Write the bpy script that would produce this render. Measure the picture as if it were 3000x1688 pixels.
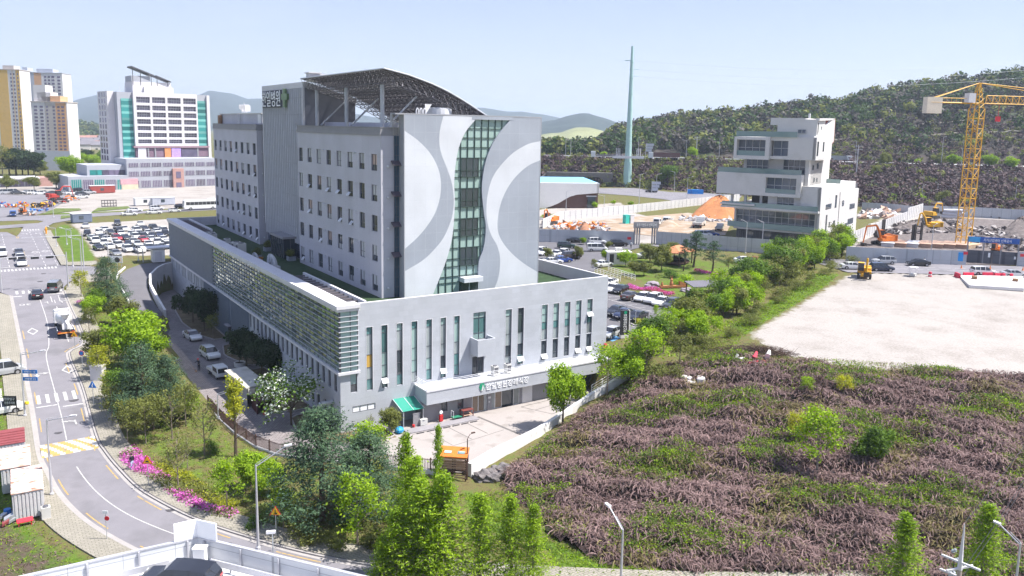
import bpy,bmesh,math,random
import numpy as np
from mathutils import Vector,Matrix
from mathutils.geometry import delaunay_2d_cdt
for o in list(bpy.data.objects):
 bpy.data.objects.remove(o)
SC=bpy.context.scene
COL=SC.collection
R=math.radians
# camera
CAM=dict(pos=(-32.212,-83.194,34.328),yaw=R(33.399),pitch=R(8.663),roll=R(1.04),f=2373.509,py=736.594)
def cam_axes():
 y,p,r=CAM['yaw'],CAM['pitch'],CAM['roll']
 F=np.array([math.sin(y)*math.cos(p),math.cos(y)*math.cos(p),-math.sin(p)])
 R0=np.array([math.cos(y),-math.sin(y),0.0]);U0=np.cross(R0,F)
 return F,R0*math.cos(r)+U0*math.sin(r),-R0*math.sin(r)+U0*math.cos(r)
CF,CR,CU=cam_axes()
CP=np.array(CAM['pos'])
cam=bpy.data.cameras.new('camera');cam_o=bpy.data.objects.new('camera',cam);COL.objects.link(cam_o)
cam.sensor_width=36;cam.lens=CAM['f']*36/3000;cam.shift_y=-(844-CAM['py'])/3000
cam.clip_start=1;cam.clip_end=30000
cam_o.matrix_world=Matrix(((CR[0],CU[0],-CF[0],CP[0]),(CR[1],CU[1],-CF[1],CP[1]),(CR[2],CU[2],-CF[2],CP[2]),(0,0,0,1)))
SC.camera=cam_o
# light
SUN=Vector((0.49,-0.35,1.0)).normalized()
EL=math.asin(SUN.z)
w=bpy.data.worlds.new('World');SC.world=w;w.use_nodes=True
nt=w.node_tree;bg=nt.nodes['Background']
sky=nt.nodes.new('ShaderNodeTexSky');sky.sky_type='NISHITA';sky.sun_disc=False
sky.sun_elevation=EL;sky.sun_rotation=math.atan2(SUN.x,SUN.y)
sky.altitude=100;sky.air_density=1.0;sky.dust_density=1.2;sky.ozone_density=2.0
tcw=nt.nodes.new('ShaderNodeTexCoord');spw=nt.nodes.new('ShaderNodeSeparateXYZ');nt.links.new(tcw.outputs['Generated'],spw.inputs[0])
veil=nt.nodes.new('ShaderNodeValToRGB');nt.links.new(spw.outputs['Z'],veil.inputs['Fac'])
for k,(ps,c)in enumerate(((0.,(1.95,2.08,2.42)),(.055,(1.82,1.97,2.50)),(.17,(1.38,1.56,2.36)),(.6,(1.15,1.42,2.35)))):
 e=veil.color_ramp.elements[k]if k<2 else veil.color_ramp.elements.new(ps)
 e.position=ps;e.color=(*c,1)
wn=nt.nodes.new('ShaderNodeTexNoise');wn.inputs['Scale'].default_value=2.2;wn.inputs['Detail'].default_value=7;wn.inputs['Roughness'].default_value=.6
wm=nt.nodes.new('ShaderNodeMapping');wm.inputs['Scale'].default_value=(1,1,4.5);nt.links.new(tcw.outputs['Generated'],wm.inputs[0]);nt.links.new(wm.outputs[0],wn.inputs['Vector'])
wr_=nt.nodes.new('ShaderNodeMapRange');wr_.inputs['From Min'].default_value=.5;wr_.inputs['From Max'].default_value=.75;wr_.inputs['To Max'].default_value=.5;nt.links.new(wn.outputs['Fac'],wr_.inputs['Value'])
cl_=nt.nodes.new('ShaderNodeMix');cl_.data_type='RGBA';nt.links.new(wr_.outputs['Result'],cl_.inputs['Factor']);nt.links.new(veil.outputs['Color'],cl_.inputs['A']);cl_.inputs['B'].default_value=(2.1,2.15,2.4,1)
vm=nt.nodes.new('ShaderNodeMix');vm.data_type='RGBA';vm.inputs['Factor'].default_value=.82
nt.links.new(sky.outputs[0],vm.inputs['A']);nt.links.new(cl_.outputs['Result'],vm.inputs['B']);nt.links.new(vm.outputs['Result'],bg.inputs[0]);bg.inputs[1].default_value=.1
sl=bpy.data.lights.new('sun','SUN');sl.energy=3.0;sl.angle=R(0.53);sl.color=(1.0,0.96,0.9)
so=bpy.data.objects.new('sun',sl);COL.objects.link(so)
so.rotation_euler=SUN.to_track_quat('Z','Y').to_euler();so.location=(0,0,200)
SC.view_settings.view_transform='Standard';SC.view_settings.look='None'
SC.view_settings.exposure=1.8;SC.view_settings.gamma=1.0
SC.render.engine='CYCLES'
SC.cycles.use_denoising=True
try:SC.cycles.denoiser='OPENIMAGEDENOISE'
except Exception:pass
SC.cycles.max_bounces=5;SC.cycles.diffuse_bounces=3;SC.cycles.glossy_bounces=3
SC.cycles.transmission_bounces=4;SC.cycles.transparent_max_bounces=6;SC.cycles.volume_bounces=0
SC.cycles.use_adaptive_sampling=True;SC.cycles.adaptive_threshold=0.02
SC.cycles.caustics_reflective=False;SC.cycles.caustics_refractive=False
# lie of the land (metres; x along the hospital front, y along its side)
CTRL=np.array([(-25,-40,0),(-25,-10,0),(-25,8,0),(-25,20,.5),(-25,45,2),(-25,75,3.9),(-25,100,5),(-25,120,5.1),(-20,30,1.1),(-19,60,3),(-19,80,4.2),(-17,100,5),(-40,-60,-.2),(-40,-20,0),(-40,20,.5),(-40,45,2),(-40,75,3.9),(-40,100,5),(-80,100,5),(-80,40,2),(-90,-40,0),(-60,0,0),(-18,0,.3),(-14,-15,0),(-12,15,.5),(-12,30,.4),(-11,45,.5),(-9,60,1.6),(-8.5,78,3.4),(-8,95,4.8),(-8,105,5),(4,102,5),(20,104,5.2),(40,100,5.6),(-4,10,0),(-4,30,0),(-3.5,50,0),(-3,70,.3),(-2,-8,0),(3,-20,-.3),(0,-40,-.3),(-15,-40,-.1),(12,-45,-.3),(40,-66,-.3),(-10,-80,-.4),(30,-110,-.5),(90,-100,-.3),(7,-18,-.6),(15,-15,-.2),(22,-12.2,.2),(26,-10,.8),(30,-10.3,1.6),(36,-10,3.4),(45,1,5.6),(42,-6,5),(20,-25,.9),(30,-18,2.2),(40,-12,4.2),(48,-8,5.6),(30,-32,1.6),(40,-28,3.6),(48,-22,5.2),(54,-16,6),(55,-25,5.9),(63,-30,5.9),(71,-38,5.9),(42,-42,1.8),(55,-48,2.2),(62,-42,3.8),(80,-55,4),(25,-42,.2),(14,-33,.2),(45,20,5.8),(45,50,5.8),(50,80,5.9),(70,10,6),(70,40,6.1),(80,70,6.2),(80,0,6),(90,-20,6),(100,10,6.3),(120,-10,6.7),(130,0,7),(112,14,6.9),(150,5,7),(110,40,7),(120,80,7),(160,60,7),(170,-20,7),(140,120,7),(100,130,6.5),(60,130,6),(0,150,5.3),(-30,160,5.3),(-80,180,5.4),(0,220,5.5),(-100,300,5.6),(60,220,6),(150,200,7),(220,120,7.4),(260,40,7.6),(220,-60,7),(200,250,7),(0,400,5.6),(-200,450,5.6),(150,400,7),(300,300,7.4),(-300,150,5),(350,-50,7.5),(-250,-150,0),(150,-250,0),(-100,-250,-.5)],float)
def _rbf():
 P=CTRL[:,:2];n=len(P)
 D=np.linalg.norm(P[:,None]-P[None],axis=2)
 A=np.zeros((n+3,n+3));A[:n,:n]=D-0.8*np.eye(n);A[:n,n]=1;A[:n,n+1:]=P;A[n,:n]=1;A[n+1:,:n]=P.T
 b=np.zeros(n+3);b[:n]=CTRL[:,2]
 return np.linalg.solve(A,b)
_RW=_rbf()
def inpoly(px,py,poly):
 px=np.asarray(px,float);py=np.asarray(py,float);r=np.zeros(px.shape,bool)
 n=len(poly)
 for i in range(n):
  x0,y0=poly[i];x1,y1=poly[(i+1)%n]
  if y0==y1:continue
  c=((y0>py)!=(y1>py))&(px<(x1-x0)*(py-y0)/(y1-y0)+x0)
  r^=c
 return r
def smooth(a,b,t):
 t=np.clip((t-a)/(b-a),0,1);return t*t*(3-2*t)
FENCE_LINE=[(-10.6,30),(-10.7,20),(-10.7,16.3),(-10.5,9.9),(-10.1,5),(-9.4,.8),(-8,-2.7),(-6.4,-4.7),(-2,-8.9),(2,-12.7),(4.6,-15.2)]
WALL_LINE=[(7,-16.7),(10.9,-14.9),(14.5,-13.7),(18.5,-12.3),(21.9,-10.7),(25.8,-9.1),(29,-8.7),(32.5,-8.8),(36,-8.3),(40,-6),(44,-2.6)]
RAMP_WALL=[(0,93.6),(-1.6,92.6),(-3.3,90.4),(-5.6,85),(-6.6,79),(-6.7,74),(-6.5,66)]
FLAT=FENCE_LINE[::1]+WALL_LINE[:7]+[(33,-8),(34.5,-3),(34.5,.6),(.5,.6),(.5,94),(-.5,93)]+RAMP_WALL[2:]+[(-7.5,60),(-9.5,48)]
def hgt0(x,y):
 x=np.asarray(x,float);y=np.asarray(y,float)
 sh=x.shape;x=x.ravel();y=y.ravel();out=np.empty(x.shape)
 P=CTRL[:,:2];n=len(P)
 for s in range(0,len(x),20000):
  xs=x[s:s+20000];ys=y[s:s+20000]
  D=np.sqrt((xs[:,None]-P[:,0])**2+(ys[:,None]-P[:,1])**2)
  out[s:s+20000]=D@_RW[:n]+_RW[n]+_RW[n+1]*xs+_RW[n+2]*ys
 d=np.hypot(x-40,y-80);k=smooth(260,420,d)
 out=out*(1-k)+k*6.5
 out[inpoly(x,y,FLAT)]=0.0
 return out.reshape(sh)
def hz(x,y):return float(hgt0(np.array([x]),np.array([y]))[0])
def ray(u,v):return CF+CR*((u-1500)/CAM['f'])+CU*((CAM['py']-v)/CAM['f'])
def ground(u,v):
 d=ray(u,v);z=4.0
 for _ in range(14):
  t=(z-CP[2])/d[2];p=CP+d*t;z=0.5*z+0.5*hz(p[0],p[1])
 t=(z-CP[2])/d[2];p=CP+d*t
 return float(p[0]),float(p[1]),hz(p[0],p[1])
def level(u,v,z):
 d=ray(u,v);p=CP+d*((z-CP[2])/d[2]);return float(p[0]),float(p[1])
def atx(u,v,x):
 d=ray(u,v);p=CP+d*((x-CP[0])/d[0]);return float(p[1]),float(p[2])
def aty(u,v,y):
 d=ray(u,v);p=CP+d*((y-CP[1])/d[1]);return float(p[0]),float(p[2])
def atd(u,v,dep):
 p=CP+ray(u,v)*dep;return tuple(float(a)for a in p)
def depth(x,y,z=5):return float((np.array([x,y,z])-CP)@CF)
def top_z(x,y,v):
 lo,hi=-20.0,400.0
 for _ in range(40):
  m=(lo+hi)/2;d=np.array([x,y,m])-CP
  if CAM['py']-CAM['f']*(d@CU)/(d@CF)>v:lo=m
  else:hi=m
 return lo
# materials
MATS={}
def nodes_of(name):
 m=bpy.data.materials.new(name);m.use_nodes=True
 t=m.node_tree;return m,t,t.nodes,t.links,t.nodes['Principled BSDF']
def mat(name,col,rough=.8,var=.12,scale=.6,metal=0.,spec=.3,bump=0.,bscale=None,obj=True,stain=None):
 if name in MATS:return MATS[name]
 m,t,N,L,B=nodes_of(name)
 B.inputs['Roughness'].default_value=rough;B.inputs['Metallic'].default_value=metal
 B.inputs['Specular IOR Level'].default_value=spec
 tc=N.new('ShaderNodeTexCoord')
 no=N.new('ShaderNodeTexNoise');no.inputs['Scale'].default_value=scale;no.inputs['Detail'].default_value=5;no.inputs['Roughness'].default_value=.65
 L.new(tc.outputs['Object'],no.inputs['Vector'])
 cr=N.new('ShaderNodeValToRGB')
 c=np.array(col[:3])
 cr.color_ramp.elements[0].position=.3;cr.color_ramp.elements[1].position=.7
 cr.color_ramp.elements[0].color=(*np.clip(c*(1-var),0,1),1);cr.color_ramp.elements[1].color=(*np.clip(c*(1+var),0,1),1)
 L.new(no.outputs['Fac'],cr.inputs['Fac'])
 out=cr.outputs['Color']
 if stain:
  n2=N.new('ShaderNodeTexNoise');n2 .inputs['Scale'].default_value=stain[1];n2 .inputs['Detail'].default_value=6
  L.new(tc.outputs['Object'],n2 .inputs['Vector'])
  r2=N.new('ShaderNodeValToRGB');r2 .color_ramp.elements[0].position=stain[2];r2 .color_ramp.elements[1].position=stain[2]+.12
  L.new(n2 .outputs['Fac'],r2 .inputs['Fac'])
  mx=N.new('ShaderNodeMix');mx.data_type='RGBA';L.new(r2 .outputs['Color'],mx.inputs['Factor']);L.new(out,mx.inputs['A'])
  mx.inputs['B'].default_value=(*stain[0],1);out=mx.outputs['Result']
 L.new(out,B.inputs['Base Color'])
 if bump:
  nb=N.new('ShaderNodeTexNoise');nb.inputs['Scale'].default_value=bscale or scale*6;nb.inputs['Detail'].default_value=6
  L.new(tc.outputs['Object'],nb.inputs['Vector'])
  b=N.new('ShaderNodeBump');b.inputs['Strength'].default_value=bump;b.inputs['Distance'].default_value=.1
  L.new(nb.outputs['Fac'],b.inputs['Height']);L.new(b.outputs['Normal'],B.inputs['Normal'])
 MATS[name]=m;return m
def paint(name,rough=.25,coat=.6,metal=0.):
 if name in MATS:return MATS[name]
 m,t,N,L,B=nodes_of(name)
 oi=N.new('ShaderNodeObjectInfo');L.new(oi.outputs['Color'],B.inputs['Base Color'])
 B.inputs['Roughness'].default_value=rough;B.inputs['Coat Weight'].default_value=coat;B.inputs['Metallic'].default_value=metal
 MATS[name]=m;return m
def glass(name,col,rough=.06,metal=.0,spec=.6,var=.25,scale=.35):
 if name in MATS:return MATS[name]
 m,t,N,L,B=nodes_of(name)
 oi=N.new('ShaderNodeObjectInfo');tc=N.new('ShaderNodeTexCoord')
 no=N.new('ShaderNodeTexNoise');no.inputs['Scale'].default_value=scale;L.new(tc.outputs['Object'],no.inputs['Vector'])
 ad=N.new('ShaderNodeMath');ad.operation='ADD';L.new(no.outputs['Fac'],ad.inputs[0]);L.new(oi.outputs['Random'],ad.inputs[1])
 cr=N.new('ShaderNodeValToRGB');c=np.array(col)
 cr.color_ramp.elements[0].position=.4;cr.color_ramp.elements[1].position=1.2 if False else 1.0
 cr.color_ramp.elements[0].color=(*np.clip(c*(1-var),0,1),1);cr.color_ramp.elements[1].color=(*np.clip(c*(1+2*var),0,1),1)
 L.new(ad.outputs[0],cr.inputs['Fac']);L.new(cr.outputs['Color'],B.inputs['Base Color'])
 B.inputs['Roughness'].default_value=rough;B.inputs['Metallic'].default_value=metal;B.inputs['Specular IOR Level'].default_value=spec
 MATS[name]=m;return m
def tiles(name,col,joint,tw,th,axis='x',off=0.,gap=.012,var=.05,rough=.6,spec=.3,soil=0.):
 if name in MATS:return MATS[name]
 m,t,N,L,B=nodes_of(name)
 tc=N.new('ShaderNodeTexCoord');sp=N.new('ShaderNodeSeparateXYZ');cb=N.new('ShaderNodeCombineXYZ')
 L.new(tc.outputs['Object'],sp.inputs[0])
 if axis=='xy':
  a=N.new('ShaderNodeMath');a.operation='ADD';L.new(sp.outputs['X'],a.inputs[0]);L.new(sp.outputs['Y'],a.inputs[1]);L.new(a.outputs[0],cb.inputs['X'])
 else:L.new(sp.outputs['X' if axis=='flat' else axis.upper()],cb.inputs['X'])
 L.new(sp.outputs['Y' if axis=='flat' else 'Z'],cb.inputs['Y'])
 br=N.new('ShaderNodeTexBrick');L.new(cb.outputs[0],br.inputs['Vector'])
 c=np.array(col)
 br.inputs['Color1'].default_value=(*np.clip(c*(1-var),0,1),1);br.inputs['Color2'].default_value=(*np.clip(c*(1+var),0,1),1);br.inputs['Mortar'].default_value=(*joint,1)
 br.inputs['Scale'].default_value=1;br.inputs['Mortar Size'].default_value=gap;br.inputs['Brick Width'].default_value=tw;br.inputs['Row Height'].default_value=th
 br.offset=off;br.inputs['Mortar Smooth'].default_value=.1
 no=N.new('ShaderNodeTexNoise');no.inputs['Scale'].default_value=.25;no.inputs['Detail'].default_value=6;L.new(tc.outputs['Object'],no.inputs['Vector'])
 mr=N.new('ShaderNodeMapRange');mr.inputs['From Min'].default_value=.3;mr.inputs['From Max'].default_value=.7;mr.inputs['To Min'].default_value=.92-soil;mr.inputs['To Max'].default_value=1.06
 L.new(no.outputs['Fac'],mr.inputs['Value'])
 mx=N.new('ShaderNodeMix');mx.data_type='RGBA';mx.blend_type='MULTIPLY';mx.inputs['Factor'].default_value=1
 L.new(br.outputs['Color'],mx.inputs['A']);L.new(mr.outputs['Result'],mx.inputs['B'])
 L.new(mx.outputs['Result'],B.inputs['Base Color'])
 B.inputs['Roughness'].default_value=rough;B.inputs['Specular IOR Level'].default_value=spec
 MATS[name]=m;return m
def leafmat(name,c1,c2,trans=.35,patch=.35):
 if name in MATS:return MATS[name]
 m,t,N,L,B=nodes_of(name)
 ge=N.new('ShaderNodeNewGeometry');tc=N.new('ShaderNodeTexCoord')
 no=N.new('ShaderNodeTexNoise');no.inputs['Scale'].default_value=patch;no.inputs['Detail'].default_value=3;L.new(ge.outputs['Position'],no.inputs['Vector'])
 ad=N.new('ShaderNodeMath');ad.operation='MULTIPLY_ADD';L.new(ge.outputs['Random Per Island'],ad.inputs[0]);ad.inputs[1].default_value=.55;L.new(no.outputs['Fac'],ad.inputs[2])
 cr=N.new('ShaderNodeValToRGB');cr.color_ramp.elements[0].position=.4;cr.color_ramp.elements[1].position=1.0
 cr.color_ramp.elements[0].color=(*c1,1);cr.color_ramp.elements[1].color=(*c2,1)
 L.new(ad.outputs[0],cr.inputs['Fac']);L.new(cr.outputs['Color'],B.inputs['Base Color'])
 B.inputs['Roughness'].default_value=.6;B.inputs['Specular IOR Level'].default_value=.15
 tr=N.new('ShaderNodeBsdfTranslucent');hs=N.new('ShaderNodeHueSaturation');hs.inputs['Value'].default_value=1.3;hs.inputs['Saturation'].default_value=1.1
 L.new(cr.outputs['Color'],hs.inputs['Color']);L.new(hs.outputs['Color'],tr.inputs['Color'])
 mx=N.new('ShaderNodeMixShader');mx.inputs[0].default_value=trans
 L.new(B.outputs[0],mx.inputs[1]);L.new(tr.outputs[0],mx.inputs[2]);L.new(mx.outputs[0],N['Material Output'].inputs['Surface'])
 MATS[name]=m;return m
# mesh building
class MB:
 def __init__(s):s.v=[];s.f=[];s.m=[]
 def poly(s,pts,mi=0):
  b=len(s.v);s.v+=[tuple(p)for p in pts];s.f.append(tuple(range(b,b+len(pts))));s.m.append(mi);return s
 def box(s,x0,x1,y0,y1,z0,z1,mi=0,top=None,sides=None):
  b=len(s.v)
  s.v+=[(x0,y0,z0),(x1,y0,z0),(x1,y1,z0),(x0,y1,z0),(x0,y0,z1),(x1,y0,z1),(x1,y1,z1),(x0,y1,z1)]
  for i,q in enumerate(((3,2,1,0),(4,5,6,7),(0,1,5,4),(1,2,6,5),(2,3,7,6),(3,0,4,7))):
   s.f.append(tuple(b+k for k in q));s.m.append(top if(top is not None and i==1)else mi)
  return s
 def obox(s,c,u,w,n,mi=0):
  c,u,w,n=(np.array(a,float)for a in(c,u,w,n));b=len(s.v)
  for k in(-1,1):
   for(i,j)in((-1,-1),(1,-1),(1,1),(-1,1)):s.v.append(tuple(c+i*u+j*w+k*n))
  for q in((3,2,1,0),(4,5,6,7),(0,1,5,4),(1,2,6,5),(2,3,7,6),(3,0,4,7)):
   s.f.append(tuple(b+k for k in q));s.m.append(mi)
  return s
 def prism(s,poly,z0,z1,mi=0,top=None):
  n=len(poly);b=len(s.v)
  s.v+=[(x,y,z0)for x,y in poly]+[(x,y,z1)for x,y in poly]
  s.f.append(tuple(b+k for k in range(n-1,-1,-1)));s.m.append(mi)
  s.f.append(tuple(b+n+k for k in range(n)));s.m.append(mi if top is None else top)
  for k in range(n):
   s.f.append((b+k,b+(k+1)%n,b+n+(k+1)%n,b+n+k));s.m.append(mi)
  return s
 def slab(s,pts,d,mi=0):
  n=len(pts);b=len(s.v);d=np.array(d,float)
  s.v+=[tuple(p)for p in pts]+[tuple(np.array(p)+d)for p in pts]
  s.f.append(tuple(b+k for k in range(n-1,-1,-1)));s.m.append(mi);s.f.append(tuple(b+n+k for k in range(n)));s.m.append(mi)
  for k in range(n):s.f.append((b+k,b+(k+1)%n,b+n+(k+1)%n,b+n+k));s.m.append(mi)
  return s
 def tube(s,p,q,r,r2=None,n=6,mi=0,caps=True):
  p=np.array(p,float);q=np.array(q,float);r2=r if r2 is None else r2
  d=q-p;L=np.linalg.norm(d)
  if L<1e-6:return s
  d/=L;a=np.array((1,0,0))if abs(d[0])<.8 else np.array((0,1,0));u=np.cross(d,a);u/=np.linalg.norm(u);w=np.cross(d,u);b=len(s.v)
  for(c,rr)in((p,r),(q,r2)):
   for k in range(n):
    t=2*math.pi*k/n;s.v.append(tuple(c+rr*(math.cos(t)*u+math.sin(t)*w)))
  for k in range(n):s.f.append((b+k,b+(k+1)%n,b+n+(k+1)%n,b+n+k));s.m.append(mi)
  if caps:s.f.append(tuple(b+k for k in range(n-1,-1,-1)));s.m.append(mi);s.f.append(tuple(b+n+k for k in range(n)));s.m.append(mi)
  return s
 def path(s,pts,r,n=6,mi=0,r2=None):
  m=len(pts)-1
  for i in range(m):
   ra=r if r2 is None else r+(r2-r)*i/m;rb=r if r2 is None else r+(r2-r)*(i+1)/m
   s.tube(pts[i],pts[i+1],ra,rb,n,mi)
  return s
 def ball(s,c,r,mi=0,n=8,rz=None,m=5):
  b=len(s.v);rz=r if rz is None else rz
  for i in range(m+1):
   a=math.pi*i/m
   for k in range(n):t=2*math.pi*k/n;s.v.append((c[0]+r*math.sin(a)*math.cos(t),c[1]+r*math.sin(a)*math.sin(t),c[2]+rz*math.cos(a)))
  for i in range(m):
   for k in range(n):s.f.append((b+i*n+k,b+(i+1)*n+k,b+(i+1)*n+(k+1)%n,b+i*n+(k+1)%n));s.m.append(mi)
  return s
 def lathe(s,prof,c=(0,0,0),n=12,mi=0):
  b=len(s.v);k0=len(prof)
  for(r,z)in prof:
   for k in range(n):t=2*math.pi*k/n;s.v.append((c[0]+r*math.cos(t),c[1]+r*math.sin(t),c[2]+z))
  for i in range(k0-1):
   for k in range(n):s.f.append((b+i*n+k,b+i*n+(k+1)%n,b+(i+1)*n+(k+1)%n,b+(i+1)*n+k));s.m.append(mi)
  s.f.append(tuple(b+k for k in range(n-1,-1,-1)));s.m.append(mi);s.f.append(tuple(b+(k0-1)*n+k for k in range(n)));s.m.append(mi)
  return s
 def turn(s,start,c,ang):
  ca,sa=math.cos(ang),math.sin(ang)
  for i in range(start,len(s.v)):
   x,y,z=s.v[i];x-=c[0];y-=c[1];s.v[i]=(c[0]+ca*x-sa*y,c[1]+sa*x+ca*y,z)
  return s
 def xf(s,M):
  s.v=[tuple(M@Vector(p))for p in s.v];return s
 def mesh(s,name,mats,smooth=False):
  me=bpy.data.meshes.new(name);me.from_pydata(s.v,[],s.f)
  for m in(mats if isinstance(mats,(list,tuple))else[mats]):me.materials.append(m)
  if any(s.m):me.polygons.foreach_set('material_index',s.m)
  if smooth:me.polygons.foreach_set('use_smooth',[True]*len(s.f))
  me.update();return me
 def build(s,name,mats,parent=None,smooth=False,bevel=0):
  return link(name,s.mesh(name,mats,smooth),parent,bevel)
def link(name,me,parent=None,bevel=0):
 o=bpy.data.objects.new(name,me);COL.objects.link(o)
 if parent is not None:o.parent=parent
 if bevel:
  b=o.modifiers.new('bevel','BEVEL');b.width=bevel;b.segments=2;b.limit_method='ANGLE'
 return o
def npmesh(name,V,F,mats,mi=None,smooth=False):
 V=np.ascontiguousarray(V,np.float32);F=np.ascontiguousarray(F,np.int32);k=F.shape[1]
 me=bpy.data.meshes.new(name);me.vertices.add(len(V));me.vertices.foreach_set('co',V.ravel())
 me.loops.add(F.size);me.loops.foreach_set('vertex_index',F.ravel())
 me.polygons.add(len(F));me.polygons.foreach_set('loop_start',np.arange(0,F.size,k,dtype=np.int32))
 for m in(mats if isinstance(mats,(list,tuple))else[mats]):me.materials.append(m)
 if mi is not None:me.polygons.foreach_set('material_index',np.ascontiguousarray(mi,np.int32))
 me.update(calc_edges=True)
 if smooth:me.polygons.foreach_set('use_smooth',np.ones(len(F),bool))
 return me
def tag(o,label=None,cat=None,group=None,kind=None):
 if label:o['label']=label
 if cat:o['category']=cat
 if group:o['group']=group
 if kind:o['kind']=kind
 return o
def thing(name,label,cat,loc=(0,0,0),rz=0,group=None):
 o=bpy.data.objects.new(name,None);COL.objects.link(o);o.empty_display_size=.3
 o.location=loc;o.rotation_euler=(0,0,rz);return tag(o,label,cat,group)
def solo(name,mb,mats,label,cat,group=None,smooth=False,loc=None,rz=0):
 o=mb.build(name,mats,None,smooth)
 if loc is not None:o.location=loc;o.rotation_euler=(0,0,rz)
 return tag(o,label,cat,group)
def struct(name,mb,mats,kind='structure',smooth=False):
 o=mb.build(name,mats,None,smooth)if isinstance(mb,MB)else link(name,mb)
 o['kind']=kind;return o
KIDS={}
def remember(root):
 def walk(o):return[(c,walk(c))for c in o.children]
 KIDS[root.name]=walk(root);return root
def dup(root,loc,rz=0.,scale=1.,label=None,group=None,color=None):
 def cp(o,par,sub):
  c=o.copy();COL.objects.link(c)
  if par is not None:c.parent=par
  if color is not None:c.color=(*color,1)
  for(k,s2)in sub:cp(k,c,s2)
  return c
 r=cp(root,None,KIDS.get(root.name,[]))
 r.location=loc;r.rotation_euler=(0,0,rz);r.scale=(scale,)*3 if not isinstance(scale,tuple)else scale
 if label:r['label']=label
 if group:r['group']=group
 return r
def text_mesh(name,s,size,mats,depth=.05,bold=0.,sx=1.):
 c=bpy.data.curves.new(name,'FONT');c.body=s;c.size=size;c.extrude=depth;c.offset=bold;c.align_x='LEFT';c.resolution_u=3
 o=bpy.data.objects.new(name,c);COL.objects.link(o)
 dg=bpy.context.evaluated_depsgraph_get();dg.update()
 me=bpy.data.meshes.new_from_object(o.evaluated_get(dg));me.name=name
 bpy.data.objects.remove(o);me.materials.clear();me.materials.append(mats)
 return me
def text_fit(name,s,mats,org,ux,uz,width,height,depth=.05,parent=None,bold=0.):
 me=text_mesh(name,s,1.0,mats,.5,bold)
 n=len(me.vertices);a=np.empty(n*3,np.float32);me.vertices.foreach_get('co',a);a=a.reshape(-1,3)
 lo,hi=a.min(0),a.max(0);ux=np.array(ux,float);uz=np.array(uz,float);nn=np.cross(ux,uz)
 q=(a-lo)/np.maximum(hi-lo,1e-6)
 p=np.array(org)+q[:,:1]*ux*width+q[:,1:2]*uz*height+(q[:,2:3])*nn*depth
 me.vertices.foreach_set('co',np.ascontiguousarray(p,np.float32).ravel());me.update()
 return link(name,me,parent)
def sheet(name,poly,off,mats,step=3.,zf=None,skirt=0.,parent=None,kind='structure'):
 zf=zf or hgt0;pts=[]
 n=len(poly)
 for i in range(n):
  a=np.array(poly[i]);b=np.array(poly[(i+1)%n]);k=max(1,int(np.linalg.norm(b-a)/step))
  pts+=[tuple(a+(b-a)*j/k)for j in range(k)]
 nb=len(pts);xs=[p[0]for p in pts];ys=[p[1]for p in pts]
 gx,gy=np.meshgrid(np.arange(min(xs)+step*.5,max(xs),step),np.arange(min(ys)+step*.5,max(ys),step))
 gx,gy=gx.ravel(),gy.ravel();ok=inpoly(gx,gy,poly)
 P=np.array(pts)
 if ok.any():
  gx,gy=gx[ok],gy[ok]
  dmin=np.sqrt(((gx[:,None]-P[None,:,0])**2+(gy[:,None]-P[None,:,1])**2)).min(1);k=dmin>step*.4
  inner=list(zip(gx[k],gy[k]))
 else:inner=[]
 vs=[Vector(p)for p in pts+inner]
 r=delaunay_2d_cdt(vs,[(i,(i+1)%nb)for i in range(nb)],[list(range(nb))],1,1e-4)
 V=np.array([(v.x,v.y)for v in r[0]]);Z=zf(V[:,0],V[:,1])+off
 mb=MB();mb.v=[(float(a),float(b),float(c))for(a,b),c in zip(V,Z)]
 for f in r[2]:
  f=list(f);a=sum((V[f[i]][0]*V[f[(i+1)%len(f)]][1]-V[f[(i+1)%len(f)]][0]*V[f[i]][1])for i in range(len(f)))
  mb.f.append(tuple(f if a>0 else f[::-1]));mb.m.append(0)
 if skirt:
  zb=zf(P[:,0],P[:,1])+off
  for i in range(nb):
   j=(i+1)%nb
   mb.poly([(P[i][0],P[i][1],zb[i]),(P[i][0],P[i][1],zb[i]-skirt),(P[j][0],P[j][1],zb[j]-skirt),(P[j][0],P[j][1],zb[j])],0)
 o=mb.build(name,mats,parent)
 if kind:o['kind']=kind
 return o
def offset_line(line,d):
 P=np.array(line,float);T=np.gradient(P,axis=0);T/=np.linalg.norm(T,axis=1)[:,None]
 return P+np.stack([-T[:,1],T[:,0]],1)*d
def resample(line,step):
 P=np.array(line,float);s=np.r_[0,np.cumsum(np.linalg.norm(np.diff(P,axis=0),axis=1))]
 t=np.linspace(0,s[-1],max(2,int(s[-1]/step)+1))
 return np.stack([np.interp(t,s,P[:,k])for k in range(P.shape[1])],1)
def spline(pts,step=1.5):
 P=np.array(pts,float);P=np.vstack([2*P[0]-P[1],P,2*P[-1]-P[-2]]);out=[]
 for i in range(1,len(P)-2):
  for t in np.linspace(0,1,12,endpoint=False):
   a,b,c,d=P[i-1],P[i],P[i+1],P[i+2]
   out.append(.5*(2*b+(c-a)*t+(2*a-5*b+4*c-d)*t*t+(3*b-a-3*c+d)*t**3))
 out.append(P[-2]);return resample(out,step)
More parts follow.
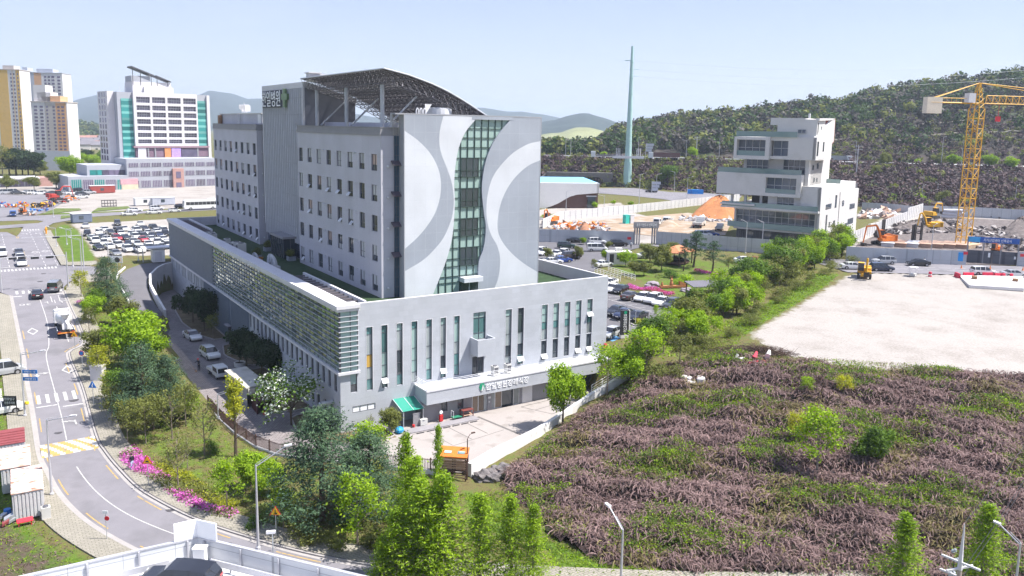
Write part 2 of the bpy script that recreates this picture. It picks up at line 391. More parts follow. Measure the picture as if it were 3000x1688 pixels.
def strip(mb,line,d0,d1,z0,z1=None,zf=None,mi=0):
 zf=zf or hgt0;A=offset_line(line,d0);B=offset_line(line,d1);z1=z0 if z1 is None else z1
 za=zf(A[:,0],A[:,1])+z0;zb=zf(B[:,0],B[:,1])+z1;b=len(mb.v)
 for i in range(len(A)):mb.v+=[(A[i][0],A[i][1],za[i]),(B[i][0],B[i][1],zb[i])]
 for i in range(len(A)-1):
  q=(b+2*i,b+2*i+2,b+2*i+3,b+2*i+1)
  mb.f.append(q if d1>d0 else q[::-1]);mb.m.append(mi)
 return mb
# ground, roads, hills
def ground_mat():
 m,t,N,L,B=nodes_of('ground_cover')
 at=N.new('ShaderNodeVertexColor');at.layer_name='zone'
 sp=N.new('ShaderNodeSeparateColor');L.new(at.outputs['Color'],sp.inputs[0])
 tc=N.new('ShaderNodeTexCoord')
 def noise(sc,det=6,rough=.65,strx=1):
  n=N.new('ShaderNodeTexNoise');n.inputs['Scale'].default_value=sc;n.inputs['Detail'].default_value=det;n.inputs['Roughness'].default_value=rough
  L.new(tc.outputs['Object'],n.inputs['Vector']);return n.outputs['Fac']
 def ramp(f,stops):
  r=N.new('ShaderNodeValToRGB');e=r.color_ramp.elements
  e[0].position,e[0].color=stops[0][0],(*stops[0][1],1);e[1].position,e[1].color=stops[-1][0],(*stops[-1][1],1)
  for p,c in stops[1:-1]:k=e.new(p);k.color=(*c,1)
  L.new(f,r.inputs['Fac']);return r.outputs['Color']
 big=noise(.12);mid=noise(.7);fine=noise(3.5,8)
 def mix2(a,b,k):
  x=N.new('ShaderNodeMath');x.operation='MULTIPLY_ADD';x.inputs[1].default_value=k;L.new(b,x.inputs[0])
  y=N.new('ShaderNodeMath');y.operation='MULTIPLY';y.inputs[1].default_value=1-k;L.new(a,y.inputs[0]);L.new(y.outputs[0],x.inputs[2]);return x.outputs[0]
 f1=mix2(big,fine,.45);f2=mix2(mid,fine,.5)
 dry=ramp(f2,[(.36,(.075,.06,.03)),(.48,(.135,.115,.05)),(.56,(.09,.115,.03)),(.66,(.16,.14,.06))])
 dirt=ramp(f1,[(.34,(.20,.178,.158)),(.45,(.285,.26,.24)),(.55,(.34,.315,.295)),(.68,(.245,.215,.18))])
 lush=ramp(f2,[(.34,(.04,.075,.012)),(.5,(.085,.14,.02)),(.66,(.13,.155,.035))])
 scrub=ramp(f2,[(.34,(.035,.027,.022)),(.5,(.075,.056,.045)),(.66,(.12,.09,.07))])
 def mixc(a,b,fac):
  x=N.new('ShaderNodeMix');x.data_type='RGBA';L.new(fac,x.inputs['Factor']);L.new(a,x.inputs['A']);L.new(b,x.inputs['B']);return x.outputs['Result']
 def edge(ch):
  a=N.new('ShaderNodeMath');a.operation='MULTIPLY_ADD';a.inputs[1].default_value=.9;L.new(mid,a.inputs[0]);L.new(ch,a.inputs[2])
  b=N.new('ShaderNodeMapRange');b.inputs['From Min'].default_value=.82;b.inputs['From Max'].default_value=1.05;L.new(a.outputs[0],b.inputs['Value']);return b.outputs['Result']
 c=mixc(dry,lush,edge(sp.outputs['Green']));c=mixc(c,scrub,edge(sp.outputs['Blue']));c=mixc(c,dirt,edge(sp.outputs['Red']))
 L.new(c,B.inputs['Base Color']);B.inputs['Roughness'].default_value=.95;B.inputs['Specular IOR Level'].default_value=.1
 bu=N.new('ShaderNodeBump');bu.inputs['Strength'].default_value=.5;bu.inputs['Distance'].default_value=.25;L.new(f2,bu.inputs['Height']);L.new(bu.outputs['Normal'],B.inputs['Normal'])
 return m
LOT=[(57,-9.3),(67,-5.2),(76.8,-1.1),(88,3.4),(97,6.8),(109.6,11.6),(116,10.6),(127,3),(139,-6),(175,-38),(230,-85),(170,-130),(120,-90),(92,-56),(78,-45),(71,-38),(63,-30.5),(57,-26.5),(53.5,-22),(53.8,-16)]
CARPARK=[(-8.2,110.5),(-12.1,109.8),(-11.3,133),(-10.8,160),(-11.4,174),(40,174),(40,108),(3,106)]
DIRT_N=[(-60,203),(-30,206),(-17,208),(-9,204),(16,205),(60,206),(70,330),(-20,330),(-60,290)]
SITE_W=[(84,82),(101,66),(106,63),(120,40),(126,50),(150,120),(170,150),(112,140),(96,112)]
SITE_E=[(126.5,23),(144,8.5),(154,1.5),(190,-30),(330,20),(300,110),(150,42)]
GARDEN=[(74,42),(70,29.5),(67,20),(64,12),(68,5),(80,8),(100,16),(108,20),(104,34),(92,46),(80,52)]
MOUND=[(10,-18.5),(16,-15.5),(22.5,-12.5),(27,-10.8),(33,-10.5),(40,-10),(48,-14),(53,-21),(56,-27),(63,-31.5),(72,-39),(80,-47),(110,-82),(80,-95),(45,-66),(20,-46),(12.8,-41.5),(8,-37),(7,-31),(8.5,-23)]
BANK=[(-19.3,86),(-12.4,84),(-12.6,60),(-11.6,45),(-11.4,20),(-11,6),(-8.6,-4.2),(-5,-7.2),(4,-17),(6,-24),(5.5,-32),(-5.5,-28),(-9.5,-23.5),(-13.5,-16.5),(-17,-8),(-19,-2),(-20,6),(-20.3,20),(-20,40),(-18.6,60)]
def soft(px,py,poly,w=1.5):
 ins=inpoly(px,py,poly);d=np.full(px.shape,1e9);n=len(poly)
 for i in range(n):
  ax,ay=poly[i];bx,by=poly[(i+1)%n];l2=(bx-ax)**2+(by-ay)**2+1e-9
  t=np.clip(((px-ax)*(bx-ax)+(py-ay)*(by-ay))/l2,0,1);d=np.minimum(d,np.hypot(px-ax-t*(bx-ax),py-ay-t*(by-ay)))
 return np.clip(.5+np.where(ins,d,-d)/(2*w),0,1)
ST_R=[(-20.9,79),(-20.8,63),(-20.7,52),(-21.0,47.5),(-23.0,44.5),(-23.4,42),(-23.3,34.8),(-23.2,26.8),(-23.5,12),(-23.2,6.9),(-22.7,2.1),(-21.8,-3.7),(-20.4,-8.2),(-18.4,-13.1),(-15.9,-17.6),(-12.4,-22.8),(-8.5,-27.4),(-3,-32.8),(4,-38.5),(14,-45.5),(30,-55),(60,-73)]
ST_L=[(-29,78.5),(-28.9,60),(-28.8,43),(-28.9,38),(-28.9,22),(-29.0,10),(-28.6,4.7),(-28,-1.4),(-26.8,-7.2),(-25.2,-12),(-22.9,-17.2),(-19.5,-22.8),(-15,-28.4),(-9,-35),(-2,-41.2),(8,-48.5),(24,-58.5),(55,-78)]
SRc=spline(ST_R,1.5);SLc=spline(ST_L,1.5)
STREET=[tuple(p)for p in SRc]+[tuple(p)for p in SLc[::-1]]
CROSS=[(-120,82),(-60,82),(-30.6,82),(-29,78.5),(-20.9,79),(-20.6,82),(-19.6,85.5),(-18,88.5),(-14.5,91.5),(-13.2,98),(-14.6,99.6),(-19.6,102.6),(-19.6,118),(-19.3,140),(-19.1,161),(-17.5,170),(-15.5,178),(-5,190),(12,194),(60,193),(60,201),(12,201.2),(-5,200),(-15,200.5),(-60,203),(-60,190),(-28,189),(-19,187.5),(-17.5,184),(-19,180),(-28,178),(-60,177),(-60,169),(-28,170.5),(-23,172),(-24,162),(-25.3,152),(-27,162),(-33,166),(-50,168),(-60,168),(-60,160),(-34,140),(-34,112),(-33,104),(-60,103),(-120,103)]
RAMP=[(40,98.5),(20,98.5),(0,99.5),(-5,98.6),(-8.4,94),(-10.3,89.6),(-11.1,85.5),(-11.1,71),(-10.7,60),(-10.7,47),(-7.2,58),(-7,66),(-7.2,74),(-7.1,79),(-6.1,85.2),(-3.8,90.8),(-1.8,93.2),(0,94.2),(20,94.6),(40,94.6)]
PARK_E=[(38.6,4),(41.3,3),(45,2.2),(50,-2.5),(53,-3),(57,2),(61,4),(61.5,9),(59,14),(58.5,22),(64,30),(70,42),(84,54),(104,62),(90,72),(82,82),(60,100),(38.6,100)]
ROAD_E=[(70,92),(84,79),(101,61.5),(120,33),(112.5,13.6),(118,9.6),(127,3),(139,-6.5),(175,-39),(220,-72),(226,-64),(180,-30),(155,-1.5),(144,6.8),(126,21.3),(122,33.5),(106,60),(88,82),(74,96)]
DROAD=[STREET,CROSS,RAMP,PARK_E,ROAD_E]
def grid_axis(a,b,step,far):
 n=list(np.arange(a,b+.01,step));s=step;x=b;hi=[]
 while x<far:s*=1.22;x+=s;hi.append(x)
 s=step;x=a;lo=[]
 while x>-far:s*=1.22;x-=s;lo.append(x)
 return np.array(lo[::-1]+n+hi)
GX=grid_axis(-60,165,1.0,9000);GY=grid_axis(-75,215,1.0,9000)
XX,YY=np.meshgrid(GX,GY);px,py=XX.ravel(),YY.ravel()
ZZ=hgt0(px,py)
for q in DROAD:
 ZZ[soft(px,py,q,.5)>.4]-=.3
ZZ[inpoly(px,py,FLAT)]=-.12
ZZ[inpoly(px,py,[(.3,.3),(38,.3),(38,94),(.3,94)])]=-.5
FAROUT=np.hypot(px-40,py-80)>330
ZZ[FAROUT]-=.3
nx,ny=len(GX),len(GY)
idx=np.arange(nx*ny).reshape(ny,nx)
Fq=np.stack([idx[:-1,:-1].ravel(),idx[:-1,1:].ravel(),idx[1:,1:].ravel(),idx[1:,:-1].ravel()],1)
gm=npmesh('ground',np.stack([px,py,ZZ],1),Fq,ground_mat(),smooth=True)
zc=gm.color_attributes.new('zone','FLOAT_COLOR','POINT')
Rz=np.maximum.reduce([soft(px,py,q,2)for q in(LOT,CARPARK,DIRT_N,SITE_W)]+[.75*soft(px,py,SITE_E,2)])
Gz=np.maximum.reduce([soft(px,py,GARDEN,2)*.55,soft(px,py,BANK,1)*.45,soft(px,py,[(-17.4,161),(-18,105.8),(-12.9,105),(-12.1,109.8),(-11.3,133),(-10.8,160.7),(-12.9,176)],1)*.7,soft(px,py,[(-31.4,80),(-31.2,40),(-31.4,12),(-31,-4),(-29,-12),(-70,-12),(-70,80)],1)*.75,soft(px,py,[(5,-19),(7,-25),(6,-31),(7.5,-37),(12,-41.5),(20,-46),(45,-66),(80,-95),(78,-99),(43,-70),(18,-50),(8,-43),(3,-38.5),(5,-33),(2,-26)],.8)*.95,soft(px,py,[(56,-9),(77,0),(97,8),(109,13),(106,16.5),(96,12),(76,4),(57,-5)],.8)*.95,soft(px,py,[(-25.5,-17),(-23,-21),(-27,-27),(-33,-16),(-31.5,-5),(-30.3,2),(-33,8),(-36,0)],1.2)*.8,soft(px,py,[(-16,205),(-12,200),(14,203),(14,207),(-9,212)],2)*.7])
Bz=np.maximum(soft(px,py,MOUND,2)*.9,soft(px,py,[(-31.5,-4),(-28,-13),(-25,-20),(-22,-26),(-40,-40),(-60,-20),(-50,0)],2)*.55)
zc.data.foreach_set('color',np.stack([Rz,Gz,Bz,np.ones_like(Rz)],1).astype(np.float32).ravel())
struct('ground',gm,None)
asphalt=mat('asphalt',(.185,.176,.192),.9,.10,.35,bump=.2,bscale=9,stain=((.148,.142,.153),.18,.55))
asphalt2=mat('asphalt_fresh',(.12,.116,.127),.9,.1,.3,bump=.15,bscale=9)
white=mat('road_paint',(.44,.43,.42),.7,.12,2.5,stain=((.26,.25,.255),3.0,.57))
yellow=mat('road_paint_yellow',(.40,.27,.09),.7,.12,2.5,stain=((.22,.18,.14),3.0,.56))
concrete=mat('kerb_concrete',(.31,.29,.28),.85,.1,.8,bump=.1,bscale=8)
pavers=tiles('sidewalk_pavers',(.275,.25,.215),(.12,.125,.075),.5,.25,'flat',.5,.02,.1,.9)
cobble=tiles('driveway_pavers',(.23,.205,.205),(.14,.12,.12),.45,.3,'flat',.5,.03,.14,.9,soil=.1)
plaza_m=mat('plaza_concrete',(.315,.285,.27),.85,.09,.25,bump=.1,bscale=7,stain=((.255,.23,.215),.5,.55))
sheet('street',STREET,0,asphalt,3)
sheet('cross_road',CROSS,0,asphalt,5)
sheet('ramp_road',RAMP,0,asphalt2,3)
sheet('car_park_surface',PARK_E,0,asphalt2,4)
sheet('site_road',ROAD_E,0,asphalt,4)
DRIVE=[p for p in FLAT if p[1]>-9 and p[0]<.6]
sheet('driveway',[(-10.5,48),(-10.4,30),(-10.5,16.3),(-10.3,9.9),(-9.9,5),(-9.2,.8),(-7.8,-2.7),(-6.2,-4.7),(-2,-8.7),(-1.5,-1),(0.3,-.2),(.3,93),(-3,90),(-6.2,79),(-6.2,66),(-7.2,58)],.0,cobble,4,zf=lambda x,y:np.zeros(len(x)))
sheet('plaza',[(-2,-8.7),(2,-12.5),(4.6,-15),(7.0,-16.6),(10.9,-14.8),(14.5,-13.6),(18.5,-12.2),(21.9,-10.6),(25.8,-9),(29,-8.6),(33,-7.8),(34.3,-3),(34.3,.2),(.3,.2),(-1.5,-1)],.0,plaza_m,4,zf=lambda x,y:np.zeros(len(x)))
for nm,ln,sgn in(('kerb',SRc,1),('kerb',SLc,-1)):
 mb=MB();l=ln if sgn>0 else ln
 if sgn>0:
  strip(mb,l,-.32,0.02,.012);strip(mb,l,0.02,.0201,.012,.13);strip(mb,l,.02,.2,.13)
 else:
  strip(mb,l,.32,-.02,.012);strip(mb,l,-.02,-.0201,.012,.13);strip(mb,l,-.02,-.2,.13)
 struct(nm,mb,concrete)
 mb=MB();a,b=(.2,2.6)if sgn>0 else(-.2,-2.5)
 strip(mb,l,a,b,.125,.135);strip(mb,l,b,b*1.002,.135,-.4)
 struct('sidewalk',mb,pavers)
drain=mat('drain_iron',(.07,.065,.07),.7)
mb=MB();strip(mb,SRc[12:],.2,.3,.138);struct('drain_channel',mb,drain)
def pavement(poly,m=None,h=.13):sheet('sidewalk',poly,h,m or pavers,4,skirt=.3)
pavement([(-19.4,102.8),(-14.4,99.9),(-12.9,101.5),(-12.7,105),(-17.9,105.6),(-17.3,161),(-19,161.5),(-19.4,140)])
pavement([(-20.5,79.2),(-20.2,82),(-19.2,85.2),(-17.6,88.2),(-14.2,91.2),(-12.9,97.6),(-11.4,95),(-12,86),(-17.8,84),(-18.3,79)])
pavement([(-29.3,78.4),(-31,81.7),(-60,81.7),(-60,79.5),(-32,79.4),(-31.5,76.5)])
pavement([(-3,37),(-3.8,40),(-2.9,44),(0,44),(0,37)],cobble,.02)if False else None
mk=MB();mky=MB()
def bar(mb,x,y,w,l,ang=0.,z=.008):
 c,s=math.cos(ang),math.sin(ang);pts=[]
 for(i,j)in((-w/2,-l/2),(w/2,-l/2),(w/2,l/2),(-w/2,l/2)):
  X,Y=x+i*c-j*s,y+i*s+j*c;pts.append((X,Y,hz(X,Y)+z))
 mb.poly(pts)
cl=spline([(-24.9,78),(-24.8,60),(-25.4,48),(-26.1,42),(-26.1,20),(-26.2,9),(-25.6,1),(-24.3,-5.6),(-22,-11.6),(-18,-18.5),(-12,-26),(-3,-35.5),(12,-47)],1.2)
def along(mb,line,s0,s1,w,dash=None,gap=0,z=.008):
 P=resample(line,.6);s=np.arange(len(P))*.6;i=0
 keep=[(s0<=q<=s1)and(dash is None or(q-s0)%(dash+gap)<dash)for q in s]
 A=offset_line(P,w/2);Bb=offset_line(P,-w/2);za=hgt0(A[:,0],A[:,1])+z;zb=hgt0(Bb[:,0],Bb[:,1])+z
 for i in range(len(P)-1):
  if keep[i]:mb.poly([(Bb[i][0],Bb[i][1],zb[i]),(Bb[i+1][0],Bb[i+1][1],zb[i+1]),(A[i+1][0],A[i+1][1],za[i+1]),(A[i][0],A[i][1],za[i])])
along(mk,cl,0,200,.1)
for x in(-22.4,-22.45):pass
for yy in np.arange(50,76,4.5):bar(mk,-22.8,yy,.12,2.2)
for(x,y)in((-23.2,74),(-22.0,74.3)):bar(mk,x,y,.13,4)
bar(mk,-24.9,77.6,7.6,.4)
off=offset_line(SRc,-.62);along(mky,off,22,140,.12,4,5);off=offset_line(SLc,.62);along(mky,off,22,140,.12,4,5)
def diamond(x,y,s=.75,l=1.8,z=.009):
 for k in range(4):
  a=[(0,-l),(s,0),(0,l),(-s,0)];p,q=a[k],a[(k+1)%4]
  pts=[(x+c*f,y+d*f)for(c,d),f in((p,1),(q,1),(q,.72),(p,.72))]
  mk.poly([(X,Y,hz(X,Y)+z)for X,Y in pts])
for(x,y)in((-27.0,55.5),(-24.0,36.5),(-20.9,124),(-22.9,123.4),(-26.4,130)):diamond(x,y)
def arrow(x,y,kinds,flip=1,s=1.):
 q=lambda pts:mk.poly([(x+flip*a*s,y+flip*b*s,hz(x,y)+.01)for a,b in pts])
 q([(-.08,-1.6),(.08,-1.6),(.08,.6),(-.08,.6)])
 if 'f' in kinds:q([(-.35,.6),(.35,.6),(0,1.6)])
 if 'l' in kinds:q([(-.08,-.2),(-.8,.3),(-.8,.0),(-.08,-.5)]);q([(-.7,-.35),(-.7,.65),(-1.4,.1)])
 if 'r' in kinds:q([(.08,-.5),(.8,.0),(.8,.3),(.08,-.2)]);q([(.7,-.35),(1.4,.1),(.7,.65)])
arrow(-23.9,72.5,'l');arrow(-21.8,72.5,'r');arrow(-27.6,36,'fl',-1);arrow(-24.9,18,'fl');arrow(-22.9,157,'l');arrow(-20.9,157,'r')
for i in range(6):bar(mk,-28+i*.95,26.3,.38,3)
bar(mk,-27.3,23.8,2.2,.25);bar(mk,-24.6,22.9,2.2,.25)
for i in range(16):bar(mk,-29.8+i*.62,101,.32,2.2)
for i in range(8):bar(mk,-28+i*.95,80.3,.4,2.2)
for i in range(7):bar(mk,-23.6+i*.62,164.5,.34,2.4)
bar(mk,-21.7,161.6,4.2,.35);bar(mk,-28.6,104.5,6.6,.35)
for yy in np.arange(104,160,4.6):bar(mk,-22.1,yy,.13,2.3)
for yy in np.arange(106,160,4.6):bar(mk,-28.3,yy,.13,2.3);bar(mk,-30.8,yy,.13,2.3)
bar(mky,-25.0,128,.14,48);bar(mky,-25.35,128,.14,48)
for yy in np.arange(104,158,5):bar(mk,-20.0,yy,.1,2.6)
for i in range(12):bar(mk,-31-i*.9,30.6,.5,3.2)if i<5 else None
for d in(0,.0):pass
bar(mk,75,128,.01,.01)
for i in range(9):bar(mk,57.4-.02*i,20.5-i*2.25,4.7,.11,math.radians(-12))
for i in range(7):bar(mk,49.6-.05*i,11.8-i*2.25,4.7,.11,math.radians(-12))
bar(mk,54.9,11,.11,20,math.radians(-1.3));bar(mk,47.1,5.6,.11,14,math.radians(-1.5))
for t in(.35,.65):
 for k in range(14):
  a=np.array((113,15.5));b=np.array((150,-11));p=a+(b-a)*(k/14);q=np.array((121,25))if False else p+np.array((5.6,6.4))*t
  bar(mk,q[0],q[1],.15,2.4,math.atan2(b[1]-a[1],b[0]-a[0])-math.pi/2)
struct('road_markings',mk,white);struct('road_edge_lines',mky,yellow)
number=text_mesh('speed_number','30',2.0,white,0)
o=link('road_number',number);o['kind']='structure'
for v in number.vertices:
 X,Y=-26.2-v.co.x*.95,72.2-v.co.y*.8;v.co=(X,Y,hz(X,Y)+.012)
hump=MB();ys0,ys1=8.6,12.2;nseg=22;xa,xb_=-28.75,-23.55
for i in range(nseg):
 for j in range(8):
  x0,x1=xa+(xb_-xa)*i/nseg,xa+(xb_-xa)*(i+1)/nseg;t0,t1=j/8,(j+1)/8
  y0,y1=ys0+(ys1-ys0)*t0,ys0+(ys1-ys0)*t1;h=lambda t:.02+.09*math.sin(math.pi*t)
  c=int(math.floor((x0+.55*(y0-ys0))/.62))%2
  hump.poly([(x0,y0,hz(x0,y0)+h(t0)),(x1,y0,hz(x1,y0)+h(t0)),(x1,y1,hz(x1,y1)+h(t1)),(x0,y1,hz(x0,y1)+h(t1))],c)
struct('speed_hump',hump,[white,yellow])
mh=MB()
for(x,y,r)in((-19.8,-9.8,.5),(-24.4,24.5,.55),(-26.8,15,.4),(-24,88,.5),(-23,95,.45)):
 b=[(x+r*math.cos(k*math.pi/8),y+r*math.sin(k*math.pi/8))for k in range(16)];mh.poly([(X,Y,hz(x,y)+.012)for X,Y in b])
struct('manhole_covers',mh,drain)
pj_=MB();joint=mat('joint_dark',(.13,.12,.115),.9,.2,3)
def seg(a,b,w=.1,z=.008):
 a=np.array(a);b=np.array(b);d=(b-a)/np.linalg.norm(b-a);n=np.array((-d[1],d[0]))*w/2
 pj_.poly([(*(a-n),z),(*(b-n),z),(*(b+n),z),(*(a+n),z)])
for a,b,w_ in(((15.9,-3.4),(17.2,-11.2),.34),((11.2,-4.8),(11.7,-9.2),.1),((13.7,-4.9),(14.1,-8.6),.1),((8.6,-5),(9,-9.6),.08),((8.8,-9.8),(16.3,-8.6),.08),((6.6,-4.6),(15.4,-4.0),.09),((22.3,-3.2),(29.6,-2.6),.12),((22.3,-3.2),(24.2,-7.2),.12),((24.2,-7.2),(27.2,-6.3),.12),((23.2,-5),(28.5,-4.2),.1),((28.5,-4.4),(29.6,-2.6),.1)):seg(a,b,w_)
struct('forecourt_joints',pj_,joint)
st=MB();st.box(6.3,15.6,-4.3,-2.95,-.05,.1);struct('forecourt_step',st,mat('step_paving',(.25,.235,.25),.85))
cs=MB()
for x in(7.6,8.9,9.9,11,12.2,13.4,14.6):cs.box(x-.45,x+.45,-4.75,-4.6,0,.09)
struct('wheel_stops',cs,drain)
# foliage engine
RNG=np.random.default_rng(7)
def leaves(cent,size,nrm_up=.3,rng=RNG,aspect=.6,out=None):
 n=len(cent);d=rng.normal(size=(n,3))
 if out is not None:d=d*.9+out*1.2
 d[:,2]+=nrm_up;d/=np.linalg.norm(d,axis=1)[:,None]+1e-9
 a=rng.normal(size=(n,3));u=np.cross(d,a);u/=np.linalg.norm(u,axis=1)[:,None]+1e-9;w=np.cross(d,u)
 s=(np.asarray(size)*rng.uniform(.6,1.3,n))[:,None]
 V=np.stack([cent-u*s,cent-w*s*aspect,cent+u*s,cent+w*s*aspect],1).reshape(-1,3)
 F=np.arange(4*n).reshape(n,4);return V,F
def crown_points(blobs,n,rng,shell=.55):
 b=np.array(blobs,float);vol=b[:,3]*b[:,4]*b[:,5];p=vol**.67;p/=p.sum();k=rng.choice(len(b),n,p=p)
 d=rng.normal(size=(n,3));d/=np.linalg.norm(d,axis=1)[:,None];r=rng.uniform(shell**3,1,n)**(1/3)*rng.uniform(.82,1.1,n)
 return b[k,:3]+d*r[:,None]*b[k,3:],d
def clumped(P,D,per,spread,rng):
 n=len(P);Q=np.repeat(P,per,0)+rng.normal(size=(n*per,3))*spread;return Q,np.repeat(D,per,0)
def cat_vf(parts):
 V=[];F=[];M=[];b=0
 for v,f,m in parts:V.append(v);F.append(f+b);M.append(np.full(len(f),m));b+=len(v)
 return np.vstack(V),np.vstack(F),np.concatenate(M)
GREEN=leafmat('leaf_green',(.035,.075,.012),(.13,.22,.03))
LIME=leafmat('leaf_lime',(.10,.19,.010),(.32,.46,.03),.42)
OLIVE=leafmat('leaf_olive',(.07,.085,.025),(.21,.23,.06))
YELLOW=leafmat('leaf_yellow_green',(.20,.24,.02),(.46,.46,.05),.42)
PINE=leafmat('pine_needles',(.022,.05,.030),(.10,.165,.085),.2,.6)
DARK=leafmat('leaf_dark',(.012,.026,.012),(.045,.075,.028),.2)
TWIG=leafmat('dry_twigs',(.075,.048,.046),(.26,.175,.165),.1,.16)
FOREST=leafmat('forest_leaf',(.016,.032,.018),(.062,.105,.026),.25,.03)
FORESTB=leafmat('forest_bare',(.034,.032,.030),(.085,.075,.062),.1,.03)
BRUSH=leafmat('slope_brush',(.048,.030,.034),(.125,.085,.085),.1,.04)
PINK=leafmat('azalea_flowers',(.42,.05,.30),(.75,.22,.62),.3,1.)
RED=leafmat('azalea_red',(.30,.03,.06),(.62,.12,.25),.3,1.)
BLOSSOM=leafmat('white_blossom',(.25,.35,.18),(.85,.87,.82),.3,1.)
BARK=mat('bark',(.10,.075,.055),.95,.3,3)
BARKP=mat('pale_bark',(.22,.18,.15),.95,.3,3)
# the wooded hill, the expressway on its bank, the mountains
def tabl(u,xs,ys):return np.interp(u,xs,ys)
H_U=np.arange(1480,3700,16.)
SKYU=[1480,1700,1751,1770,1785,1807,1833,1980,2213,2387,2504,2620,2795,3000,3300,3700]
SKYV=[452,450,440,425,408,395,390,362,337,320,301,274,247,224,190,150]
def hill_rows(u):
 d0=tabl(u,[1480,1840,2200,2500,3000,3500,3700],[392,388,345,296,266,240,235]);d1=tabl(u,[1480,2000,2500,3000,3700],[408,402,388,372,355])
 d3=tabl(u,[1480,1800,3000,3700],[540,610,600,590]);return d0,d1,d1+22,d3
rows=[]
for u in H_U:
 d0,d1,d2,d3=hill_rows(u);vh=375+(u-1500)*.018;v3=tabl(u,SKYU,SKYV)
 col=[]
 g=lambda dep,z:(lambda p:(p[0],p[1],z))(CP+ray(u,vh)*dep)
 for t in np.linspace(0,1,7):col.append(g(d0-6+(d1-d0+6)*t,5.5+(19.6-5.5)*t**.8))
 col.append(g(d2,19.6))
 z3=atd(u,v3,d3)[2];z3=max(z3,16)
 for t in np.linspace(.06,1,16):col.append(g(d2+(d3-d2)*t,19.6+(z3-19.6)*(t**.9)))
 for t in(.3,.7,1.2):col.append(g(d3+180*t,z3-(z3-6)*min(1,t*.83)))
 rows.append(col)
HILL=np.array(rows);nU,nR=HILL.shape[:2]
HZn=RNG.normal(size=(nU,nR))*.5;HZn[:,:8]*=.4;HILL[:,:,2]+=HZn
idx=np.arange(nU*nR).reshape(nU,nR)
Fq=np.stack([idx[:-1,:-1].ravel(),idx[1:,:-1].ravel(),idx[1:,1:].ravel(),idx[:-1,1:].ravel()],1)
hill_m=mat('hill_soil',(.05,.04,.035),.95,.35,.02,stain=((.035,.05,.018),.05,.5))
struct('hillside',npmesh('hillside',HILL.reshape(-1,3),Fq,hill_m,smooth=True),None)
def hill_at(u,t):
 i=np.clip((u-1480)/16.,0,nU-1.001);j=np.clip(t,0,nR-1.001);a,b=int(i),int(j);fa,fb=i-a,j-b
 return(HILL[a,b]*(1-fa)+HILL[a+1,b]*fa)*(1-fb)+(HILL[a,b+1]*(1-fa)+HILL[a+1,b+1]*fa)*fb
def forest(name,items,mats,q=70,leaf=.9,seed=3):
 rng=np.random.default_rng(seed);parts=[]
 it=np.array(items,float)
 for m in range(len(mats)):
  s=it[it[:,5]==m]
  if not len(s):continue
  n=len(s);d=rng.normal(size=(n,q,3));d/=np.linalg.norm(d,axis=2)[:,:,None];r=rng.uniform(.35,1.08,(n,q,1))**.6
  P=s[:,None,:3]+d*r*np.stack([s[:,3],s[:,3],s[:,4]*.5],1)[:,None,:];P[:,:,2]+=s[:,4][:,None]*.5
  V,F=leaves(P.reshape(-1,3),np.repeat(leaf*s[:,3]/3,q),.5,rng,.7,d.reshape(-1,3));parts.append((V,F,m))
 V,F,M=cat_vf(parts);o=link(name,npmesh(name,V,F,mats,M));o['kind']='stuff';return o
rng=np.random.default_rng(11);items=[]
for k in range(3600):
 u=rng.uniform(1500,3500);t=8+15.6*rng.uniform(0,1)**.75
 lowright=u>2330 and t<tabl(u,[2330,2500,2900,3500],[10,15,16,16])
 if lowright and rng.uniform()<.8:continue
 p=hill_at(u,t);s=rng.uniform(2.4,4.6);gr=rng.uniform()
 lime=.5 if 1900<u<2330 else.3
 m=1 if gr>.62 else(2 if gr<lime*.5 else 0)
 items.append((*p,s,s*rng.uniform(1.8,2.6),m))
forest('wooded_hill',items,[FOREST,FORESTB,OLIVE],58,.85,5)
items=[]
for k in range(4200):
 u=rng.uniform(1500,3500);t=rng.uniform(0,6.4)
 p=hill_at(u,t);s=rng.uniform(.9,2.0);g_=rng.uniform()
 items.append((*p,s,s*rng.uniform(1.1,1.9),1 if g_<tabl(u,[1500,1900,2300,2450],[.3,.55,.5,.12])else 0))
for k in range(3600):
 u=rng.uniform(2330,3500);t=rng.uniform(7.2,tabl(u,[2330,2500,2900,3500],[10,16,17,17]))
 p=hill_at(u,t);s=rng.uniform(.9,1.9);items.append((*p,s,s*1.5,rng.choice([0,0,2,1])))
forest('slope_scrub',items,[BRUSH,OLIVE,FORESTB],34,.95,6)
bench=MB()
for t in(11.2,13.4,15.6):
 P=np.array([hill_at(u,t+.25*math.sin(u*.004))for u in np.arange(2440,3500,20)]);b=len(bench.v)
 for p in P:bench.v+=[(p[0],p[1],p[2]+1.1),(p[0]+.9,p[1]+1.5,p[2]+1.5)]
 for i in range(len(P)-1):bench.f.append((b+2*i,b+2*i+2,b+2*i+3,b+2*i+1));bench.m.append(0)
struct('hill_benches',bench,mat('bench_earth',(.15,.14,.115),.95))
hw=MB();rail=MB()
P=[hill_at(u,6.05)for u in H_U[:-2]];Q=[hill_at(u,6.95)for u in H_U[:-2]];b=len(hw.v)
for p,q in zip(P,Q):hw.v+=[(p[0],p[1],20.15),(q[0],q[1],20.15)]
for i in range(len(P)-1):hw.f.append((b+2*i,b+2*i+2,b+2*i+3,b+2*i+1));hw.m.append(0)
struct('expressway',hw,asphalt)
galv=mat('galvanised_steel',(.46,.48,.50),.45,.08,1,metal=.5)
for i in range(len(P)-1):
 p,q=P[i],P[i+1];rail.tube((p[0],p[1],21.0),(q[0],q[1],21.0),.16,n=4);rail.tube((p[0],p[1],20.1),(p[0],p[1],21.0),.08,n=4)
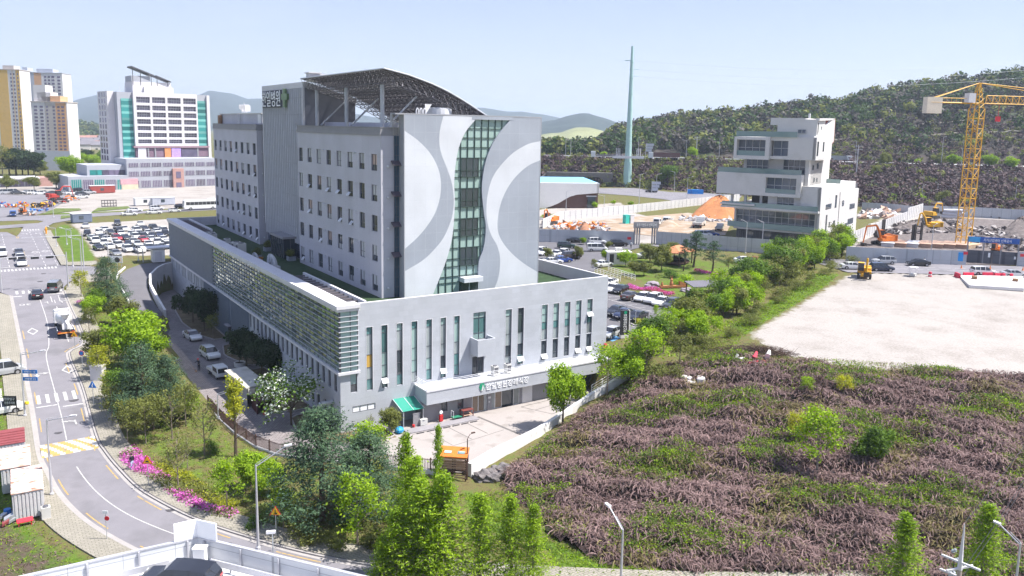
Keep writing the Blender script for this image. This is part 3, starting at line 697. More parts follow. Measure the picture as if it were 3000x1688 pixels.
solo('guard_rail',rail,galv,'long grey steel guard rail along the expressway edge under the wooded hill','guard rail')
def range_(name,pts,dep,back,m,base=4.,n=26,seed=1,rough=3.):
 rg=np.random.default_rng(seed);us=np.arange(pts[0][0],pts[-1][0]+1,14.);xs=[p[0]for p in pts];ys=[p[1]for p in pts];cols=[]
 for u in us:
  v=np.interp(u,xs,ys);vh=375+(u-1500)*.018;zt=atd(u,v,dep)[2];c=[]
  for t in np.linspace(0,1,n):
   p=CP+ray(u,vh)*(dep-back*(1-t));c.append((p[0],p[1],base+(zt-base)*(t**1.15)))
  p=CP+ray(u,vh)*(dep+back*.8);c.append((p[0],p[1],base));cols.append(c)
 A=np.array(cols);nz=rg.normal(size=A.shape[:2]);k=np.ones(3)/3
 for _ in range(2):nz=np.apply_along_axis(lambda z:np.convolve(z,k,'same'),0,nz)
 A[:,1:-1,2]+=nz[:,1:-1]*rough
 a,b=A.shape[:2];ix=np.arange(a*b).reshape(a,b);F=np.stack([ix[:-1,:-1].ravel(),ix[1:,:-1].ravel(),ix[1:,1:].ravel(),ix[:-1,1:].ravel()],1)
 return struct(name,npmesh(name,A.reshape(-1,3),F,m,smooth=True),None)
mt_m=mat('mountain_woods',(.022,.036,.030),.95,.3,.004)
mt_n=mat('low_hill_woods',(.06,.085,.035),.95,.45,.02)
field_m=mat('far_fields',(.20,.21,.10),.95,.4,.006)
range_('mountain_range',[(-700,330),(-300,352),(-100,345),(60,338),(190,308),(236,291),(280,281),(340,276),(430,300),(500,320),(560,290),(618,266),(668,275),(730,292),(770,288),(860,305),(960,325),(1100,345),(1250,340),(1330,322),(1405,316),(1470,325),(1560,334),(1640,345),(1760,362),(1900,360),(2150,352),(2400,365),(2700,380)],4200,1500,mt_m,4,26,2,6)
range_('mountain_range',[(1500,372),(1580,358),(1626,351),(1659,340),(1701,334),(1726,331),(1750,339),(1784,352),(1813,362),(1860,352),(1890,342),(1935,348),(1960,358),(2050,370),(2200,385)],2600,800,mt_m,4,22,3,4)
range_('low_hill',[(140,420),(185,395),(215,372),(240,366),(275,378),(310,392),(345,410),(380,425)],1500,300,mt_n,4,14,4,4)
range_('low_hill',[(1490,402),(1560,398),(1640,388),(1690,374),(1730,370),(1770,380),(1840,394),(1960,402)],1500,500,field_m,4,14,5,3)
range_('low_hill',[(1480,425),(1560,412),(1640,412),(1720,413),(1790,418),(1880,430)],760,170,mt_n,6,14,6,2)
items=[]
for k in range(420):
 u=rng.uniform(1500,1860);dep=rng.uniform(600,760);p=CP+ray(u,378)*dep;t=(dep-590)/170;s=rng.uniform(3,5)
 items.append((p[0],p[1],6+t*13,s,s*2,rng.choice([0,0,2])))
for k in range(420):
 u=rng.uniform(150,370);dep=rng.uniform(1210,1500);p=CP+ray(u,352)*dep;t=(dep-1200)/300
 v=np.interp(u,[140,185,215,240,275,310,345,380],[420,395,372,366,378,392,410,425]);zt=atd(u,v,1500)[2];s=rng.uniform(6,9)
 items.append((p[0],p[1],4+(zt-4)*t**1.15-2,s,s*1.8,rng.choice([0,0,2])))
forest('distant_wood',items,[FOREST,FORESTB,OLIVE],40,.9,8)
# trees and shrubs
def branches(mb,p,d,L,r,depth,rng,tips,spread=.6,up=.15,n=5,mi=0):
 d=np.array(d,float);d/=np.linalg.norm(d);q=np.array(p)+d*L
 mid=np.array(p)+d*L*.5+rng.normal(size=3)*L*.04
 mb.path([p,mid,q],r,n,mi,r*.6)
 tips.append(tuple(q))
 if depth==0:return
 for k in range(rng.integers(2,4)):
  e=d+rng.normal(size=3)*spread;e[2]+=up
  s=np.array(p)+d*L*rng.uniform(.45,1.0)
  branches(mb,s,e,L*rng.uniform(.55,.8),r*.55,depth-1,rng,tips,spread,up,4,mi)
def tree_meshes(kind,seed):
 rng=np.random.default_rng(seed);mb=MB();parts=[];lm=[GREEN];bark=BARK
 if kind=='pine':
  mb.path([(0,0,0),(.05,.03,4),(0,.1,8.6)],.2,7,0,.05);P=[];D=[]
  for z in np.arange(1.1,8.9,.34):
   rad=3.1*(1-((z-1)/8.3))**.75*(.75+.35*rng.uniform())+.25
   for k in range(int(6+rad*4)):
    a=rng.uniform(0,2*math.pi);rr=rad*rng.uniform(.5,1.05)
    c=np.array((rr*math.cos(a),rr*math.sin(a),z+.2*rr*.6+rng.normal()*.15));P.append(c);D.append((math.cos(a),math.sin(a),.5))
    if k<5:mb.tube((0,0,z-.2),tuple(c*.85+np.array((0,0,z*.15))),.035,.012,3)
  Q,E=clumped(np.array(P),np.array(D),44,.24,rng);V,F=leaves(Q,.115,.6,rng,.33,E);parts.append((V,F,0));lm=[PINE]
 elif kind in('broad','lime','dark','olive'):
  bl=[(0,0,4.2,1.9,1.9,2.2)]+[(rng.normal()*1.1,rng.normal()*1.1,rng.uniform(2.4,5.6),rng.uniform(.9,1.5),rng.uniform(.9,1.5),rng.uniform(.8,1.3))for _ in range(9)]
  mb.path([(0,0,0),(.05,0,1.6),(0,.05,3.2)],.16,7,0,.09);tips=[]
  for k in range(5):a=k*1.26+rng.uniform(0,.5);branches(mb,(0,0,1.9+.2*k),(math.cos(a),math.sin(a),1.2),1.7,.06,1,rng,tips)
  P,D=crown_points(bl,430,rng,.55);Q,E=clumped(P,D,15,.25,rng);V,F=leaves(Q,.165 if kind!='dark' else.2,.5,rng,.6,E);parts.append((V,F,0))
  lm=[dict(broad=GREEN,lime=LIME,dark=DARK,olive=OLIVE)[kind]]
 elif kind in('airy','airy_yellow','airy_bare','airy_olive'):
  tips=[];mb.path([(0,0,0),(.03,.02,1.4),(0,0,3.4),(.03,0,4.6)],.075,6,0,.02)
  for k in range(11):
   a=k*2.4+rng.uniform(0,.6);z=1.3+k*.29;branches(mb,(0,0,z),(math.cos(a),math.sin(a),.9),1.25*(1-.05*k),.028,2,rng,tips,.5,.25,3)
  T=np.array(tips);n={'airy':17,'airy_yellow':18,'airy_bare':5,'airy_olive':17}[kind]
  Q=np.repeat(T,n,0)+rng.normal(size=(len(T)*n,3))*.24;V,F=leaves(Q,.105,.6,rng,.6);parts.append((V,F,0))
  lm=[dict(airy=LIME,airy_yellow=YELLOW,airy_bare=OLIVE,airy_olive=OLIVE)[kind]];bark=BARKP
 elif kind=='column':
  mb.path([(0,0,0),(.04,0,4),(0,.03,9)],.1,6,0,.015);P=[]
  for z in np.arange(.9,9,.16):
   rad=1.75*(1-(z/9.3))**.8*(.55+.55*rng.uniform())+.08
   for k in range(5):
    a=rng.uniform(0,2*math.pi);mb.tube((0,0,z-.1),(rad*math.cos(a),rad*math.sin(a),z+.25*rad),.014,.005,3)
    for s in np.linspace(.2,1,9):P.append((s*rad*math.cos(a),s*rad*math.sin(a),z-.1+s*.3*rad))
  P=np.array(P);Q=np.repeat(P,3,0)+rng.normal(size=(len(P)*3,3))*.11;V,F=leaves(Q,.085,.4,rng,.4);parts.append((V,F,0));lm=[LIME];bark=BARKP
 elif kind=='ginkgo':
  tips=[];mb.path([(0,0,0),(.02,.03,2),(0,0,4.5),(.02,0,7.2)],.16,7,0,.03);P=[]
  for k in range(26):
   a=k*2.4;z=1.6+k*.2;L=1.9*(1-.025*k)*rng.uniform(.6,1.1);e=np.array((math.cos(a),math.sin(a),.75));e/=np.linalg.norm(e)
   mb.tube((0,0,z),tuple(np.array((0,0,z))+e*L),.04,.01,4)
   if not(z<3.4 and rng.uniform()<.55):
    for s in np.linspace(.2,1,9):P.append(np.array((0,0,z))+e*L*s)
  P=np.array(P);Q=np.repeat(P,13,0)+rng.normal(size=(len(P)*13,3))*.15;V,F=leaves(Q,.10,.5,rng,.7);parts.append((V,F,0));lm=[YELLOW]
 elif kind=='layered':
  mb.path([(0,0,0),(.25,.1,2.6),(.1,.3,5),(.3,.2,7.4)],.2,7,0,.06);P=[]
  for k in range(17):
   z=3.1+k*.29;a=k*2.4;rr=rng.uniform(.5,2.3)*(1-.035*k);c=(rr*math.cos(a)+.2,rr*math.sin(a)+.2,z+.2)
   mb.tube((.15,.2,z-.3),c,.05,.02,4);q=crown_points([(c[0],c[1],c[2],1.05*(1-.02*k),1.05*(1-.02*k),.34)],26,rng,.2)[0];P.append(q)
  P=np.vstack(P);Q=np.repeat(P,9,0)+rng.normal(size=(len(P)*9,3))*.13;V,F=leaves(Q,.13,.8,rng,.35);parts.append((V,F,0));lm=[PINE]
 elif kind in('shrub','shrub_lime','shrub_yellow','shrub_olive'):
  bl=[(0,0,.7,.8,.8,.7)]+[(rng.normal()*.55,rng.normal()*.55,rng.uniform(.35,1.1),.5,.5,.45)for _ in range(6)]
  for k in range(6):a=k*1.05;mb.tube((0,0,0),(.6*math.cos(a),.6*math.sin(a),1.),.03,.01,4)
  P,D=crown_points(bl,140,rng,.6);Q,E=clumped(P,D,9,.13,rng);V,F=leaves(Q,.085,.5,rng,.6,E);parts.append((V,F,0))
  lm=[dict(shrub=GREEN,shrub_lime=LIME,shrub_yellow=YELLOW,shrub_olive=OLIVE)[kind]]
 elif kind=='thicket':
  bl=[(rng.normal()*1.0,rng.normal()*1.0,rng.uniform(.8,2.3),rng.uniform(.6,1.1),rng.uniform(.6,1.1),rng.uniform(.5,.9))for _ in range(9)];tips=[]
  for k in range(7):a=k*.9;branches(mb,(0,0,0),(math.cos(a)*.5,math.sin(a)*.5,1.2),1.5,.03,1,rng,tips,.5,.2,3)
  P,D=crown_points(bl,210,rng,.45);Q,E=clumped(P,D,9,.22,rng);V,F=leaves(Q,.12,.5,rng,.5,E);parts.append((V,F,0));lm=[OLIVE]
 elif kind=='blossom':
  tips=[];mb.path([(0,0,0),(.02,.03,1.2)],.06,5)
  for k in range(8):a=k*.8;branches(mb,(0,0,.9+.05*k),(math.cos(a)*.7,math.sin(a)*.7,1.),1.5,.03,2,rng,tips,.5,.2,3)
  T=np.array(tips);Q=np.repeat(T,16,0)+rng.normal(size=(len(T)*16,3))*.28;V,F=leaves(Q,.10,.5,rng,.7);parts.append((V,F,0))
  Q=np.repeat(T,12,0)+rng.normal(size=(len(T)*12,3))*.24;V,F=leaves(Q,.075,.3,rng,.8);parts.append((V,F,1));lm=[GREEN,BLOSSOM]
 elif kind=='bare':
  tips=[];mb.path([(0,0,0),(.02,0,3),(0,.02,6)],.07,6,0,.015)
  for k in range(22):a=k*2.4;z=.8+k*.23;branches(mb,(0,0,z),(math.cos(a),math.sin(a),.5),.9*(1-.03*k),.018,1,rng,tips,.4,.1,3)
  T=np.array(tips);Q=np.repeat(T,2,0)+rng.normal(size=(len(T)*2,3))*.1;V,F=leaves(Q,.04,.3,rng,.3);parts.append((V,F,0));lm=[TWIG];bark=BARKP
 V,F,M=cat_vf(parts)
 return mb.mesh('trunk',bark),npmesh('crown',V,F,lm,M)
PROTO={}
def plant(kind,name,label,x,y,h,z=None,group=None,cat='tree',wide=1.,seed=None,n_var=3):
 base_h=dict(pine=9.,broad=6.6,lime=6.6,dark=6.6,olive=6.6,airy=5.3,airy_yellow=5.3,airy_bare=5.3,airy_olive=5.3,column=9.2,ginkgo=7.6,layered=8.3,shrub=1.5,shrub_lime=1.5,shrub_yellow=1.5,shrub_olive=1.5,thicket=3.,blossom=3.9,bare=6.)[kind]
 v=(seed if seed is not None else int(abs(x*13.7+y*7.3)))%n_var
 if(kind,v)not in PROTO:PROTO[(kind,v)]=tree_meshes(kind,100+17*v+len(kind))
 tm,cm=PROTO[(kind,v)];s=h/base_h
 r=thing(name,label,cat,(x,y,hz(x,y)if z is None else z),(x*3.1+y*1.7)%6.28,group);r.scale=(s*wide,s*wide,s)
 link('trunk' if cat=='tree' else 'stems',tm,r);link('crown' if cat=='tree' else 'foliage',cm,r)
 return r
# the hospital
def wall_holes(mb,o,u,n,W,z0,z1,holes,dep,mi=0,mr=0):
 o=np.array(o,float);u=np.array(u,float);n=np.array(n,float);k=np.array((0,0,1.))
 us=sorted({0,W,*[h[0]for h in holes],*[h[1]for h in holes]});zs=sorted({z0,z1,*[h[2]for h in holes],*[h[3]for h in holes]})
 flip=np.dot(np.cross(u,k),n)<0
 def q(a,b,c,d,m):mb.poly([a,b,c,d]if not flip else[d,c,b,a],m)
 for j in range(len(zs)-1):
  run=None
  for i in range(len(us)-1):
   cu,cz=(us[i]+us[i+1])/2,(zs[j]+zs[j+1])/2
   hole=any(h[0]<cu<h[1]and h[2]<cz<h[3]for h in holes)
   if not hole and run is None:run=us[i]
   if run is not None and(hole or i==len(us)-2):
    e=us[i]if hole else us[i+1]
    q(o+u*run+k*zs[j],o+u*e+k*zs[j],o+u*e+k*zs[j+1],o+u*run+k*zs[j+1],mi);run=None
 for(a,b,za,zb)in holes:
  A,Bp,C,D=o+u*a+k*za,o+u*b+k*za,o+u*b+k*zb,o+u*a+k*zb;i=-n*dep
  q(A,A+i,Bp+i,Bp,mr)if False else q(Bp,A,A+i,Bp+i,mr);q(C,Bp,Bp+i,C+i,mr);q(D,C,C+i,D+i,mr);q(A,D,D+i,A+i,mr)
 return mb
HW,HL,HH,DK=38.4,94.2,14.6,12.9
hos=thing('hospital','large grey hospital with a wavy green glass front, lettered stair tower and arched steel roof','hospital',(0,0,0))
stone=tiles('podium_stone',(.425,.44,.475),(.365,.38,.415),1.2,.6,'xy',.5,.008,.045,.7)
panel=tiles('facade_panel',(.455,.45,.50),(.355,.35,.39),1.96,3.81,'xy',0,.012,.02,.6)
panel_d=mat('cornice_grey',(.25,.245,.26),.6,.06)
cap=mat('pale_coping',(.60,.59,.61),.6,.06)
alu=mat('aluminium',(.62,.63,.65),.4,.05,metal=.3)
frame_m=mat('dark_window_frame',(.10,.10,.115),.5,.05)
gl_dark=glass('window_glass',(.035,.045,.055),.05,spec=.9)
gl_pale=glass('window_blind_reflection',(.33,.335,.35),.3,spec=.5,scale=2)  # pale pane colour stands for light blinds and for painted reflections
gl_curt=glass('window_curtain',(.22,.16,.14),.3,spec=.5,var=.5,scale=1.5);gl_mint=glass('mint_glass',(.25,.35,.33),.12,spec=.6,var=.12)
gl_teal=glass('teal_glass',(.075,.16,.16),.08,spec=.7)
gl_grey=glass('grey_glass',(.22,.245,.25),.15,spec=.6)
gl_amber=glass('amber_screen',(.35,.22,.05),.4,spec=.3)
turf=mat('roof_turf',(.028,.055,.022),.95,.3,1.2,bump=.3)
PV=dict(x0=0.,y0=0.)
slots=[]
for c in(3.53,5.37,7.28,9.18,11.1,13.0,14.87):slots.append((c-.37,c+.37,4.4,11.8))
for c in(22.33,24.18):slots.append((c-.45,c+.45,4.4,11.8))
lows=[]
for c in(27.9,29.74,31.6,33.46,35.35):slots.append((c-.45,c+.45,7.1,11.8));lows.append((c-.43,c+.43,4.45,7.02))
mid=(17.17,18.95,8.45,11.9);door=(17.06,18.75,4.05,6.35);cw=(1.2,2.0,4.45,6.75);hw_=(1.4,4.2,2.06,2.8)
front=wall_holes(MB(),(0,0,0),(1,0,0),(0,-1,0),HW,-.6,HH,slots+lows+[mid,door,cw,hw_],.22)
front.build('front_wall',stone,hos)
gpan=.0
lw=[(y-.42,y+.42,4.4,6.5)for y in np.arange(1.5,36,1.9)]
for g0 in np.arange(64.2,92,5.4):
 for k in range(3):lw.append((g0+1.45*k-.33,g0+1.45*k+.33,4.4,6.45))
gw=[(y-.5,y+.5,.8,2.5)for y in(3.0,4.9,7.2,9.1)]
left=wall_holes(MB(),(0,0,0),(0,1,0),(-1,0,0),HL,-.6,7.0,lw+gw,.25)
left.build('side_wall',stone,hos)
bk=MB();bk.poly([(HW,0,-.6),(HW,HL,-.6),(HW,HL,HH),(HW,0,HH)]);bk.poly([(HW,HL,-.6),(0,HL,-.6),(0,HL,HH),(HW,HL,HH)]);bk.build('rear_wall',stone,hos)
pr=MB()
pr.box(.02,HW-.02,.012,.32,HH,HH+.07);pr.box(HW-.32,HW-.012,.33,HL-.33,HH,HH+.07);pr.box(.02,HW-.02,HL-.32,HL-.012,HH,HH+.07)
pr.build('coping',cap,hos)
pi=MB();pi.box(2.3,HW-.02,.3,.31,DK,HH);pi.box(HW-.31,HW-.3,.31,HL-.31,DK,HH);pi.box(1.2,HW-.02,HL-.31,HL-.3,DK,HH);pi.box(1.15,1.2,.3,HL-.3,DK,HH-.2);pi.build('parapet_lining',panel,hos)
dk=MB();dk.poly([(1.2,.3,DK),(HW-.3,.3,DK),(HW-.3,HL-.3,DK),(1.2,HL-.3,DK)]);dk.build('roof_deck',turf,hos)
YS=57.3
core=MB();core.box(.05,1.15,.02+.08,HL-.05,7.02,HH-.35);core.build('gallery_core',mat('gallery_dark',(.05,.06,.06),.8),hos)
ledge=MB()
for z0,z1,o in((6.72,7.02,.32),(13.95,14.28,.36),(14.28,14.66,.5)):
 ledge.box(-o,2.28,-o,1.6 if o<.5 else 1.3,z0,z1);ledge.box(-o,1.4,1.6 if o<.5 else 1.3,HL+.15,z0,z1)
ledge.build('gallery_cornice',cap,hos)
pane_m=bpy.data.materials.new('gallery_glass');pane_m.use_nodes=True
def gallery_glass():
 m,t,N,L,B=nodes_of('gallery_glass_pane');ge=N.new('ShaderNodeNewGeometry');cr=N.new('ShaderNodeValToRGB');e=cr.color_ramp.elements
 e[0].color=(.12,.17,.13,1);e[1].color=(.30,.38,.31,1);e[1].position=.9;L.new(ge.outputs['Random Per Island'],cr.inputs['Fac']);L.new(cr.outputs['Color'],B.inputs['Base Color'])
 B.inputs['Roughness'].default_value=.04;B.inputs['Specular IOR Level'].default_value=1.;B.inputs['Metallic'].default_value=.45;return m
bpy.data.materials.remove(pane_m);GG=gallery_glass()
rg=np.random.default_rng(5)
pn=MB();zs=np.linspace(7.02,13.95,13)
for j in range(12):
 for y in np.arange(.15,YS-.2,1.36):
  y1=min(y+1.28,YS);e=rg.normal(size=2)*.012
  pn.poly([(-.02+e[0],y1,zs[j]+.05),(-.02+e[0],y,zs[j]+.05),(-.02-e[0]+e[1],y,zs[j+1]-.03),(-.02-e[0]+e[1],y1,zs[j+1]-.03)])
 for x in(.1,1.3):pn.poly([(x,-.02,zs[j]+.05),(x+(1.1 if x<1 else.75),-.02,zs[j]+.05),(x+(1.1 if x<1 else.75),-.02,zs[j+1]-.03),(x,-.02,zs[j+1]-.03)],1)
pn.build('gallery_pane',[GG,gl_mint],hos)
ml=MB()
for y in np.arange(.1,YS,1.36):ml.box(-.06,-.0,y-.035,y+.035,7.02,13.95)
for x in(.06,1.24,2.1):ml.box(x-.035,x+.035,-.06,0.,7.02,13.95)
ml.box(-.08,.05,-.08,.05,7.02,13.95)
ml.build('gallery_mullion',frame_m,hos)
lv=MB()
for z in zs[1:-1]:lv.box(-.19,-.05,-.3,YS,z-.03,z+.02);lv.box(-.05,2.2,-.3,-.05,z-.035,z+.03)
lv.build('louvre',mat('louvre_grey',(.42,.43,.45),.5,.05),hos)
rb_m=mat('ribbed_cladding',(.235,.26,.31),.5,.06,1,metal=.2)
rb=MB();rb.box(-.12,.05,YS+.15,HL,7.02,13.95)
for y in np.arange(YS+.3,HL,.34):rb.box(-.2,-.12,y,y+.16,7.02,13.95)
rb.build('ribbed_cladding',rb_m,hos)
fn=MB();fn.box(-.06,0.0,36.4,63.2,.1,6.72)
for y in np.arange(36.4,63.2,.72):
 if not 45.2<y<47:fn.box(-.42,-.06,y,y+.12,.1,6.72)
fn.build('sun_fins',mat('fin_blue_grey',(.24,.275,.33),.5,.05,1,metal=.2),hos)
sd=MB();sd.box(-1.1,-.42,45.0,47.2,2.45,2.62);sd.box(-.5,-.43,45.3,46.9,.05,2.4,1);sd.build('side_door',[panel_d,gl_dark],hos)
def win_unit(name,w,h,axis,par,loc,mats,bars=(),hbars=(),sash=None,fw=.06):
 key=(name,round(w,2),round(h,2),axis,bars,hbars)
 if key not in WMESH:
  f=MB();d=.05
  f.box(-w/2,-w/2+fw,-d,d,0,h);f.box(w/2-fw,w/2,-d,d,0,h);f.box(-w/2+fw,w/2-fw,-d,d,0,fw);f.box(-w/2+fw,w/2-fw,-d,d,h-fw,h)
  for b in bars:f.box(b*w-w/2-fw*.4,b*w-w/2+fw*.4,-d*.8,d*.8,fw,h-fw)
  for b in hbars:f.box(-w/2+fw,w/2-fw,-d*.7,d*.7,b*h-fw*.4,b*h+fw*.4)
  g=[];zz=[fw,*[b*h for b in hbars],h-fw];
  p=MB()
  for i in range(len(zz)-1):p.poly([(-w/2+fw,.01,zz[i]),(w/2-fw,.01,zz[i]),(w/2-fw,.01,zz[i+1]),(-w/2+fw,.01,zz[i+1])],i)
  WMESH[key]=(f.mesh(name,frame_m if fw<.1 else alu),p)
 fm,p=WMESH[key];ob=link(name,fm,par);ob.location=loc;ob.rotation_euler=(0,0,0 if axis=='y' else-math.pi/2)
 pk=(key,tuple(m.name for m in mats))
 if pk not in WMESH:WMESH[pk]=p.mesh('pane',list(mats))
 link('pane',WMESH[pk],ob)
 if sash:
  k=('sash',round(w*sash[1],2))
  if k not in WMESH:
   s=MB();sw=w*sash[1];sh=.62;s.box(-sw/2,sw/2,-.03,.03,-sh,0,0);s.box(-sw/2+.07,sw/2-.07,-.04,-.031,-sh+.07,-.07,1);WMESH[k]=s.mesh('opened_sash',[alu,gl_pale])
  so_=link('opened_sash',WMESH[k],ob);so_.location=(sash[0]*w,-.12,sash[2]);so_.rotation_euler=(R(-38),0,0)
 return ob
WMESH={}
rw=random.Random(4)
for(a,b,c,d)in lw:win_unit('narrow_window',b-a,d-c,'x',hos,(.2,(a+b)/2,c),[gl_dark,gl_dark],(),(.3,))
for(a,b,c,d)in gw:win_unit('ground_window',b-a,d-c,'x',hos,(.2,(a+b)/2,c),[gl_dark],())
pal=[gl_mint,gl_mint,gl_grey,gl_teal,gl_dark,gl_grey,gl_mint]
for i,(a,b,c,d)in enumerate(slots):
 tall=d-c>6;ms=[rw.choice(pal)for _ in range(5 if tall else 4)]
 if tall:ms[-1]=rw.choice([gl_mint,gl_teal]);ms[0]=rw.choice([gl_teal,gl_grey]);hb=(.17,.36,.56,.88)
 else:ms[-1]=gl_mint;ms[-2]=gl_mint;ms[1]=gl_teal;ms[0]=gl_grey;hb=(.3,.5,.72)
 if i==0:ms[2]=gl_amber
 if i==8:ms[-1]=gl_dark;ms[-2]=gl_dark
 op={1:(0,.98,1.1),5:(0,.98,1.1),8:(0,.98,1.0),13:(0,1,2.9)}.get(i)
 win_unit('slot_window',b-a,d-c,'y',hos,((a+b)/2,.17,c),ms,(),hb,op,.05)
for i,(a,b,c,d)in enumerate(lows):win_unit('dark_slot_window',b-a,d-c,'y',hos,((a+b)/2,.17,c),[gl_dark,gl_dark],(),(.3,),(0,1,.75)if i in(0,3,4)else None,.05)
tr=MB()
for(a,b,c,d)in slots:tr.box(b+.002,b+.07,-.035,.0,c-.03,d+.06);tr.box(a-.05,a-.002,-.025,.0,c-.03,d+.06);tr.box(a-.002,b+.002,-.03,0,d+.002,d+.05)
tr.build('slot_trim',cap,hos)
win_unit('landing_window',1.78,3.45,'y',hos,(18.06,.17,8.45),[gl_mint,gl_teal,gl_mint],(.5,),(.24,.8))
win_unit('corner_window',.8,2.3,'y',hos,(1.6,.17,4.45),[gl_dark,gl_mint],(),(.4,))
win_unit('strip_window',2.8,.74,'y',hos,(2.8,.05,2.06),[mat('frosted_white',(.82,.82,.83),.4,.02)],(.333,.667),())
dr=MB();dr.box(17.06,18.75,.15,.2,4.05,6.35,0)
for x in(17.1,17.88,18.66):dr.box(x-.05,x+.05,.08,.15,4.05,6.35,1)
dr.build('terrace_door',[gl_dark,frame_m],hos)
bal=MB();b0,b1=16.75,19.3
bal.box(b0,b1,-1.85,-1.7,6.85,8.9);bal.box(b0,b0+.15,-1.7,0,6.85,8.9);bal.box(b1-.15,b1,-1.7,0,6.85,8.9);bal.box(b0+.15,b1-.15,-1.7,0,6.85,7.1)
bal.tube((16.7,-.15,6.2),(16.7,-.15,8.3),.06,n=6);bal.build('balcony',stone,hos)
ter=MB();x0,x1=9.2,41.5
ter.box(x0,x1,-3.1,-.0,2.5,4.02);ter.box(x0-.04,x1,-3.16,-2.9,4.02,4.2,1);ter.box(x0-.04,x0+.2,-2.9,0,4.02,4.2,1);ter.build('terrace_slab',[stone,cap],hos)
rl=MB()
for z in(4.42,4.62,4.82,5.02,5.2):rl.tube((x0+.05,-3.03,z),(x1,-3.03,z),.025,n=5);rl.tube((x0+.05,-3.03,z),(x0+.05,-.05,z),.025,n=5)
for x in np.arange(x0+.05,x1,1.5):rl.tube((x,-3.03,4.2),(x,-3.03,5.22),.03,n=5)
for y in(-2,-1):rl.tube((x0+.05,y,4.2),(x0+.05,y,5.22),.03,n=5)
rl.build('terrace_railing',mat('white_metal',(.78,.78,.79),.5,.04),hos)
low=wall_holes(MB(),(9.3,-2.05,0),(1,0,0),(0,-1,0),32,-.3,2.5,[(6.6,8.7,.0,2.3),(9.35,13.5,.0,2.3),(2.4,3.2,.95,2.2),(4.6,5.4,.9,2.3),(21.5,26.6,.0,2.35)],.25)
low.poly([(9.3,0,-.3),(9.3,-2.05,-.3),(9.3,-2.05,2.5),(9.3,0,2.5)]);low.build('entrance_wall',panel_d,hos)
ed=MB();ed.poly([(9.4,-1.82,0),(41,-1.82,0),(41,-1.82,2.5),(9.4,-1.82,2.5)],1);ed.build('entrance_back',[panel_d,gl_dark],hos)
def door_leaf(xa,xb,m,name='door_leaf'):
 d_=MB();d_.box(xa,xb,-2.0,-1.96,.02,2.28,0)
 for x in(xa,xb):d_.box(x-.03,x+.03,-2.03,-1.95,0,2.3,1)
 d_.box(xa+.03,xb-.03,-2.03,-1.95,2.22,2.3,1);d_.box(xa+.03,xb-.03,-2.02,-1.95,.0,.09,1);d_.build(name,[m,alu],hos)
brown_gl=glass('brown_glass',(.12,.085,.06),.06,spec=.8)
for xa,xb in((15.95,16.75),(16.8,17.6)):door_leaf(xa,xb,brown_gl)
door_leaf(17.62,17.97,gl_grey);door_leaf(18.7,19.15,gl_grey);door_leaf(19.2,20.15,brown_gl);door_leaf(21.9,22.75,gl_grey)
hall=MB();hall.box(20.2,21.85,-1.81,.8,.0,.02,0);hall.build('hall_floor',mat('hall_floor',(.16,.14,.13),.3),hos)
wd=MB();wd.box(23.2,24.7,-2.12,-2.055,.02,2.15);wd.build('white_door',mat('door_white',(.62,.61,.62),.5,.03),hos)
col=MB();col.box(18.0,18.62,-2.2,-2.056,0,2.5);col.box(18.1,18.45,-2.22,-2.201,1.5,1.75,1);col.box(18.15,18.35,-2.22,-2.201,1.0,1.15,1);col.build('entrance_pier',[panel_d,alu],hos)
sgn=text_fit('wall_lettering','한일병원장례식장',alu,(17.15,-3.105,3.0),(1,0,0),(0,0,1),6.25,.78,.07,hos,.0)
sgn.data.materials.clear();sgn.data.materials.append(mat('sign_white',(.85,.85,.86),.5,.02))
lg=MB();leaf=[(16.62+.42*math.sin(t)*abs(math.sin(t/2))**.4,-3.17,3.5-.5*math.cos(t))for t in np.linspace(0,2*math.pi,20,endpoint=False)]
lg.slab(leaf,(0,.06,0));lg.build('leaf_emblem',mat('emblem_green',(.02,.28,.15),.4,.05),hos)
lw2=MB();lw2 .slab([(16.5,-3.19,3.0),(16.7,-3.19,3.02),(16.85,-3.19,3.4),(16.72,-3.19,3.85)],(0,.02,0));lw2 .build('emblem_flash',cap,hos)
BX=9.02;TOP=34.14;rowsz=[28.74,24.93,21.12,17.31,13.5]
def block(y0,y1,ycs,name):
 h=[(yc-.89-y0,yc+.89-y0,z,z+2.06)for z in rowsz for yc in ycs]
 m=wall_holes(MB(),(BX,y0,0),(0,1,0),(-1,0,0),y1-y0,DK,33.1,h,.28)
 m.poly([(BX,y0,DK),(30,y0,DK),(30,y0,33.1),(BX,y0,33.1)]);m.poly([(30,y1,DK),(BX,y1,DK),(BX,y1,33.1),(30,y1,33.1)]);m.poly([(30,y0,DK),(30,y1,DK),(30,y1,33.1),(30,y0,33.1)])
 m.build(name,panel,hos)
 c=MB();c.box(BX-.12,30.1,y0-.05,y1+.05,33.1,33.55);c.box(BX-.04,30.02,y0-.02,y1+.02,33.55,TOP-.06);c.box(BX-.14,30.1,y0-.08,y1+.08,TOP-.06,TOP);c.build('roof_cornice',panel_d,hos)
 vt=MB()
 for z in rowsz:
  for k in(1,4):
   for dy in(-.22,.22):
    yy=(ycs[k]+ycs[k+1])/2+dy;vt.ball((BX-.09,yy,z+2.0),.085,n=6,m=4)
 vt.build('vent_cowl',alu,hos)
 for r,z in enumerate(rowsz):
  for k,yc in enumerate(ycs):
   t=rw.random();a=gl_pale if t<.34 else gl_curt if t<.5 else gl_dark;b_=gl_pale if rw.random()<.2 else gl_dark
   sash=None
   if rw.random()<(.32 if r else.08):sash=(rw.choice([-.24,.24]),.46,.55)
   win_unit('ward_window',1.78,2.06,'x',hos,(BX+.2,yc,z),[b_,a],(.5,),(.36,),sash)
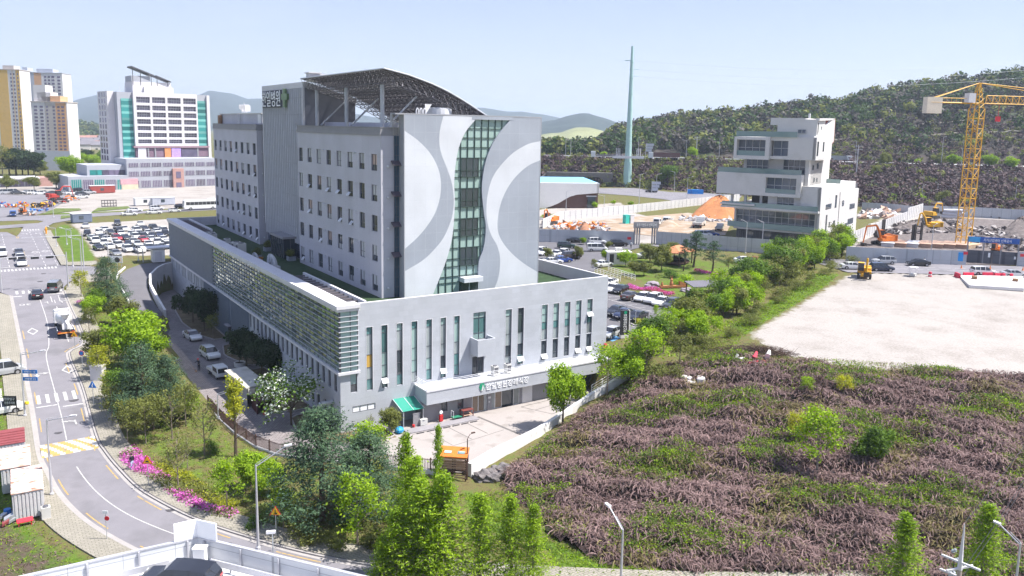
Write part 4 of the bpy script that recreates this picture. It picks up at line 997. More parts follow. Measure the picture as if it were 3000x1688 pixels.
yb=[38.3-3.92*k for k in range(8)][::-1];ya=[90.95-3.98*k for k in range(8)][::-1]
block(8.82,39.65,yb,'ward_wall');block(61.39,92.47,ya,'ward_wall')
bl=MB()
for y0,x in((8.74,9.9),(61.31,9.9),(61.31,10.6)):
 for z in rowsz:bl.ball((x,y0,z+.6),.16,n=8,m=5)
bl.build('wall_ventilator',alu,hos)
tw=MB();X0,TY0,TY1=10.02,38.92,59.8
prof=[(X0,39.8),(18.2,37.6),(18.2,DK),(X0,DK)]
tw.slab([(x,TY0,z)for x,z in prof],(0,TY1-TY0,0));tw.build('stair_tower_wall',mat('tower_shade_grey',(.20,.205,.235),.7,.08,.4),hos)  # wall colour darkened for the shade under the arched roof
tb=MB();tb.slab([(X0-.3,TY0-.06,40.65),(X0-.3,TY0-.06,39.8),(X0,TY0-.06,39.8),(18.4,TY0-.06,37.55),(18.4,TY0-.06,38.4),(X0+.4,TY0-.06,40.65)],(0,TY1-TY0+.12,0));tb.box(X0-.3,X0,TY1-.6,TY1+.06,DK+4,39.8);tb.box(X0-.3,X0,TY0-.06,TY0+.2,34,39.8);tb.build('tower_band',cap,hos)
tg=MB();gg=np.linspace(TY0+.2,TY1-.6,23)
for i in range(22):
 for z in np.arange(DK+.1,39.7,1.28):
  e=rg.normal()*.012;tg.poly([(X0-.06+e,gg[i+1],z),(X0-.06+e,gg[i],z),(X0-.06-e,gg[i],min(z+1.24,39.8)),(X0-.06-e,gg[i+1],min(z+1.24,39.8))])
tg.build('tower_glazing',GG2 if 'GG2' in globals()else glass('tower_glass',(.05,.065,.095),.06,metal=.25,spec=.9),hos)
tf=MB()
for y in gg:tf.box(X0-.42,X0-.08,y-.05,y+.05,15.4,39.8)
tf.build('tower_fin',mat('fin_silver',(.68,.69,.73),.4,.05,1,metal=.2),hos)
th=MB()
for z in np.arange(15.4,39.5,2.55):th.box(X0-.2,X0-.05,TY0+.2,TY1-.6,z-.04,z+.04)
th.build('tower_transom',frame_m,hos)
sgb=MB();sgb.box(X0-.5,X0-.43,48.4,59.0,36.95,39.75);sgb.build('sign_shadow_panel',mat('sign_shadow_dark',(.05,.055,.075),.6),hos);t2=text_fit('tower_lettering','한일병원',MATS['sign_white'],(X0-.62,58.7,37.1),(0,-1,0),(0,0,1),9.9,2.55,.07,hos,.0)  # dark panel added to paint the shadow behind the raised letters
cr_=MB();cg=mat('cross_green',(.16,.24,.13),.5,.05);cr_.box(X0-.8,X0-.44,46.0,46.95,36.9,39.85);cr_.box(X0-.8,X0-.44,46.95,47.75,38.1,39.05);cr_.box(X0-.8,X0-.44,45.0,46.0,38.1,39.05);cr_.build('green_cross',cg,hos)
ve=MB();ve.box(7.6,9.96,43.6,50.6,16.1,16.45,0);ve.box(7.8,9.96,43.9,50.3,12.95,16.1,1)
for y in np.arange(43.9,50.4,1.06):ve.box(7.72,7.8,y-.05,y+.05,12.95,16.1,2)
for x in(7.8,8.9):ve.box(x-.05,x+.05,43.8,43.9,12.95,16.1,2)
ve.build('roof_entrance',[panel_d,gl_dark,frame_m],hos)
tr_=MB();tr_.box(10.3,11.9,37.2,38.8,40.66,41.9,0);tr_.box(10.1,12.1,37.0,39,41.9,42.05,0);tr_.box(12,17.5,38.0,38.2,41.7,41.9,0);tr_.build('tower_roof_hut',cap,hos)
PY=7.32
GLc=[(21.68,35.45),(20.1,33.76),(19.11,31.75),(18.62,29.42),(18.46,27.24),(18.56,24.88),(18.46,22.33),(18.19,20.12),(17.53,17.76),(16.49,15.26),(15.4,12.9)]
GRc=[(26.89,35.42),(25.48,33.91),(24.18,32.28),(23.21,30.23),(22.7,27.84),(22.63,25.77),(22.97,23.16),(23.28,21.22),(22.98,18.61),(22.29,16.89),(22.21,15.12),(22.18,12.9)]
DLc=[(11.5,33.75),(13.37,32.55),(15.01,31.01),(16.1,29.2),(16.52,27.5),(16.43,25.6),(15.78,23.63),(14.67,22.01),(13.37,20.66),(11.5,19.2)]
ROc=[(16.85,35.68),(16.39,34.04),(16.27,32.4),(16.59,30.93),(17.4,29.1),(18.1,27.25),(18.4,25.2),(18.26,23.36),(17.7,21.69),(16.75,20.04),(15.24,18.52),(13.75,17.45),(11.5,16.4)]
QOc=[(31.78,32.63),(29.71,32.21),(27.4,31.07),(25.56,29.52),(24.3,27.98),(23.58,26.09),(23.31,23.84),(23.54,21.74),(24.18,20.12),(25.03,18.83),(25.52,17.36),(25.57,15.92),(25.33,14.32),(24.72,12.9)]
DRc=[(31.78,30.05),(29.79,29.3),(27.9,27.92),(26.56,26.36),(25.6,24.5),(25.12,22.4),(25.2,20.6),(25.97,19.12),(27.49,17.49),(29.47,15.98),(31.78,14.6)]
def curve(c):return[tuple(p)for p in spline(c,.35)]
gL,gR,dL,rO,qO,dR=map(curve,(GLc,GRc,DLc,ROc,QOc,DRc));x0,x1,zt=11.5,31.78,35.7
pg=tiles('panel_grey',(.335,.36,.41),(.44,.46,.50),1.55,2.1,'xy',0,.012,.015,.5);pl=tiles('panel_light',(.60,.615,.65),(.53,.545,.58),1.55,2.1,'xy',0,.010,.012,.5)
def wavy(name,out,m,th=.28):w_=MB();w_.slab([(x,PY,z)for x,z in out][::-1],(0,th,0));return w_.build(name,m,hos)
wavy('light_panel',dL,pl);wavy('grey_panel',[(x0,zt)]+dL+rO[::-1],pg)
wavy('light_panel',rO+[(x0,12.9)]+gL[::-1]+[(21.68,zt)],pl)
wavy('grey_panel',[(26.89,zt)]+gR+qO[::-1]+[(x1,zt)],pg);wavy('light_panel',qO+[(x1,12.9)]+dR[::-1],pl);wavy('grey_panel',dR,pg)
tp=MB();tp.box(21.0,27.4,PY-.02,PY+.25,35.3,zt+.02);tp.build('panel_head',pg,hos)
eg=MB();eg.box(x0-.1,x0,PY-.02,PY+1.45,DK,zt);eg.box(x1,x1+.1,PY-.02,PY+1.45,DK,zt);eg.box(x0-1.25,x1+.1,PY-.02,PY+1.45,zt,zt+.16);eg.box(x0-1.25,x0-1.05,PY+1.0,PY+1.45,34.15,zt);eg.box(x0,x1,PY+.45,PY+1.45,33,zt-.02);eg.build('panel_frame',mat('panel_edge',(.33,.335,.36),.6,.05),hos)
lt=MB()
for x in(x0-.95,x0-.7,x0-.45,x0-.2):lt.box(x-.02,x+.02,PY+1.2,PY+1.24,33.2,zt)
lt.box(x0-1.05,x0-.1,PY+1.2,PY+1.24,34.4,34.45);lt.build('roof_lattice',mat('cream_lattice',(.5,.49,.42),.6),hos)
sg=MB();sg.box(10.75,x0-.1,8.70,8.80,DK,33.1);sg.build('recessed_glazing',glass('recess_glass',(.03,.055,.08),.08,spec=.7),hos)
sb=MB()
for z in np.arange(14.2,33,1.27):sb.box(10.75,x0-.1,8.66,8.70,z-.03,z+.03)
for x in(10.75,11.05):sb.box(x-.02,x+.02,8.66,8.70,DK,33.1)
sb.build('recessed_mullion',frame_m,hos)
for z in(29.6,25.8,22,18.2):aw=MB();aw.slab([(10.3,8.72,z+.5),(10.3,8.0,z),(11.4,8.0,z),(11.4,8.72,z+.5)],(0,0,-.12));aw.build('recess_awning',mat('awning_brown',(.09,.075,.09),.5),hos)
cg_=MB();xs=[15.4+1.03*k for k in range(12)];zs2=[12.9,14.3,15.1,16.4,17.4,18.8,20.3,21.2,22.6,24.1,25.3,26.5,27.95,28.8,30.4,31.75,32.97,34.16,35.4]
for i in range(11):
 for j in range(len(zs2)-1):
  xm,zm_=(xs[i]+xs[i+1])/2,(zs2[j]+zs2[j+1])/2;e=rg.normal()*.006
  cg_.poly([(xs[i],PY+.32+e,zs2[j]),(xs[i+1],PY+.32+e,zs2[j]),(xs[i+1],PY+.32-e,zs2[j+1]),(xs[i],PY+.32-e,zs2[j+1])],0)
cg_.build('curtain_wall_pane',glass('curtain_glass',(.27,.37,.34),.08,spec=.7,var=.1,scale=.2),hos)
cm=MB()
for x in xs[1:-1]:cm.box(x-.04,x+.04,PY+.2,PY+.3,12.9,35.4)
for z in zs2:cm.box(xs[0],xs[-1],PY+.21,PY+.29,z-.035,z+.035)
cm.build('curtain_wall_mullion',mat('mullion_dark_green',(.04,.065,.06),.5),hos)
for(za,zb)in((27.95,30.4),(24.1,26.5),(20.3,22.6),(16.4,18.8)):
 v=MB();v.box(19.52,22.12,PY+.17,PY+.2,za,zb,0)
 for x in(19.52,20.35,21.35,22.12):v.box(x-.05,x+.05,PY+.12,PY+.17,za,zb,1)
 for z in(za,za+.85,zb):v.box(19.52,22.12,PY+.125,PY+.165,z-.05,z+.05,1)
 v.build('lobby_window',[gl_dark,MATS['mullion_dark_green']],hos)
cn=MB();cn.box(19.45,22.3,PY-1.1,PY+.2,14.35,14.95,0);cn.box(19.6,22.15,PY+.1,PY+.16,12.92,14.35,1);cn.box(20.8,20.95,PY+.05,PY+.1,12.92,14.35,2);cn.build('deck_porch',[pl,gl_dark,alu],hos)
VP=[(9.6,41.1),(10.4,40.95),(12.8,40.5),(16,39.6),(18.2,38.8),(21,37.5),(24.2,35.8),(27.2,34.0)]
vx=np.array([p[0]for p in VP]);vz=np.array([p[1]for p in VP]);V0,V1=9.0,39.3
nxp=17;xs_=np.linspace(9.6,27.2,nxp);zs_=np.interp(xs_,vx,vz);ys_=np.linspace(V0,V1,21)
stl=mat('roof_steel',(.20,.195,.215),.5,.1,1,metal=.4);stl2=mat('roof_purlin',(.085,.075,.085),.7,.2,1)
top=MB();bot=MB();web=MB();lou=MB()
for i,(x,z)in enumerate(zip(xs_,zs_)):top.tube((x,V0,z),(x,V1,z),.05,n=4,caps=False)
for y in ys_:
 for i in range(nxp-1):top.tube((xs_[i],y,zs_[i]),(xs_[i+1],y,zs_[i+1]),.05,n=4,caps=False)
xb_=(xs_[:-1]+xs_[1:])/2;zb_=np.interp(xb_,vx,vz)-1.5;yb_=(ys_[:-1]+ys_[1:])/2;zb_=np.maximum(zb_,33.3)
for i in range(len(xb_)):bot.tube((xb_[i],yb_[0],zb_[i]),(xb_[i],yb_[-1],zb_[i]),.045,n=4,caps=False)
for y in yb_:
 for i in range(len(xb_)-1):bot.tube((xb_[i],y,zb_[i]),(xb_[i+1],y,zb_[i+1]),.045,n=4,caps=False)
for i in range(len(xb_)):
 for j in range(len(yb_)):
  c=(xb_[i],yb_[j],zb_[i])
  for(a,b)in((i,j),(i+1,j),(i,j+1),(i+1,j+1)):web.tube(c,(xs_[a],ys_[b],zs_[a]),.032,n=3,caps=False)
for x in np.arange(9.9,27.1,.3):
 z=float(np.interp(x,vx,vz))+.1;lou.obox((x,(V0+V1)/2,z),(.115,0,-.05),(0,(V1-V0)/2,0),(.02,0,.03))
top.build('roof_top_chord',stl,hos);bot.build('roof_bottom_chord',stl,hos);web.build('roof_web',stl,hos);lou.build('roof_purlins',stl2,hos)
ea=MB()
for y in(V0,V1):
 for i in range(nxp-1):ea.tube((xs_[i],y,zs_[i]+.06),(xs_[i+1],y,zs_[i+1]+.06),.09,n=5)
ea.tube((9.6,V0,41.16),(9.6,V1,41.16),.09,n=5);ea.build('roof_edge',mat('edge_white',(.62,.62,.64),.5,.03),hos)
for y in(12.7,24.6,36.3):
 p=MB();p.tube((11,y,33.6),(11,y,39.4),.26,n=10);p.lathe([(.4,0),(.4,.12),(.3,.3)],(11,y,33.55),10);p.build('roof_column',mat('column_grey',(.42,.44,.48),.5,.05),hos)
 q=MB();q.tube((11.5,y-.2,34.2),(15.6,y-.4,38.1),.13,n=6);q.build('roof_brace',MATS['column_grey'],hos)
rm=MB();rm.box(12.6,29,13.2,37.4,33.3,34.7);rm.build('roof_plinth',panel,hos)
rd=MB();rd.box(9.3,29.8,9.1,39.3,33.2,33.3);rd.box(9.3,29.8,61.7,92.2,33.2,33.3);rd.build('upper_roof',mat('roof_grey',(.30,.30,.31),.9,.1),hos)
tk=MB();tk.lathe([(1.7,0),(1.75,.05),(1.75,3.2),(1.3,3.35),(0,3.4)],(18.2,11.2,33.4),20);tk.build('water_tank',mat('tank_white',(.66,.66,.68),.4,.04),hos)
pp=MB()
for x in(14.2,14.7,15.2):pp.path([(x,9.6,33.6),(x,9.6,36.3),(x+.15,9.6,36.6),(x+.3,9.6,36.4),(x+.3,9.6,35.9)],.08,6)
pp.poly([(15.6,9.6,35.9),(16.4,9.6,37.1),(15.4,9.6,37.1)]);pp.build('roof_pipes',MATS['tank_white'],hos)
ph=MB();ph.box(10.2,24,61.8,91.2,33.3,36.0,0);ph.box(10.0,24.2,61.6,91.4,36.0,36.15,1);ph.box(10.12,10.19,62.3,64.2,34.3,35.9,2);ph.build('plant_room',[panel,cap,MATS['tank_white']],hos)
ck=MB();ck.box(9.6,10.1,89.2,90.8,33.5,35.8);ck.build('plant_room_door',mat('rust_brown',(.25,.14,.08),.8,.2),hos)
an=MB();an.tube((11,76,36),(11,76,38.2),.06,n=5)
for k in range(6):an.box(10.5,11.5,73.6+k*.8,73.9+k*.8,36.5+.25*(k%3),37.6+.2*(k%2));an.tube((11,73.7+k*.8,36),(11,73.7+k*.8,37),.04,n=4)
an.tube((9.9,75.5,33.5),(9.9,75.5,36.2),.05,n=4);an.tube((9.9,76.5,33.5),(9.9,76.5,36.2),.05,n=4)
for z in np.arange(33.7,36.2,.35):an.tube((9.9,75.5,z),(9.9,76.5,z),.03,n=4)
an.build('roof_antennas',cap,hos)
for(ya_,yb2)in((1.6,22.5),(74,93.2)):
 sk=MB()
 sk.box(1.25,2.1,ya_,yb2,DK,14.3,1);sk.box(3.6,3.9,ya_,yb2,DK,14.5,0)
 for y in np.arange(ya_+.5,yb2,1.4):sk.box(2.1,3.6,y-.07,y+.07,14.05,14.25,1);sk.box(2.1,2.2,y-.07,y+.07,DK,14.2,1)
 sk.build('roof_light_trough',[cap,mat('trough_brown',(.16,.14,.15),.7)],hos)
def ac_unit(x,y,z,label,s=1.,rz=0.,grp='air conditioners on the podium roof'):
 t=thing('air_conditioner',label,'air conditioner',(x,y,z),rz,grp);m=MB();m.box(-.5*s,.5*s,-.45*s,.45*s,.08,1.6*s);m.build('casing',ACM,t)
 f=MB();f.lathe([(.34*s,0),(.36*s,.06),(.3*s,.1)],(0,0,1.6*s),12);f.build('fan_grille',frame_m,t)
 g_=MB();g_.box(-.505*s,-.5*s,-.38*s,.38*s,.3,1.4*s);g_.build('side_grille',frame_m,t);return t
ACM=mat('ac_casing',(.55,.54,.52),.5,.04)
for i,(x,y,s,lb)in enumerate(((2.6,49.5,1.35,'large cream air conditioner nearest the satellite dishes on the podium roof'),(2.5,51.8,1.3,'cream air conditioner tight behind the nearest large one on the podium roof'),(3.0,56.5,.9,'small dark fronted air conditioner third from the dishes on the podium roof'),(2.1,58.6,.9,'small air conditioner by the parapet in the middle of the roof row'),(3.2,60.6,.95,'air conditioner on the green roof side in the middle of the row'),(2.3,66.5,1.05,'white air conditioner second from the far end of the roof row'),(2.4,68.3,1.1,'white air conditioner at the far end of the roof row'))):ac_unit(x,y,DK,lb,s)
def dish(x,y,r,label):
 t=thing('dome_skylight',label,'dome',(x,y,DK),0,'half domes on the podium roof');d_=MB()
 for k in range(14):
  a0,a1=math.pi*k/14,math.pi*(k+1)/14
  for j in range(6):
   b0,b1=math.pi/2*j/6,math.pi/2*(j+1)/6
   f_=lambda a,b:(r*.55*math.sin(b)*1.0,r*math.cos(a)*math.cos(b),.5+r*math.sin(a)*math.cos(b));d_.poly([f_(a0,b0),f_(a1,b0),f_(a1,b1),f_(a0,b1)])
 d_.poly([(0,r*math.cos(math.pi*k/14),.5+r*math.sin(math.pi*k/14))for k in range(15)],0);d_.build('dome_shell',MATS['tank_white'],t,smooth=False)
 q=MB()
 for a in(.8,1.57,2.34):q.tube((-.06,0,.5),(-.06,r*math.cos(a),.5+r*math.sin(a)),.04,n=4)
 q.build('ribs',galv,t);b=MB();b.box(-.2,1,-r,r,0,.5);b.build('kerb',cap,t)
dish(2.7,42.4,1.15,'smaller white half dome on the podium roof');dish(3.3,36.2,1.75,'larger white half dome on the podium roof')
def planter(x,y,z,label,kind='shrub_olive',h=1.2,cm=None):
 t=thing('planter',label,'planter',(x,y,z));m=MB();m.prism([(-.6,-.6),(.6,-.6),(.6,.6),(-.6,.6)],0,.7);m.build('tub',mat('planter_blue_grey',(.27,.29,.33),.7),t);s=MB();s.box(-.52,.52,-.52,.52,.7,.72);s.build('soil',mat('soil',(.07,.05,.035),.95,.3),t)
PLANTERS=[(8.0,53.2,'blue grey planter left of the roof entrance'),(8.4,42.0,'blue grey planter right of the roof entrance'),(4.0,45.5,'planter with a dark red bush near the half domes')]
for x,y,lb in PLANTERS:planter(x,y,DK,lb)
solo('roof_bench',MB().box(3.2,4.6,44,44.6,DK+.35,DK+.5).box(3.3,3.5,44.1,44.5,DK,DK+.35).box(4.3,4.5,44.1,44.5,DK,DK+.35),mat('bench_wood',(.42,.20,.06),.7,.2,3),'small orange wooden bench on the podium roof beside the half domes','bench')
# around the hospital: walls, fences, sheds, lamps, signs
def sh(x0,y0,x1,y1,w=2576):
 k=(x1-x0)/w
 return lambda u,v:(x0+u*k,y0+v*k)
S2=sh(0,500,800,950);S3=sh(0,850,800,1300);S4=sh(0,1238,800,1688);SQ=sh(0,640,420,900,2341);SL=sh(0,540,420,740);SR_=sh(700,1238,1500,1688);S5=sh(2200,650,3000,1100)
SG=sh(1550,650,2350,1100);SS=sh(1500,350,2200,744);SF=sh(2450,580,3000,860);SA=sh(1550,620,1950,800);SE=sh(1840,640,2360,860);S6=sh(1400,1100,2300,1688,2218);SC3=sh(2400,200,3000,800,1449);SW=sh(2050,300,2600,750,1771);SX=sh(560,960,960,1260,1932);S7=sh(2200,1100,3000,1688,1971)
def gp(S,u,v):return ground(*S(u,v))
whitewall=mat('white_wall',(.66,.64,.63),.8,.08,.8,stain=((.42,.41,.38),.9,.66))
def ribbon_wall(name,line,ztop,th,m,label,cat,zlow=-.8):
 L=np.array(line,float);zt=np.array(ztop,float);L3=np.c_[L,zt];L3=resample(L3,1.0);A=offset_line(L3[:,:2],th/2);Bq=offset_line(L3[:,:2],-th/2);mb=MB()
 for i in range(len(L3)-1):
  za=float(min(hz(*A[i]),hz(*Bq[i])))+zlow;zb=float(min(hz(*A[i+1]),hz(*Bq[i+1])))+zlow
  a0,a1,b0,b1=(*A[i],za),(*A[i+1],zb),(*Bq[i],za),(*Bq[i+1],zb);t=L3[i][2],L3[i+1][2]
  mb.poly([b0,b1,(b1[0],b1[1],t[1]),(b0[0],b0[1],t[0])]);mb.poly([a1,a0,(a0[0],a0[1],t[0]),(a1[0],a1[1],t[1])])
  mb.poly([(b0[0],b0[1],t[0]),(b1[0],b1[1],t[1]),(a1[0],a1[1],t[1]),(a0[0],a0[1],t[0])])
 for k in(0,-1):
  z=hz(*A[k])+zlow;mb.poly([(*A[k],z),(*Bq[k],z),(*Bq[k],L3[k][2]),(*A[k],L3[k][2])][::(1 if k==0 else-1)])
 return solo(name,mb,m,label,cat)
fw_=thing('forecourt_wall','curved white retaining wall climbing along the brambly mound beside the forecourt','wall')
w_=ribbon_wall('wall',WALL_LINE,[1.0,1.0,1.0,1.05,1.1,1.35,2.3,3.5,4.7,5.9,6.4],.45,whitewall,None,None);w_.parent=fw_
rr=MB();L3=resample(np.c_[np.array(WALL_LINE[6:]),[2.3,3.5,4.7,5.9,6.4]],1.6)
for i in range(len(L3)):
 rr.tube((L3[i][0],L3[i][1],L3[i][2]),(L3[i][0],L3[i][1],L3[i][2]+1.),.03,n=5)
 if i:
  for h in(.35,.65,1.):rr.tube((*L3[i-1][:2],L3[i-1][2]+h),(*L3[i][:2],L3[i][2]+h),.022,n=5)
rr.build('railing',MATS['white_metal'],fw_)
ribbon_wall('ramp_wall',RAMP_WALL,[5.6,5.5,5.3,4.9,4.2,3.4,1.7],.4,whitewall,'curved white parapet wall beside the ramp behind the hospital corner','wall',-3.6)
ribbon_wall('ramp_kerb_wall',[(-8.6,95.2),(-10.6,90),(-11.5,85.5),(-11.6,78),(-11.5,71)],[5.1,4.9,4.6,3.9,2.9],.22,whitewall,'low white edge wall on the tree side of the ramp','wall',-.5)
fmat=mat('fence_brown',(.085,.05,.042),.6,.2,2)
fe=thing('picket_fence','dark brown metal picket fence on a white kerb round the driveway bend','fence')
FL=resample(np.array(FENCE_LINE[2:]),.16);A=MB();K=MB();P_=offset_line(FL,-.1)
for i,(x,y)in enumerate(FL):
 A.box(x-.022,x+.022,y-.022,y+.022,.2,1.35)
for i in range(0,len(FL)-6,6):
 a,b=FL[i],FL[min(i+6,len(FL)-1)]
 for z in(.3,1.25):A.tube((*a,z),(*b,z),.03,n=4)
A.build('picket_panel',fmat,fe)
for i in range(0,len(FL),14):MB().box(FL[i][0]-.05,FL[i][0]+.05,FL[i][1]-.05,FL[i][1]+.05,0,1.45).build('fence_post',fmat,fe)
strip(K,FL,-.14,.14,0,zf=lambda x,y:np.full(len(x),.2));strip(K,FL,-.14,-.141,.0,zf=lambda x,y:np.full(len(x),.2),z1=-.9);strip(K,FL,.14,.141,0,zf=lambda x,y:np.full(len(x),.2),z1=-.3);K.build('fence_kerb',whitewall,fe)
ki=thing('timber_kiosk','slatted timber shelter with an orange roof and two skylights at the forecourt corner','shelter',(5.6,-16.0,-.45),math.atan2(-1.65,1.95))
ow=mat('orange_timber',(.62,.17,.03),.6,.15,2);dwd=mat('dark_timber',(.08,.045,.035),.8,.3,3);pw=mat('pale_timber',(.46,.30,.22),.8,.2,3)
r_=MB();r_.slab([(-1.45,-.75,2.35),(1.45,-.75,2.35),(1.45,.75,2.85),(-1.45,.75,2.85)],(0,0,.14));r_.build('roof',ow,ki)
for x in(-.85,.5):MB().slab([(x-.1,-.3,2.66),(x+.62,-.3,2.66),(x+.62,.05,2.78),(x-.1,.05,2.78)],(0,0,.03)).build('skylight',gl_mint,ki)
for x in(-1.3,0,1.3):
 for y in(-.6,.6):MB().box(x-.06,x+.06,y-.06,y+.06,0,2.4+(y+.75)*.33).build('post',dwd,ki)
for k,z in enumerate((.25,.5,.75,1.25,1.5,1.75,2.0,2.2)):MB().box(-1.3,1.3,-.68,-.64,z,z+.13).build('slat',pw if k not in(2,)else dwd,ki)
MB().box(-1.35,1.35,-.72,-.6,.98,1.12).build('rail',dwd,ki);MB().box(-1.3,1.3,.62,.66,.2,1.6).build('back_board',pw,ki)
kp=MB();kp.tube((0,0,0),(0,0,4.3),.07,.05,8);kp.path([(0,0,4.25),(.3,.1,4.6),(.8,.25,4.7)],.03,5);kp.box(.6,1.0,.16,.34,4.62,4.72);solo('lamp_post',kp,dwd,'slim dark lamp post standing against the orange roofed timber shelter','lamp post',loc=(6.55,-17.0,-.5))
rock_m=mat('boulder_stone',(.15,.135,.135),.95,.35,1.5,bump=.6,bscale=4)
def rock(x,y,sx,sy,sz,label,z=None,m=None,seed=0,group=None):
 rg_=np.random.default_rng(seed);bm=bmesh.new();bmesh.ops.create_icosphere(bm,subdivisions=3,radius=1)
 o=rg_.normal(size=3);
 for v in bm.verts:
  d=v.co.copy();k=1+.22*math.sin(3*d.x+o[0]*3)*math.cos(4*d.y+o[1]*3)+.14*math.sin(7*d.z+5*d.x+o[2]);v.co=Vector((round(d.x*k*2.2)/2.2*.35+d.x*k*.65,d.y*k,d.z*k))
  v.co=Vector((v.co.x*sx,v.co.y*sy,max(v.co.z,-.4)*sz))
 me=bpy.data.meshes.new('boulder');bm.to_mesh(me);bm.free();me.materials.append(m or rock_m)
 ob=link('boulder',me);ob.location=(x,y,(hz(x,y)if z is None else z)+.25*sz);return tag(ob,label,'rock',group)
for i,(x,y,s,lb)in enumerate(((8.0,-17.6,.75,'dark boulder touching the end of the white forecourt wall'),(8.6,-18.6,.65,'dark boulder lowest in the pile below the white wall end'),(9.3,-17.4,.7,'dark boulder in the middle of the pile by the white wall'),(9.6,-18.4,.55,'small dark boulder at the front of the rock pile'),(10.5,-17.6,.8,'broad flat dark boulder farthest right in the rock pile'))):rock(x,y,s*1.2,s,s*.9,lb,seed=i)
shd=thing('driveway_shed','flat pale roofed shed with a dark maroon open end beside the driveway','shed')
rf=mat('shed_roof',(.46,.44,.39),.7,.12,.5,stain=((.34,.32,.27),.4,.5));mar=mat('maroon_panel',(.07,.022,.025),.6,.2)
q=[(-7.3,21.8),(-4.4,22.2),(-4.1,13.7),(-6.9,13.2)][::-1];MB().prism(q,2.45,2.62).build('roof',rf,shd)
g_=MB();qi=[(-7.1,21.6),(-4.6,21.9),(-4.3,13.9),(-6.7,13.5)]
for a,b in((0,1),(1,2),(3,0)):g_.slab([(*qi[a],0),(*qi[b],0),(*qi[b],2.45),(*qi[a],2.45)],(.02,.02,0))
g_.build('wall',mat('shed_wall',(.33,.34,.36),.7),shd);MB().box(-6.7,-4.3,13.0,13.15,1.75,2.45).build('fascia',rf,shd)
e_=MB();e_.slab([(-6.35,10.6,0),(-6.2,13.4,0),(-6.2,13.4,1.9),(-6.35,10.6,1.35)],(.08,0,0));e_.slab([(-4.3,10.6,0),(-4.35,13.4,0),(-4.35,13.4,1.9),(-4.3,10.6,1.35)],(.08,0,0));e_.slab([(-6.35,10.6,1.35),(-4.25,10.6,1.35),(-4.3,13.4,1.9),(-6.2,13.4,1.9)],(0,0,.08));e_.slab([(-6.0,13.3,0),(-4.4,13.3,0),(-4.4,13.3,1.8),(-6.0,13.3,1.8)],(0,.05,0));e_.build('entrance_hood',mar,shd)
text_fit('hood_lettering','출구',MATS['sign_white'],(-5.6,13.26,1.45),(1,0,0),(0,0,1),.5,.25,.02,shd)
solo('red_bucket',MB().lathe([(.16,0),(.22,.32),(.2,.32),(.15,.04)],n=10),mat('red_plastic',(.55,.03,.03),.5),'small red bucket on the ground before the maroon shed entrance','bucket',loc=(-5.6,10.2,0))
pl_=thing('round_planter','round white stone planter holding a pale blossom bush by the driveway','planter',(-3.0,30.9,0));MB().lathe([(.55,0),(.75,.15),(.8,.75),(.7,.75),(.65,.6)],n=16).build('bowl',whitewall,pl_);MB().lathe([(.66,.62),(.0,.63)],n=16).build('soil',MATS['soil'],pl_)
bed_m=mat('bed_soil',(.13,.10,.055),.95,.35,.8)
flat0=lambda x,y:np.zeros(len(x))
for nm,poly in(('planting_bed',[(-.02,9.6),(-.02,29),(-3.2,28.5),(-4.0,22.5),(-3.9,12),(-2.8,9.2)]),('planting_bed',[(-.5,48),(-.5,74),(-3.6,73),(-4.5,62),(-4.0,52),(-2.4,47.4)]),('planting_bed',[(-.02,30.6),(-.02,44),(-2.2,43.6),(-3.4,38),(-2.0,31)][:5]),('planting_bed',[(-.1,-.2),(-.1,8.4),(-3.3,7.6),(-4.0,3.6),(-3.4,-1.6),(-1.2,-3.4),(4.8,-4.4),(4.8,-.15)])):
 sheet(nm,poly,.03,bed_m,2,zf=flat0,skirt=.1);k=MB();l=np.array(poly+[poly[0]],float);l=resample(l,1.2);strip(k,l,-.1,.1,.14,zf=flat0);strip(k,l,-.1,-.101,.14,0,zf=flat0);strip(k,l,.1,.101,.14,0,zf=flat0);struct('kerb',k,concrete)
dc=thing('exhaust_duct','silver ventilation duct bent down the hospital side near its corner','duct',(0,0,0));MB().tube((-.05,2.2,3.0),(-1.5,2.2,3.0),.26,n=12).build('pipe',galv,dc);MB().path([(-1.5,2.2,3.0),(-1.72,2.2,2.9),(-1.8,2.2,2.6),(-1.8,2.2,0)],.26,12).build('down_pipe',galv,dc)
aw_=thing('green_awning','green ribbed plastic awning on steel poles left of the terrace','awning',(0,0,0));agm=glass('green_sheet',(.03,.22,.16),.25,spec=.5,var=.1)
a_=MB();a_.slab([(6.3,-2.7,2.1),(9.15,-2.7,2.05),(9.15,-.02,2.75),(6.3,-.02,2.8)],(0,0,.05));a_.build('sheet',agm,aw_)
for x in(6.35,7.75,9.1):MB().tube((x,-2.68,2.12),(x,-.05,2.82),.05,n=5).build('rafter',alu,aw_)
for x in(6.5,9.0):MB().tube((x,-2.6,0),(x,-2.6,2.1),.05,n=6).build('pole',alu,aw_)
def solo_at(name,mb,m,lb,cat,x,y,z=0,rz=0):return solo(name,mb,m,lb,cat,None,False,(x,y,z),rz)
solo_at('ac_outdoor_unit',MB().box(-.45,.45,-.18,.18,.1,.8).lathe([(.28,0),(.26,.02)],(0,0,.81),10),ACM,'small cream air conditioner on the step under the green awning','air conditioner',9.0,-2.7)
solo_at('roll_shutter',MB().box(-.45,.45,-.05,.05,0,1.5).box(-.5,.5,-.07,.07,1.5,1.62),panel_d,'grey louvred screen standing under the green awning','screen',8.2,-2.5)
